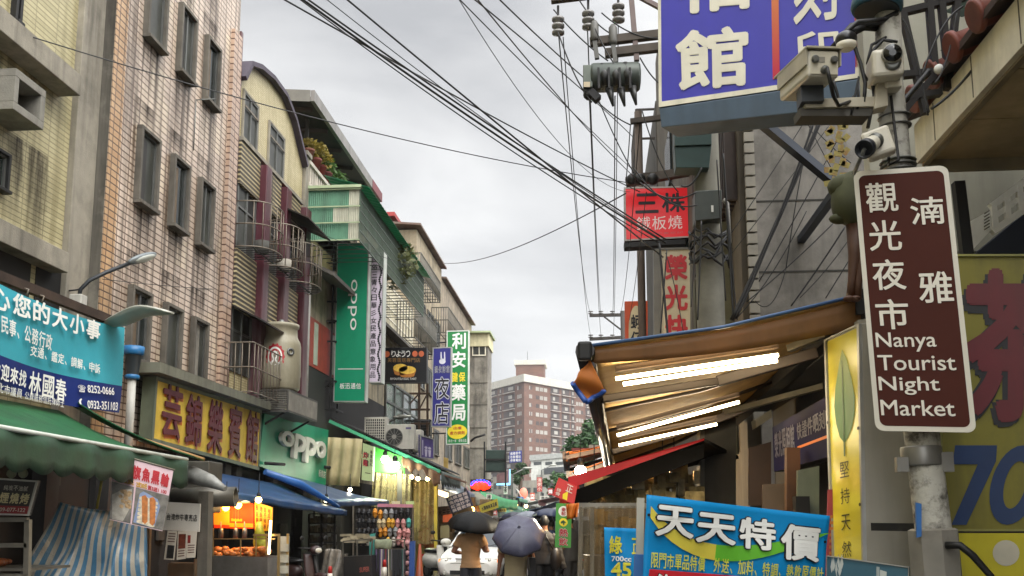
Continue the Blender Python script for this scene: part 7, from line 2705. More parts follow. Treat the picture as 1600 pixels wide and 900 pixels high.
part('sheet', MB().slab(q.q, .02), mat('poster_red', '#9a3a46', .5, var=.25, vs_=4), t)
m = MB()
for k in range(9):
 rect(m, q, (.2, .3 + k * .07, .8, .335 + k * .07), .006)
part('print', m, mat('poster_orange', '#b5703a', .5), t)
q = qD([(1292, 868), (1420, 886), (1420, 985), (1290, 985)], [5.9, 5.7, 5.7, 5.9])
t = thing('menu_board', 'teal menu board with pale leaf sprig marks at the bottom edge', 'sign', q.p(.5, 1))
part('board', MB().slab(q.q, .04), mat('teal_board', '#2f5666', .4, var=.15), t)
m = MB()
R = random.Random(9)
for k in range(12):
 c = (.05 + R.random() * .16, .06 + R.random() * .3)
 a = R.uniform(-.8, .8)
 poly(m, q, [(c[0] - .015, c[1]), (c[0] + .01 * a, c[1] - .12), (c[0] + .018, c[1]), (c[0], c[1] + .08)], .004 + k * .0003)
for u in (.62, .64):
 rect(m, q, (u, .06, u + .012, .6), .004)
poly(m, q, [(.66, .1), (.74, .12), (.74, .34), (.66, .32)], .005)
part('pale_print', m, mat('pale_print', '#aeb4ae', .5), t)
m = MB()
frame(m, q, (.006, .012), .01)
part('edge_frame', m, M_alub, t)
# --- brown tourist sign on its pole
ysn = 5.9
q = Quad([aY(1333, 268, 6.0), aY(1481, 258, 5.82), aY(1526, 676, 5.82), aY(1368, 673, 6.0)])
q = qD([(1333, 268), (1481, 258), (1526, 676), (1368, 673)], [6.0, 5.82, 5.82, 6.0])
t = thing('road_sign', 'brown white bordered tourist sign with two columns of characters and four English words', 'road sign', q.p(.55, 1))
def rr_(u0, v0, u1, v1, r, w, n=6):
 asp = (q.q[1] - q.q[0]).length / (q.q[3] - q.q[0]).length
 ru, rv = r, r * asp
 o = []
 for cx, cy, a0 in ((u1 - ru, v0 + rv, -PI / 2), (u1 - ru, v1 - rv, 0), (u0 + ru, v1 - rv, PI / 2), (u0 + ru, v0 + rv, PI)):
  o += [q.p(cx + ru * math.cos(a0 + PI / 2 * i / n), cy + rv * math.sin(a0 + PI / 2 * i / n), w) for i in range(n + 1)]
 return o
m = MB().prism(rr_(0, 0, 1, 1, .09, 0), -q.n * .02)
part('plate', m, mat('sign_white_border', '#cfcabb', .4, var=.05, streak=.12), t)
m = MB()
P = rr_(.052, .019, .948, .981, .07, .0015)
m.add(P, [list(range(len(P)))])
part('brown_face', m, mat('sign_brown', '#451f16', .6, var=.08, vs_=2, spec=.15), t)
m = MB()
for ch, (x0, y0, x1, y1) in zip('觀光夜市', ((.1, .052, .47, .168), (.1, .2, .47, .318), (.1, .352, .475, .47), (.1, .505, .47, .62))):
 put(m, q, ch, (x0 + .01, y0, x1 - .02, y1), .018, .003)
put(m, q, '湳', (.57, .118, .91, .225), .018, .003)
put(m, q, '雅', (.575, .405, .92, .525), .018, .003)
for s, (x0, y0, x1, y1) in (('Nanya', (.085, .632, .70, .705)), ('Tourist', (.085, .717, .87, .775)), ('Night', (.075, .798, .69, .866)), ('Market', (.075, .885, .815, .943))):
 put(m, q, s, (x0, y0, x1, y1), .012, .003)
part('lettering', m, mat('sign_lettering', '#d9d4c6', .4, var=.04), t)
# pole
def pp(px, py, y=6.15):
 return aY(px, py, y)
t = thing('sign_pole', 'painted grey steel pole with peeling white paint carrying brown sign and cameras', 'pole', V((pp(1478, 980).x, 6.15, 0)))
a, b = pp(1478, 985), pp(1385, -60)
part('shaft', MB().tube([V((a.x + .01, 6.15, 0)), a, pp(1440, 680), pp(1390, 130), b], [.11, .11, .105, .085, .08], 20), mat('peeling_paint', '#aeaba0', .6, var=.12, blotch=.95, bsc=7, streak=.5, grime='#3f3a33', bump=.3), t)
m = MB()
m.lathe([(.118, 0), (.122, .01), (.122, .11), (.118, .12)], pp(1441, 728), (b - a).normalized(), 20)
m.cbox(pp(1475, 722, 6.1), (.1, .05, .12))
m.cbox(pp(1409, 726, 6.1), (.07, .05, .09))
part('clamp_band', m, mat('band_grey', '#7d7b76', .4, .5), t)
m = MB()
m.lathe([(.14, -.3), (.15, -.28), (.15, .2), (.13, .21)], pp(1462, 880), (b - a).normalized(), 8, False)
part('lower_sleeve', m, mat('sleeve_rusty', '#77736a', .7, var=.25, blotch=.7, grime='#3a2a20'), t)
m = MB()
Q_ = [pp(1431, 785, 6.035), pp(1440, 787, 6.035), pp(1440, 838, 6.035), pp(1433, 840, 6.035)]
m.slab(Q_, .02)
part('blue_mark', m, mat('blue_paint', '#2a5f9a', .5), t)
m = MB().tube([pp(1478, 852, 6.0), pp(1500, 852, 5.95), pp(1520, 868, 5.95), pp(1548, 900, 5.95), pp(1556, 985, 5.95)], .022, 8)
part('black_hose', m, M_black, t)
m = MB()
for py, r in ((200, .1), (185, .1), (255, .11), (262, .11), (270, .11)):
 m.lathe([(r, 0), (r + .006, .006), (r, .012)], pp(1393 + (py - 130) * .08, py), (b - a).normalized(), 16)
part('cable_tie', m, M_alu, t)
solo('steel_strap', MB().beam(pp(1362, 823, 6.5), pp(1430, 824, 6.3), .02, .05), M_black, 'dark steel strap joining the yellow box sign to the pole', 'strap')
# --- security cameras
M_cam = mat('camera_white', '#cfc9b8', .4, var=.05, streak=.15)
# left one seen from behind
t = thing('security_camera', 'long white housing camera at left, seen from its cabled rear end', 'security camera', aY(1290, 150, 5.9))
bk = aY(1287, 99, 5.75)
fr_ = aY(1240, 140, 6.25)
ax = (fr_ - bk).normalized()
sx = ax.cross(V((0, 0, 1))).normalized()
ux = sx.cross(ax).normalized()
def cbx(mb, c0, c1, w, h, s=1):
 mb.beam(c0, c1, w, h)
w, h = .2, .17
part('housing', MB().beam(bk, fr_, w, h), M_cam, t, .02)
part('sunshield', MB().beam(bk + ux * (h / 2 + .01) - ax * .02, fr_ + ux * (h / 2 + .01) + ax * .06, w + .03, .012).beam(bk + sx * (w / 2 + .008) + ux * .04, fr_ + sx * (w / 2 + .008) + ux * .04, .01, .1).beam(bk - sx * (w / 2 + .008) + ux * .04, fr_ - sx * (w / 2 + .008) + ux * .04, .01, .1), mat('camera_shield', '#b5ad96', .4, streak=.3), t)
m = MB()
for s in (-1, 1):
 m.lathe([(.02, 0), (.025, .02), (.018, .035)], bk + sx * s * .06 + ux * .02, -ax, 10)
m.lathe([(.025, 0), (.025, .03), (.015, .035), (.012, .05)], bk - ux * .045 + sx * .0, -ax, 12)
part('rear_glands', m, M_alu, t)
part('rear_plate', MB().beam(bk - ax * .001, bk - ax * .006, w * .86, h * .82), mat('camera_rear', '#c4bda9', .4), t, .01)
part('rating_label', MB().beam(bk - ax * .007 - sx * .02 + ux * .02, bk - ax * .008 - sx * .02 + ux * .02, .05, .035), mat('label_grey', '#8a8578', .5), t)
part('front_glass', MB().beam(fr_ + ax * .001, fr_ + ax * .004, w * .7, h * .7), M_dark, t)
part('rear_cable', MB().tube([bk - ux * .045 - ax * .05, bk - ux * .1 - ax * .08, aY(1302, 150, 5.75), aY(1310, 165, 5.9), aY(1330, 158, 6.0)], .012, 6), M_black, t)
part('mount', MB().cbox(bk + ax * .22 - ux * .14, (.14, .14, .12)), mat('mount_dark', '#2f3338', .5), t)
# shelf bracket
t = thing('camera_bracket', 'cream steel bracket arm carrying the left camera from the pole', 'bracket', aY(1310, 175, 6.0))
part('arm', MB().slab([aY(1257, 155, 5.95), aY(1372, 150, 6.0), aY(1372, 166, 6.0), aY(1259, 168, 5.95)], .15), mat('bracket_cream', '#b5ad98', .5, streak=.3), t, .004)
part('under_channel', MB().slab([aY(1250, 169, 5.97), aY(1370, 167, 6.02), aY(1360, 181, 6.02), aY(1252, 181, 5.97)], .14), mat('bracket_dark', '#4a4740', .6), t)
part('upright', MB().slab([aY(1372, 120, 5.98), aY(1386, 120, 5.98), aY(1388, 165, 5.98), aY(1366, 170, 5.98)], .1), mat('bracket_cream', '#b5ad98'), t, .004)
# middle one facing the camera
t = thing('security_camera', 'boxy white camera on the pole with a round black lens facing the viewer', 'security camera', aY(1391, 120, 6.0))
c = aY(1391, 94, 5.85)
M3 = Matrix.Rotation(math.radians(-8), 3, 'Z') @ Matrix.Rotation(math.radians(8), 3, 'X')
part('housing', MB().cbox(c + V((0, .12, 0)), (.19, .3, .175), rot=M3), M_cam, t, .025)
d = M3 @ V((0, -1, 0))
part('lens_ring', MB().lathe([(.062, 0), (.062, .035), (.05, .04), (.045, .02)], c + V((.0, -.03, .02)), d, 24), mat('lens_ring', '#8a877c', .3), t)
part('lens', MB().lathe([(.055, 0), (.055, .041), (.02, .05)], c + V((0, -.03, .02)), d, 24), mat('lens_black', '#0c0c0d', .08), t)
part('lower_ring', MB().lathe([(.05, 0), (.05, .012), (.03, .014)], c + V((.005, -.03, -.03)), d, 20), M_alu, t)
part('mount', MB().cbox(aY(1393, 125, 6.0), (.1, .1, .14)), M_cam, t, .01)
# lower bullet one on a junction box
t = thing('security_camera', 'small white bullet camera with black lens hood on a square junction box', 'security camera', aY(1370, 250, 6.0))
c = aY(1372, 225, 5.9)
M3 = Matrix.Rotation(math.radians(-18), 3, 'Z') @ Matrix.Rotation(math.radians(-14), 3, 'Y')
part('junction_box', MB().cbox(c, (.17, .1, .18), rot=M3), M_cam, t, .02)
p0 = c + V((-.03, -.06, .0))
p1 = aY(1347, 236, 5.68)
d = (p1 - p0).normalized()
part('joint', MB().lathe([(.05, 0), (.05, .015), (.02, .02), (.02, .05)], p0, d, 16), M_alu, t)
part('barrel', MB().lathe([(.025, .03), (.045, .05), (.05, .16)], p0, d, 20), M_cam, t)
part('hood', MB().lathe([(.052, .15), (.056, .155), (.058, .21), (.05, .21), (.045, .17)], p0, d, 20), mat('hood_black', '#1f2228', .4), t)
part('cable', MB().tube([c + V((.06, 0, -.09)), aY(1388, 258, 5.95), aY(1404, 250, 5.95), aY(1398, 200, 6.0), aY(1392, 150, 6.02)], .01, 6), M_black, t)
part('drop_rod', MB().tube([p0 + d * .2, aY(1334, 272, 5.9)], .012, 6), M_alu, t)
# dark round sensor and teal hood above
t = thing('lamp_hood', 'dark teal round hood with a pale rim at the top of the pole', 'lamp', aY(1370, 30, 6.1))
c = aY(1370, 12, 6.1)
part('hood', MB().lathe([(.155, -.02), (.165, 0), (.16, .05), (.11, .12), (.03, .14)], c, V((.1, .0, 1)), 26), mat('hood_teal', '#2f5a6c', .4, .2, var=.2), t)
part('underside', MB().lathe([(.14, -.03), (.14, -.018), (.05, -.01)], c, V((.1, 0, 1)), 24), mat('hood_under', '#23282b', .6), t)
t = thing('dome_camera', 'black round dome sensor with pale base between hood and boxy camera', 'security camera', aY(1320, 65, 6.0))
c = aY(1322, 62, 6.0)
part('dome', MB().ball(c, .07, 14, 10, (1, 1, .8)), mat('dome_black', '#17181a', .3), t)
part('pale_base', MB().lathe([(.04, -.07), (.06, -.055), (.065, -.03), (.03, -.025)], c, n=18), M_cam, t)
part('arm', MB().tube([c + V((.02, .03, .05)), aY(1350, 42, 6.1), aY(1380, 44, 6.15)], .025, 8), M_black, t)
# cable tangle round the cameras
R = random.Random(15)
tang = [([(1330, 60), (1345, 100), (1352, 130), (1350, 160)], .012), ([(1335, 66), (1348, 112), (1356, 126)], .008), ([(1300, 75), (1330, 40), (1370, 36), (1402, 20)], .02), ([(1312, 60), (1340, 34), (1384, 30)], .016),
  ([(1402, 66), (1380, 62), (1365, 78), (1360, 110), (1366, 150), (1356, 200)], .012), ([(1385, 58), (1362, 70), (1355, 100)], .01), ([(1340, 170), (1342, 120), (1330, 180)], .008), ([(1300, 120), (1312, 160), (1328, 166), (1334, 150)], .01)]
for i, (pts, r) in enumerate(tang):
 P = [aY(x, y, 6.0 + .04 * (i % 3)) for x, y in pts]
 m = MB().tube([P[0]] + [P[k].lerp(P[k + 1], s) for k in range(len(P) - 1) for s in (.5, 1)], r, 6)
 solo('camera_cable', m, mat('cable_black', '#161617'), 'thin black cable tangled among the cameras on the pole', 'cable', 'cables tangled round the camera pole')
# --- tiled roof eave at upper right
Xe = 2.9
def ex(px, py):
 return aX(px, py, Xe)
y1 = ex(1432, 262).y
ze = ex(1500, 176).z
t = thing('tiled_eave', 'old roof eave with round red brown tile ends and a pale fascia, upper right', 'roof', (Xe + 1, y1 / 2 + 2, ze))
part('fascia', MB().box((Xe, 1.5, ze - .02), (Xe + .06, y1, ze + .34)), mat('fascia_pale', '#e6e0cc', .6, var=.08, streak=.35, blotch=.2), t)
m = MB()
for k in range(9):
 y = y1 - .5 - k * .83
 m.box((Xe - .004, y, ze), (Xe + .002, y + .012, ze + .33))
part('fascia_seam', m, M_concd, t)
m = MB()
for k in range(8):
 m.box((Xe + .06, 1.5 + k * (y1 - 1.5) / 8, ze + .01), (Xe + 2.4, 1.5 + (k + .985) * (y1 - 1.5) / 8, ze + .05))
part('soffit', m, mat('soffit_board', '#b5a684', .7, var=.12, streak=.3), t)
m = MB().slab([V((Xe - .1, 1.5, ze + .36)), V((Xe - .1, y1, ze + .36)), V((Xe + 2.4, y1, ze + 1.3)), V((Xe + 2.4, 1.5, ze + 1.3))], .06, V((0, 0, 1)))
part('tile_bed', m, mat('tile_bed', '#3a2a24', .8), t)
for k in range(16):
 y = y1 - .35 - k * .46
 if y < 2:
  break
 m = MB().lathe([(.11, 0), (.125, .01), (.125, .04), (.1, .05)], (Xe - .13, y, ze + .43), V((1, 0, .35)), 18)
 m.tube([(Xe - .1, y, ze + .44), (Xe + .55, y, ze + .68)], .1, 10)
 part('round_tile', m, mat('roof_tile', '#70382c', .6, var=.25, vs_=4, blotch=.35, streak=.3), t)
m = MB().box((Xe + .06, y1 - .02, ze - .1), (Xe + 2.6, y1 + .02, ze + .02)).box((Xe + .05, 1.5, ze - .04), (Xe + .1, y1, ze - .02))
part('end_board', m, mat('end_board', '#8a7f68', .7, streak=.3), t)
part('light_block_wall', MB().box((4.7, -25, 0), (12, y1 - .3, 13)), mat('light_block_plaster', '#8a857a', .85, var=.12, streak=.4), t)  # unseen upper storeys, added to block sky light from the street
# pale wall and black steel lattice behind the cameras
t = thing('steel_lattice', 'black angle steel sign lattice in front of a pale wall behind the cameras', 'frame', aY(1440, 190, 7.6))
m = MB()
for a_, b_ in (((1410, 20), (1446, 178)), ((1448, -40), (1462, 130)), ((1466, -40), (1484, 132)), ((1405, 118), (1470, 112)), ((1405, 155), (1470, 145)), ((1400, 22), (1510, -5)), ((1395, 195), (1470, 105)), ((1500, -40), (1480, 140))):
 m.beam(aY(*a_, 7.6), aY(*b_, 7.62), .07, .05)
part('angle_bars', m, mat('lattice_black', '#211e1c', .6, .3, var=.3), t)
part('white_knob', MB().ball(aY(1467, 108, 7.5), .04, 10, 7), M_wlet, t)
solo('pale_wall', MB().box((aY(1345, 0, 9.4).x, 9.4, 4.2), (7, 9.6, 8.5)), mat('pale_wall', '#a8a698', .8, var=.08, streak=.3), 'pale upper wall behind the black steel lattice', 'wall')
t = thing('potted_plant', 'dim dark green plant leaves above the tiled eave at top right', 'plant', aY(1545, 60, 7.2))
m = MB()
R = random.Random(3)
for k in range(26):
 c = aY(R.uniform(1510, 1590), R.uniform(-10, 60), 7.4 + R.random())
 e = c + V((R.uniform(-.35, .35), R.uniform(-.1, .1), R.uniform(-.35, .15)))
 sd_ = (e - c).cross(V((0, 1, 0))).normalized() * .06
 m.add([c, c.lerp(e, .5) + sd_, e, c.lerp(e, .5) - sd_], [(0, 1, 2, 3)])
part('leaves', m, mat('dim_leaf', '#2a3a2e', .6, var=.4, trans=.2), t)
part('pot', MB().lathe([(.12, 0), (.16, .2), (.15, .22)], aY(1555, 20, 8.3), n=12), mat('pot_dark', '#4a3026', .8), t)
# --- big yellow drink sign, right edge
q = qD([(1466, 398), (1690, 398), (1690, 830), (1472, 830)], [7.0, 6.6, 6.6, 7.0])
t = thing('billboard', 'grimy yellow board with a huge dark red character and blue 70 at right edge', 'billboard', q.p(.5, 1))
part('board', MB().slab(q.q, .08), mat('drink_board_yellow', '#756e1b', .55, var=.12, vs_=1.2, streak=.55, grime='#3d3a18', blotch=.45), t)
def bq2(r):
 return Quad([aP(a, b, q.q[0], q.n) for a, b in r])
m = MB()
put(m, bq2([(1500, 425), (1668, 425), (1668, 668), (1500, 668)]), '茶', (0, 0, 1, 1), .06, .006)
part('dark_outline', m, mat('outline_black', '#16181c'), t)
m = MB()
put(m, bq2([(1506, 420), (1674, 420), (1674, 660), (1506, 660)]), '茶', (0, 0, 1, 1), .04, .014)
part('red_lettering', m, mat('dark_red_lettering', '#5c0f1a', .5, var=.15, streak=.3), t)
m = MB()
poly(m, bq2([(1484, 696), (1558, 696), (1558, 820), (1484, 820)]), [(.12, 0), (1, 0), (.98, .2), (.36, 1), (.04, 1), (.6, .24), (.06, .24)], .008)
qq = bq2([(1548, 696), (1625, 696), (1625, 820), (1548, 820)])
o = [(.5 + .5 * math.cos(a) - .16 * math.sin(a) * -1, .5 + .5 * math.sin(a)) for a in [2 * PI * i / 28 for i in range(28)]]
i_ = [(.5 + .22 * math.cos(a) + .1 * math.sin(a) * 1, .5 + .3 * math.sin(a)) for a in [2 * PI * i / 28 for i in range(28)]]
o = [(1 - a, b) for a, b in o]
i_ = [(1 - a, b) for a, b in i_]
m.add([qq.p(a, b, .008) for a, b in o + i_], [(i, (i + 1) % 28, 28 + (i + 1) % 28, 28 + i) for i in range(28)])
part('blue_lettering', m, mat('price_blue', '#0b2b55', .5, var=.12), t)
m = MB()
frame(m, q, (.012, .008), .02)
part('edge_frame', m, mat('board_edge', '#7d7a3a', .5, streak=.4), t)
q = qD([(1478, 833), (1690, 833), (1690, 990), (1480, 990)], [6.95, 6.55, 6.55, 6.95])
t = thing('lower_panel', 'brighter plain yellow panel below the grimy yellow board', 'board', q.p(.5, 1))
part('board', MB().slab(q.q, .06), mat('panel_yellow', '#b5a91c', .5, var=.1, streak=.3), t)
m = MB()
disc(m, q, (.46, .2), .1, .13, .004)
disc(m, q, (.17, .16), .012, .014, .004)
part('pale_disc', m, mat('disc_pale', '#b9b3a0', .5), t)
# grey wall panel behind the pole, between leaf sign and yellow board
t = thing('metal_shutter', 'grey beige metal side panel behind the pole with a dark strap', 'panel', aY(1420, 985, 7.3))
part('sheet', MB().slab([aY(1340, 500, 7.2), aY(1475, 480, 7.2), aY(1485, 990, 7.2), aY(1350, 990, 7.2)], .1), mat('sheet_beige', '#857f72', .55, var=.06, streak=.3), t)
part('strap', MB().slab([aY(1358, 818, 7.18), aY(1424, 818, 7.18), aY(1424, 832, 7.18), aY(1358, 832, 7.18)], .03), M_black, t)
# --- white railing and blue tarp right
yr_ = 8.9
t = thing('railing', 'white diagonal stair railing at the right edge above the yellow board', 'railing', aY(1560, 390, yr_))
m = MB()
m.slab([aY(1517, 345, yr_), aY(1547, 328, yr_), aY(1550, 358, yr_), aY(1520, 390, yr_)], .05)
part('white_panel', m, mat('rail_white', '#f0f0ea', .5), t)
m = MB()
m.beam(aY(1547, 324, yr_), aY(1660, 240, yr_), .06)
m.beam(aY(1549, 342, yr_), aY(1660, 262, yr_), .05)
m.beam(aY(1550, 362, yr_), aY(1660, 288, yr_), .06)
for px in (1552, 1572, 1592, 1612):
 m.beam(aY(px, 324 - (px - 1547) * .74, yr_ - .01), aY(px + 3, 360 - (px - 1547) * .66, yr_ - .01), .05)
part('bars', m, mat('rail_white', '#f0f0ea'), t)
m = MB()
for k in range(6):
 m.beam(aY(1538, 334 + k * 5, yr_ - .02), aY(1546, 329 + k * 5, yr_ - .02), .01)
part('vent', m, M_concd, t)
solo('dark_tarp', MB().slab([aY(1520, 400, yr_ + .2), aY(1690, 260, yr_ + .2), aY(1690, 420, yr_ + .2), aY(1520, 420, yr_ + .2)], .3), mat('navy_tarp', '#131a28', .6, var=.3), 'very dark navy cover below the white stair railing', 'tarp')
solo('steel_post', MB().beam(aY(1497, 285, 8.4), aY(1512, 410, 8.4), .09), M_black, 'black steel post beside the top right corner of the brown sign', 'post')
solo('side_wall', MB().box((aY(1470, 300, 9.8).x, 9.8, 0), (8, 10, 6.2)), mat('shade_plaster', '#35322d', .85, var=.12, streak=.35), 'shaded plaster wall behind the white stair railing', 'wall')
# --- olive stuffed figure hanging behind the brown sign
t = thing('hanging_figure', 'olive green bundled figure with thin brown legs perched behind the brown sign', 'figure', aY(1330, 465, 7.3))
m = MB()
yo = 7.3
m.ball(aY(1334, 312, yo), .2, 14, 10, (.85, .8, 1.1), jit=.15)
m.ball(aY(1318, 292, yo), .12, 10, 8, (1, .8, .8), jit=.2)
m.ball(aY(1312, 342, yo), .07, 8, 6, (1.1, .8, .6), jit=.2)
part('body', m, mat('olive_cloth', '#3f4128', .8, var=.25, vs_=6), t)
m = MB()
for px in (1332, 1342):
 m.tube([aY(px + 4, 350, yo), aY(px + 4, 400, yo), aY(px - 1, 440, yo), aY(px - 3, 466, yo)], [.07, .05, .03, .035], 8)
 m.ball(aY(px - 6, 467, yo - .05), .04, 8, 6, (1.1, 1.4, .6))
part('legs', m, mat('brown_leg', '#4f3222', .6, var=.2), t)
m = MB()
R = random.Random(2)
for k in range(24):
 p = aY(1308 + 14 * math.sin(k * 1.3), 190 + k * 4.2, 8.2)
 m.cbox(p, (.05, .006, .07), R.random() * 2, rot=Matrix.Rotation(R.random() * 2, 3, 'Y'))
solo('paper_charm', m, mat('paper_charm', '#8f8448', .7, var=.25, vs_=12, blotch=.5, bsc=9, grime='#8a3a2c'), 'twisted yellow and red paper streamer hanging behind the bullet camera', 'streamer')
# ================================================================== people, umbrellas, car
def finger_hand(mb, wrist, d, palm_n, s=1.0, curl=.6):
 """palm and five bent fingers; d = direction of the hand, palm_n = out of the palm"""
 d = d.normalized()
 pn = (palm_n - d * palm_n.dot(d)).normalized()
 x = d.cross(pn)
 mb.tube([wrist - d * .01, wrist + d * .03 * s, wrist + d * .085 * s], [.026 * s, .036 * s, .036 * s], 8)
 for k, (o, ln) in enumerate(((-.027, .062), (-.009, .074), (.009, .07), (.026, .055))):
  p = wrist + d * .08 * s + x * o * s
  q1 = p + (d * math.cos(curl * .5) + pn * math.sin(curl * .5)) * ln * .5 * s
  q2 = q1 + (d * math.cos(curl * 1.6) + pn * math.sin(curl * 1.6)) * ln * .5 * s
  mb.tube([p, q1, q2], [.0105 * s, .010 * s, .0085 * s], 6)
 p = wrist + d * .03 * s - x * .03 * s
 mb.tube([p, p + (d * .7 - x * .6 + pn * .3) * .035 * s, p + (d * .95 - x * .45 + pn * .5) * .06 * s], [.013 * s, .012 * s, .009 * s], 6)
def person(label, loc, rz, h, arms, shirt, pants, hair, sleeve=.62, skin='#8a5f48', hem=.80, step=.08, voxel=.012, bulk=1.0, hairlen=0, shoes='#1c1b1a', group=None):
 """figure facing +y before turning; arms: two lists (shoulder is added) of elbow, wrist, hand direction, palm normal"""
 mb = MB()
 prof = [(hem, .182, .125), (hem + .1, .178, .125), (1.05, .168, .118), (1.22, .185, .125), (1.34, .195, .118), (1.41, .165, .098), (1.455, .085, .075), (1.49, .056, .058), (1.57, .052, .056)]
 n = 20
 vs, fs = [], []
 for z, rx, ry in prof:
  vs += [V((rx * bulk * math.cos(2 * PI * j / n), ry * bulk * math.sin(2 * PI * j / n) + (.015 if z > 1.4 else 0), z)) for j in range(n)]
 fs = [(i * n + j, i * n + (j + 1) % n, (i + 1) * n + (j + 1) % n, (i + 1) * n + j) for i in range(len(prof) - 1) for j in range(n)]
 fs += [list(range(n))[::-1], [(len(prof) - 1) * n + j for j in range(n)]]
 mb.add(vs, fs, True)
 hc = V((0, .03, 1.635))
 mb.ball(hc, 1, 18, 14, (.078, .096, .115))
 mb.ball(hc + V((0, .03, -.06)), 1, 12, 8, (.055, .06, .055))
 mb.ball(hc + V((0, .105, -.012)), 1, 8, 6, (.014, .02, .026))           # nose
 for s in (-1, 1):
  mb.ball(hc + V((s * .08, .0, -.005)), 1, 8, 6, (.012, .022, .032))  # ears
  mb.ball(hc + V((s * .032, .09, .012)), 1, 8, 6, (.014, .01, .009))  # eyes
 mb.ball(hc + V((0, .092, -.055)), 1, 8, 6, (.024, .012, .008))          # mouth
 sk = []
 for s, (el, wr, hd, pn) in zip((-1, 1), arms):
  sh = V((s * .185 * bulk, 0, 1.375))
  el, wr = V(el), V(wr)
  mb.tube([sh - V((s * .05, 0, -.01)), sh, sh.lerp(el, .55), el, el.lerp(wr, .3), wr], [.06, .066, .054, .043, .041, .029], 12)
  ce = sh.lerp(el, sleeve)
  if sleeve > .3:
   mb.tube([sh, ce], [.07, .07], 12)
  finger_hand(mb, wr, V(hd), V(pn))
  sk.append((sh, el, wr, ce))
 for s in (-1, 1):
  f = step * s
  hip, kn, an = V((s * .088, 0, .9)), V((s * .095, f * .7 + .02, .49)), V((s * .095, f, .09))
  mb.tube([hip, hip.lerp(kn, .4), kn, kn.lerp(an, .35), an], [.098, .092, .064, .062, .046], 12)
  mb.tube([an + V((0, -.05, -.05)), an + V((0, .05, -.05)), an + V((0, .15, -.065))], [.04, .043, .03], 10)
  mb.ball(an + V((0, -.03, -.045)), .045, 8, 6)
 k = h / 1.755
 me = bpy.data.meshes.new('person')
 me.from_pydata([tuple(p) for p in mb.v], [], mb.f)
 o = bpy.data.objects.new('tmp', me)
 COL.objects.link(o)
 md = o.modifiers.new('r', 'REMESH')
 md.mode = 'VOXEL'
 md.voxel_size = voxel
 sm = o.modifiers.new('s', 'SMOOTH')
 sm.factor = .5
 sm.iterations = 3
 me2 = bpy.data.meshes.new_from_object(o.evaluated_get(bpy.context.evaluated_depsgraph_get()))
 bpy.data.objects.remove(o)
 me2.name = 'person'
 mats = [mat('skin_' + skin[1:], skin, .55, var=.06), mat('shirt_' + shirt[1:], shirt, .8, var=.14, vs_=5, bump=.5, bs=9), mat('pants_' + pants[1:], pants, .8, var=.15, vs_=5, bump=.3, bs=9), mat('shoes_' + shoes[1:], shoes, .5),
   mat('hair_' + hair[1:], hair, .6, var=.3, vs_=30)]
 me2.materials.clear()
 for m_ in mats:
  me2.materials.append(m_)
 for p in me2.polygons:
  p.use_smooth = True
 def seg(p, a, b):
  t_ = max(0, min(1, (p - a).dot(b - a) / (b - a).length_squared))
  return (p - a.lerp(b, t_)).length, t_
 for v in me2.vertices:                       # small cloth folds
  z = v.co.z
  if hem - .02 < z < 1.4:
   f = .011 * mnoise.noise(V((v.co.x * 7, v.co.y * 7, z * 3.5))) + .008 * mnoise.noise(V((v.co.x * 5 + z * 9, 3, z * 14)))
   v.co += v.normal * f
 for p in me2.polygons:
  c = p.center
  i = 1
  best = 9
  for sh, el, wr, ce in sk:
   d1, t1 = seg(c, sh, el)
   d2, t2 = seg(c, el, wr)
   dh = (c - wr).length
   on = min(d1, d2, dh - .1)
   if on < .085 and (abs(c.x) > .17 * bulk or c.y > .1 or d2 < .05 or dh < .12):
    if (d2 < d1 or dh < .14 or t1 > sleeve + .02) and sleeve < 1.5:
     if d2 < d1 or t1 > sleeve + .02:
      i = 0
    if sleeve >= 1.5 and dh < .12 and (c - wr).dot(wr - el) > 0:
     i = 0
    best = on
  if i == 1:
   if c.z > 1.475:
    i = 0
    if c.z > 1.56 and (c.y < .05 or c.z > 1.70 or (c - hc).length > .13 and c.y < .09):
     i = 4
    if hairlen and c.z > 1.42 and c.y < .0:
     i = 4
   elif c.z < .075:
    i = 3
   elif c.z < hem + .012 and best > .085:
    i = 2
  p.material_index = i
  p.use_smooth = True
 me2.transform(Matrix.Scale(k, 4))
 o = bpy.data.objects.new('person', me2)
 COL.objects.link(o)
 o.location = loc
 o.rotation_euler.z = rz
 o['label'], o['category'] = label, 'person'
 if group:
  o['group'] = group
 BASE[o.name] = V(loc)
 return o
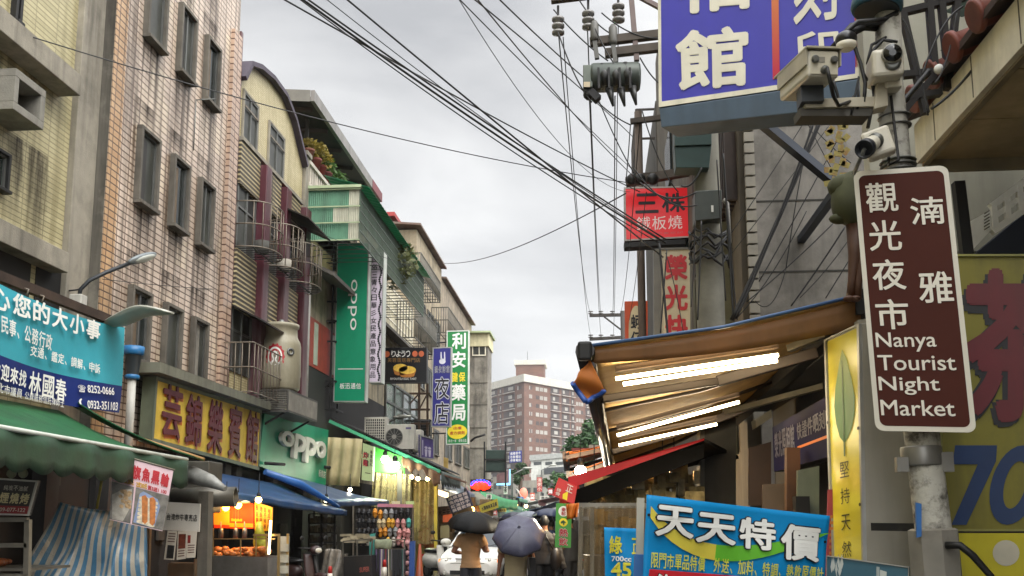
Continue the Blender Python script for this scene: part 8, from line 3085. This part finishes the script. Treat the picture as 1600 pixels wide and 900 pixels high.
def umbrella(label, c, ax, r, m_, grip, depth=.24, n=8, group=None):
 """c: centre of the rim plane; ax: pointing direction of the tip"""
 ax = V(ax).normalized()
 u = ax.orthogonal().normalized()
 w = ax.cross(u)
 t = thing('umbrella', label, 'umbrella', c, group)
 K = 48
 def fn(a, b):
  ang = 2 * PI * a
  sg = (a * n) % 1
  rr_ = r * math.sin(b * PI / 2 * .96) / math.sin(PI / 2 * .96)
  sag = 1 - .09 * math.sin(PI * sg) * b ** 1.5
  return V(c) + (u * math.cos(ang) + w * math.sin(ang)) * rr_ * sag + ax * (depth * math.cos(b * PI / 2) - .02 * math.sin(PI * sg) * b)
 part('canopy', MB().sheet(fn, K, 9, .002), m_, t)
 m = MB()
 for k in range(n):
  m.tube([fn(k / n, b / 6) - ax * .012 for b in range(7)], .004, 5)
  m.tube([V(c) + ax * (depth - .18), fn(k / n, .55) - ax * .012], .004, 5)
 part('ribs', m, M_alu, t)
 m = MB().tube([V(c) + ax * (depth + .05), V(c) + ax * (depth - .2), V(grip)], [.006, .007, .008], 8)
 part('shaft', m, M_alu, t)
 d = (V(grip) - V(c)).normalized()
 part('handle', MB().tube([V(grip) - d * .03, V(grip) + d * .09], .016, 10), M_black, t)
 return t
# man in tan T-shirt
ym = 15.9
px_ = aY(735, 980, ym)
mp = V((px_.x, ym, 0))
R1 = [((-.29, -.02, 1.13), (-.17, .21, 1.1), (.6, .6, .2), (0, .3, 1)), ((.29, -.03, 1.14), (.13, .2, 1.22), (-.3, .5, .8), (-.6, .5, 0))]
person('person from behind in tan T-shirt and dark trousers under a black umbrella', mp, math.radians(-4), 1.72, R1, '#ad8660', '#2b2c33', '#15120f', hem=.86, bulk=.93)
cu = aY(741, 825, ym - .12)
M_umb = mat('umbrella_black', '#0e0f11', .55, spec=.2, var=.2, vs_=6, bump=.25, bs=120)
umbrella('black umbrella tilted back over the person in the tan T-shirt', cu + V((0, -.02, .02)), (.12, -.22, 1), .44, M_umb, mp + V((.12, .3, 1.24)))
# beige shirt
yb2 = 14.6
px_ = aY(806, 980, yb2)
bp_ = V((px_.x, yb2, 0))
R2 = [((-.25, .0, 1.1), (-.28, .04, .86), (-.05, .1, -1), (1, .3, 0)), ((.27, .02, 1.13), (.16, .2, 1.18), (-.3, .4, .85), (-.6, .5, 0))]
person('person from behind in loose beige shirt under a patterned grey umbrella', bp_, math.radians(6), 1.66, R2, '#a89a7c', '#17181c', '#15120f', hem=.76, bulk=1.06, step=.12)
M_umg = mat('umbrella_grey', '#53546a', .35, var=.22, vs_=5, bump=.3, bs=100, blotch=.5, grime='#33343f')
cg_ = aY(811, 838, yb2 - .3)
umbrella('slate grey dotted umbrella tilted towards the viewer, hiding a head', cg_, (.06, -.8, .72), .40, M_umg, bp_ + V((.18, .27, 1.2)), .2)
m = MB().cbox(bp_ + V((.24, -.02, .92)), (.09, .22, .3), .2)
m.tube([bp_ + V((.24, -.02, 1.05)), bp_ + V((.2, -.05, 1.36)), bp_ + V((.1, .0, 1.42))], .012, 6)
solo('shoulder_bag', m, mat('bag_black', '#17161a', .4), 'small black shoulder bag on the person in the beige shirt', 'bag', bevel=.02)
# dark clothed person right of the grey umbrella
yd = 16.5
px_ = aY(851, 980, yd)
dp_ = V((px_.x, yd, 0))
R3 = [((-.24, .0, 1.1), (-.2, .16, .95), (.1, .8, -.2), (1, 0, 0)), ((.26, .0, 1.1), (.22, .16, .96), (0, .8, -.2), (-1, 0, 0))]
person('person from behind in dark grey jacket and black trousers with dark bag', dp_, 0, 1.72, R3, '#2f2c2b', '#121214', '#121010', sleeve=2, hem=.9, bulk=1.05)
m = MB().ball(dp_ + V((.2, -.16, .98)), .16, 10, 8, (.6, .7, 1.2))
m.tube([dp_ + V((.18, -.14, 1.1)), dp_ + V((.0, -.13, 1.43)), dp_ + V((-.1, .0, 1.44))], .014, 6)
solo('shoulder_bag', m, mat('bag_brownblack', '#211c1a', .5), 'dark slouchy bag slung on the person in the dark grey jacket', 'bag')
# people farther down the street
RF = [((-.25, .0, 1.1), (-.2, .18, 1.0), (0, 1, 0), (1, 0, 0)), ((.26, .0, 1.1), (.14, .2, 1.15), (-.2, .5, .8), (-.6, .5, 0))]
far = [(862, 24, '#3b4a6a', 'person far off in blue-grey top under a blue grey umbrella', '#3c4560', 'blue grey umbrella behind the dark jacketed person'),
    (826, 30, '#6a655c', 'person far off in grey top under a small pale umbrella', '#8d93a0', 'small pale umbrella beyond the slate grey umbrella'),
    (800, 33, '#4a3a34', 'person far off in brown top under a navy umbrella', '#23263a', 'navy umbrella between the black and slate grey umbrellas'),
    (893, 20, '#2a2a2c', 'person in black walking beside the green hot drink sign', None, None)]
for i, (px, y, col, lab, uc, ul) in enumerate(far):
 p = aY(px, 980, y)
 p = V((p.x, y, 0))
 person(lab, p, .3 * (i - 1), 1.66 + .03 * i, RF, col, '#1b1c20', '#15120f', voxel=.025, sleeve=.6 if i % 2 else 2, group='distant walkers')
 if uc:
  umbrella(ul, p + V((.02, .05, 1.68)), (.1 - .1 * i, .1, 1), .5, mat('umb_' + uc[1:], uc, .35, var=.15), p + V((.12, .2, 1.15)), group='umbrellas of distant walkers')
# --- white saloon car, nose towards the viewer
def car(label, loc, rz):
 t = thing('parked_car', label, 'car', (0, 0, 0))
 paint = mat('car_white', '#f0efe9', .3, spec=.3, var=.04, vs_=1, streak=.1)
 S = [(0, .60, .30, .56), (.05, .74, .24, .62), (.16, .80, .2, .67), (.5, .835, .19, .79), (1.0, .845, .19, .89), (1.35, .85, .19, .935), (2.2, .855, .19, .95), (3.2, .855, .19, .955), (3.6, .85, .2, .97), (4.15, .8, .24, .95), (4.32, .7, .3, .7)]
 def sec(y, w, zb, zt):
  zm = zb + (zt - zb) * .55
  h = [(0, zb), (w * .8, zb), (w * .96, zb + .07), (w, zm), (w * .985, zt - .1), (w * .93, zt - .035), (w * .8, zt), (w * .45, zt + .018), (0, zt + .025)]
  return [V((x, y, z)) for x, z in h] + [V((-x, y, z)) for x, z in h[-2:0:-1]]
 rows = [sec(*s) for s in S]
 n = len(rows[0])
 m = MB()
 m.add([p for r in rows for p in r], [(i * n + j, i * n + (j + 1) % n, (i + 1) * n + (j + 1) % n, (i + 1) * n + j) for i in range(len(rows) - 1) for j in range(n)], True)
 m.add(rows[0], [list(range(n))])
 m.add(rows[-1], [list(range(n))[::-1]])
 part('body', m, paint, t)
 # greenhouse: roof and pillars
 Wb, Wt = .73, .56
 g0, g1, g2, g3 = 1.22, 1.92, 3.0, 3.62
 zb, zt = .93, 1.385
 m = MB()
 def rf(u, v):
  x = (u - .5) * 2
  y = g1 - .03 + (g2 - g1 + .06) * v
  return V((x * Wt * (1 + .02), y, zt + .035 * (1 - x * x) - .03 * (2 * v - 1) ** 2))
 m.sheet(rf, 12, 8, .03)
 for s in (-1, 1):
  m.beam((s * Wb, g0, zb), (s * Wt, g1, zt), .05, .06)
  m.beam((s * Wb, g3, zb), (s * Wt, g2, zt), .07, .08)
  m.beam((s * (Wb + .02), 2.4, zb), (s * (Wt + .01), 2.4, zt), .05, .07)
 rr = part('roof', m, paint, t)
 m = MB()
 def ws(u, v):
  x = (u - .5) * 2
  w = Wb + (Wt - Wb) * v
  return V((x * w, g0 + (g1 - g0) * v - .06 * (1 - x * x), zb + (zt - zb) * v + .01))
 m.sheet(ws, 12, 6, 0)
 part('windscreen', m, mat('windscreen', '#3a4248', .06, var=.2, vs_=.6), t)
 m = MB()
 for s in (-1, 1):
  m.add([(s * Wb * 1.005, g0 + .1, zb), (s * Wb * 1.005, g3 - .1, zb), (s * Wt * 1.005, g2, zt), (s * Wt * 1.005, g1, zt)], [(0, 1, 2, 3)])
 m.add([(-Wb, g3, zb), (Wb, g3, zb), (Wt, g2, zt), (-Wt, g2, zt)], [(0, 1, 2, 3)])
 part('side_glass', m, mat('windscreen', '#3a4248'), t)
 for s in (-1, 1):
  m = MB()
  m.hexa([(s * .44, .075, .57), (s * .72, .16, .565), (s * .72, .2, .66), (s * .44, .12, .685)], [(s * .44, .0 + .03, .575), (s * .745, .1, .57), (s * .74, .17, .66), (s * .44, .085, .682)])
  hl = part('headlight', m, mat('headlamp_glass', '#b5b5ac', .08, var=.15, vs_=9), t)
  m = MB().ball((s * .56, .07, .62), .045, 10, 8)
  part('reflector', m, mat('reflector', '#e0ddd0', .1, .6), hl)
  m = MB().hexa([(s * .725, .16, .565), (s * .8, .3, .565), (s * .79, .32, .64), (s * .72, .2, .655)], [(s * .75, .11, .57), (s * .825, .28, .57), (s * .815, .3, .64), (s * .745, .17, .65)])
  part('turn_signal', m, mat('amber_lamp', '#d9761a', .2, emit=1.6, ecol='#ff8a20'), t)
  m = MB().ball((s * .93, 1.42, .99), .1, 10, 8, (1, .6, .65))
  m.beam((s * .8, 1.42, .95), (s * .92, 1.42, .97), .04)
  part('mirror', m, paint, t, label=None)
  m = MB().lathe([(.05, 0), (.06, .01), (.03, .02)], (s * .6, .02, .3), V((0, -1, 0)), 12)
  part('fog_lamp', m, mat('headlamp_glass', '#b5b5ac'), t)
  for y in (.82, 3.42):
   w = MB().lathe([(.16, -.09), (.28, -.095), (.305, -.06), (.305, .06), (.28, .095), (.16, .09)], (s * .76, y, .305), V((1, 0, 0)), 24)
   wh = part('wheel', w, mat('tyre', '#151515', .8), t)
   part('rim', MB().lathe([(.02, .1 * s), (.1, .095 * s), (.17, .085 * s), (.17, .05 * s)], (s * .76, y, .305), V((1, 0, 0)), 18), M_alu, wh)
 m = MB().hexa([(-.3, .06, .57), (.3, .06, .57), (.33, .12, .67), (-.33, .12, .67)], [(-.3, .015, .575), (.3, .015, .575), (.33, .075, .668), (-.33, .075, .668)])
 part('grille', m, mat('grille_dark', '#1d1e1f', .4), t)
 m = MB()
 for k in range(3):
  m.beam((-.3, .012 + k * .018, .592 + k * .026), (.3, .012 + k * .018, .592 + k * .026), .01)
 m.lathe([(.035, 0), (.04, .008), (.03, .012)], (0, .02, .63), V((0, -1, .3)), 16)
 part('chrome', m, M_alu, t)
 m = MB().box((-.45, -.012, .27), (.45, .05, .37))
 part('lower_intake', m, mat('grille_dark', '#1d1e1f'), t)
 m = MB().box((-.16, -.03, .4), (.16, -.012, .53))
 pl = part('plate', m, mat('plate_white', '#c9c9c0', .4), t)
 class PQ:
  def p(s_, u, v, w=0):
   return V((-.15 + .3 * u, -.031 - w, .52 - .11 * v))
 m = MB()
 put(m, PQ(), 'OZ 8133', (.06, .2, .94, .84), .02, .002)
 part('plate_lettering', m, M_blet, pl)
 m = MB().sheet(lambda u, v: V(((u - .5) * 1.5, 0.0 + .12 * (2 * u - 1) ** 4 - .015, .545 + .012 * v)), 16, 1)
 part('bumper_line', m, mat('trim_grey', '#55554f', .5), t)
 m = MB()
 for s in (-.35, .25):
  m.tube([(s, g0 - .05, zb + .01), (s + .38, g0 + .1, zb + .1)], .008, 5)
 part('wiper', m, M_black, t)
 t.location = loc
 t.rotation_euler.z = rz
 return t
yc_ = 24.6
pc = aY(730, 900, yc_)
car('white saloon car with lit amber turn signals facing the viewer in the road', V((pc.x, yc_, 0)), math.radians(-5))
# another car / van shapes further off
for (px, y, col, lab) in ((846, 62, '#20242a', 'dark van far down the road beyond the umbrellas'), (888, 33, '#3a3a3e', 'dark scooter rider shape parked by the right hand stalls')):
 if y == 62:
  p = aY(px, 815, y)
  t = thing('parked_van', lab, 'van', V((p.x, y, 0)))
  m = MB().cbox((p.x, y + 2, 1.05), (1.8, 4.4, 1.6))
  part('body', m, mat('van_dark', col, .3), t, .12)
  part('windscreen', MB().cbox((p.x, y - .22, 1.35), (1.5, .03, .6)), M_glass, t)
  for s in (-1, 1):
   part('headlight', MB().cbox((p.x + s * .65, y - .22, .75), (.3, .05, .16)), mat('headlamp_glass', '#b5b5ac'), t)
   part('wheel', MB().lathe([(.1, -.1), (.32, -.1), (.32, .1), (.1, .1)], (p.x + s * .8, y + .7, .33), V((1, 0, 0)), 16), mat('tyre', '#151515'), t)
 else:
  scooter('dark scooter parked facing the road by the right hand stalls', V((aY(px, 815, y - 9).x, y - 9, 0)), math.radians(-20), '#3a3a3e')
# ================================================================== overhead cables
M_cab = mat('cable_black', '#161617', .5)
M_cabg = mat('cable_grey', '#3c3c3e', .5)
def cable(label, p0, d0, p1, d1, r=.012, sag=.15, ext0=0., ext1=0., m_=None, group='overhead cables crossing the street'):
 a, b = aY(*p0, d0), aY(*p1, d1)
 pts = catenary(a, b, sag, 20)
 if ext0:
  pts = [pts[0] + (pts[0] - pts[1]).normalized() * ext0] + pts
 if ext1:
  pts = pts + [pts[-1] + (pts[-1] - pts[-2]).normalized() * ext1]
 return solo('cable', MB().tube(pts, r * .8, 5), m_ or M_cab, label, 'cable', group)
GL = 'overhead cable sweeping from the top edge down to the utility pole at right'
for p0, d0, p1, d1, r, s in (((466, -6), 9, (1040, 380), 12.8, .017, .07), ((474, -6), 9, (1040, 374), 12.9, .014, .05), ((462, -6), 9.2, (1030, 380), 12.8, .010, .1), ((536, -6), 9, (1036, 402), 12.8, .014, .02),
        ((504, -6), 9, (1030, 372), 12.8, .007, .09), ((590, 82), 10, (1000, 300), 18, .012, .05)):
 cable('black ' + GL, p0, d0, p1, d1, r, s, 6)
for p0, d0, p1, d1, r, s in (((713, -6), 9, (985, 262), 19, .009, .03), ((735, -6), 9, (990, 215), 19.5, .011, -.05), ((775, -6), 9, (920, 128), 12.9, .011, .02), ((714, -6), 9, (985, 300), 19.5, .006, .5),
        ((742, -6), 9, (1000, 285), 19.5, .010, .1)):
 cable('thin black cable from the top middle down to the brown pole beside the transformer', p0, d0, p1, d1, r, s, 6, 0, None, 'thin cables from the top middle')
cable('long single cable from the far left facade across the sky to the brown pole', (0, 42), 12.9, (978, 285), 20.4, .013, .25, .3)
cable('thin cable from the tan row roof across the sky to the red sign', (690, 411), 54, (978, 302), 20.5, .02, .5)
cable('thin low cable strung from the lamp arm across the pink block to the window cages', (160, 436), 15.5, (465, 452), 27.5, .008, .1)
cable('thin sagging cable from pipe frame across the green vertical sign', (350, 300), 22, (640, 415), 30.2, .008, .1)
cable('slack thin cable hanging over the yellow ribbed wall', (86, -5), 14.8, (72, 92), 14.6, .008, .0)
# cables between near cross arm and distant cross arm
for p0, p1, r in (((873, 55), (923, 489), .012), ((880, 58), (924, 527), .010), ((918, 45), (939, 489), .012), ((921, 155), (940, 527), .010), ((961, 150), (957, 489), .012), ((966, 40), (958, 527), .010), ((1000, 190), (966, 489), .01), ((1010, 300), (969, 526), .008)):
 cable('near vertical line wire running from transformer cross arms to the distant pole', p0, 12.8, p1, 45.9, r * 1.0, .9, 0, 0, None, 'line wires between transformer and distant pole')
for p0, p1, d, s in (((872, 50), (925, 160), 12.6, .12), ((865, 15), (950, 95), 12.7, .05), ((930, 45), (960, 100), 12.6, .03), ((905, 0), (960, 55), 12.7, .08), ((1000, 90), (1030, 130), 12.7, .04), ((940, 20), (1030, 60), 12.7, .1), ((925, 150), (985, 195), 14, .05), ((985, 195), (978, 285), 17, .03), ((935, 155), (1000, 285), 16, .1), ((1003, 172), (1060, 300), 15, .2)):
 cable('short black jumper wire looping between insulators and transformer', p0, d, p1, d, .013, s, 0, 0, None, 'jumper wires around the transformer')
# cluster behind the awning, in front of the concrete wall
cable('thick black cable bundle slanting down in front of the concrete wall', (1284, 182), 12.5, (1143, 500), 12.5, .038, .05)
cable('second thick black cable beside the slanting bundle', (1275, 182), 12.4, (1150, 498), 12.4, .022, .08)
for p0, p1, r, s in (((1262, 182), (1140, 368), .008, .02), ((1268, 190), (1228, 420), .01, -.1), ((1228, 420), (1180, 470), .008, .25), ((1314, 208), (1186, 440), .01, .02), ((1303, 348), (1166, 472), .01, .03), ((1322, 352), (1236, 478), .014, .02),
      ((1336, 360), (1250, 465), .008, .05), ((1340, 385), (1290, 466), .01, .0), ((1276, 205), (1330, 255), .008, .02), ((1258, 185), (1320, 300), .008, .02), ((1140, 400), (1300, 190), .007, .02), ((1150, 498), (1260, 330), .009, .12)):
 cable('thin black cable crossing the grey concrete end wall', p0, 12.7, p1, 12.7, r, s, 0, 0, None, 'thin cables across the concrete end wall')
for p0, p1, r, s in (((1000, 285), (1088, 300), .014, .15), ((990, 262), (1090, 320), .012, .2), ((1030, 380), (1050, 600), .02, -.05), ((1042, 390), (1032, 520), .012, .0), ((1040, 395), (1068, 520), .008, -.1), ((1130, 240), (1146, 500), .018, -.08), ((1120, 250), (1134, 470), .012, .05), ((1064, 290), (1096, 262), .016, .1),
      ((1136, 320), (1152, 500), .012, .1), ((1096, 345), (1090, 500), .014, .04), ((1086, 345), (1080, 480), .01, .1)):
 cable('black service cable hanging around the utility pole and its boxes', p0, 12.55, p1, 12.55, r, s, 0, 0, None, 'service cables around the utility pole')
for p0, p1, r, s in (((1452, 110), (1385, 190), .028, 0), ((1580, 10), (1455, 170), .014, .1), ((1505, 10), (1440, 120), .01, -.1), ((1495, 20), (1460, 130), .008, .1), ((1410, 30), (1450, 180), .01, -.15)):
 cable('black cable strung across the steel lattice behind the cameras', p0, 7.2, p1, 7.2, r, s, 0, 0, None, 'cables on the steel lattice')
# ================================================================== damp air
hz, t_, p_ = _nodes('haze')
t_.nodes.remove(p_)
pv = t_.nodes.new('ShaderNodeVolumePrincipled')
pv.inputs['Color'].default_value = (.8, .82, .85, 1)
pv.inputs['Density'].default_value = .0003
t_.links.new(pv.outputs[0], t_.nodes['Material Output'].inputs['Volume'])
struct('haze', MB().box((-430, -70, -1.2), (430, 710, 75)), hz, 'stuff')
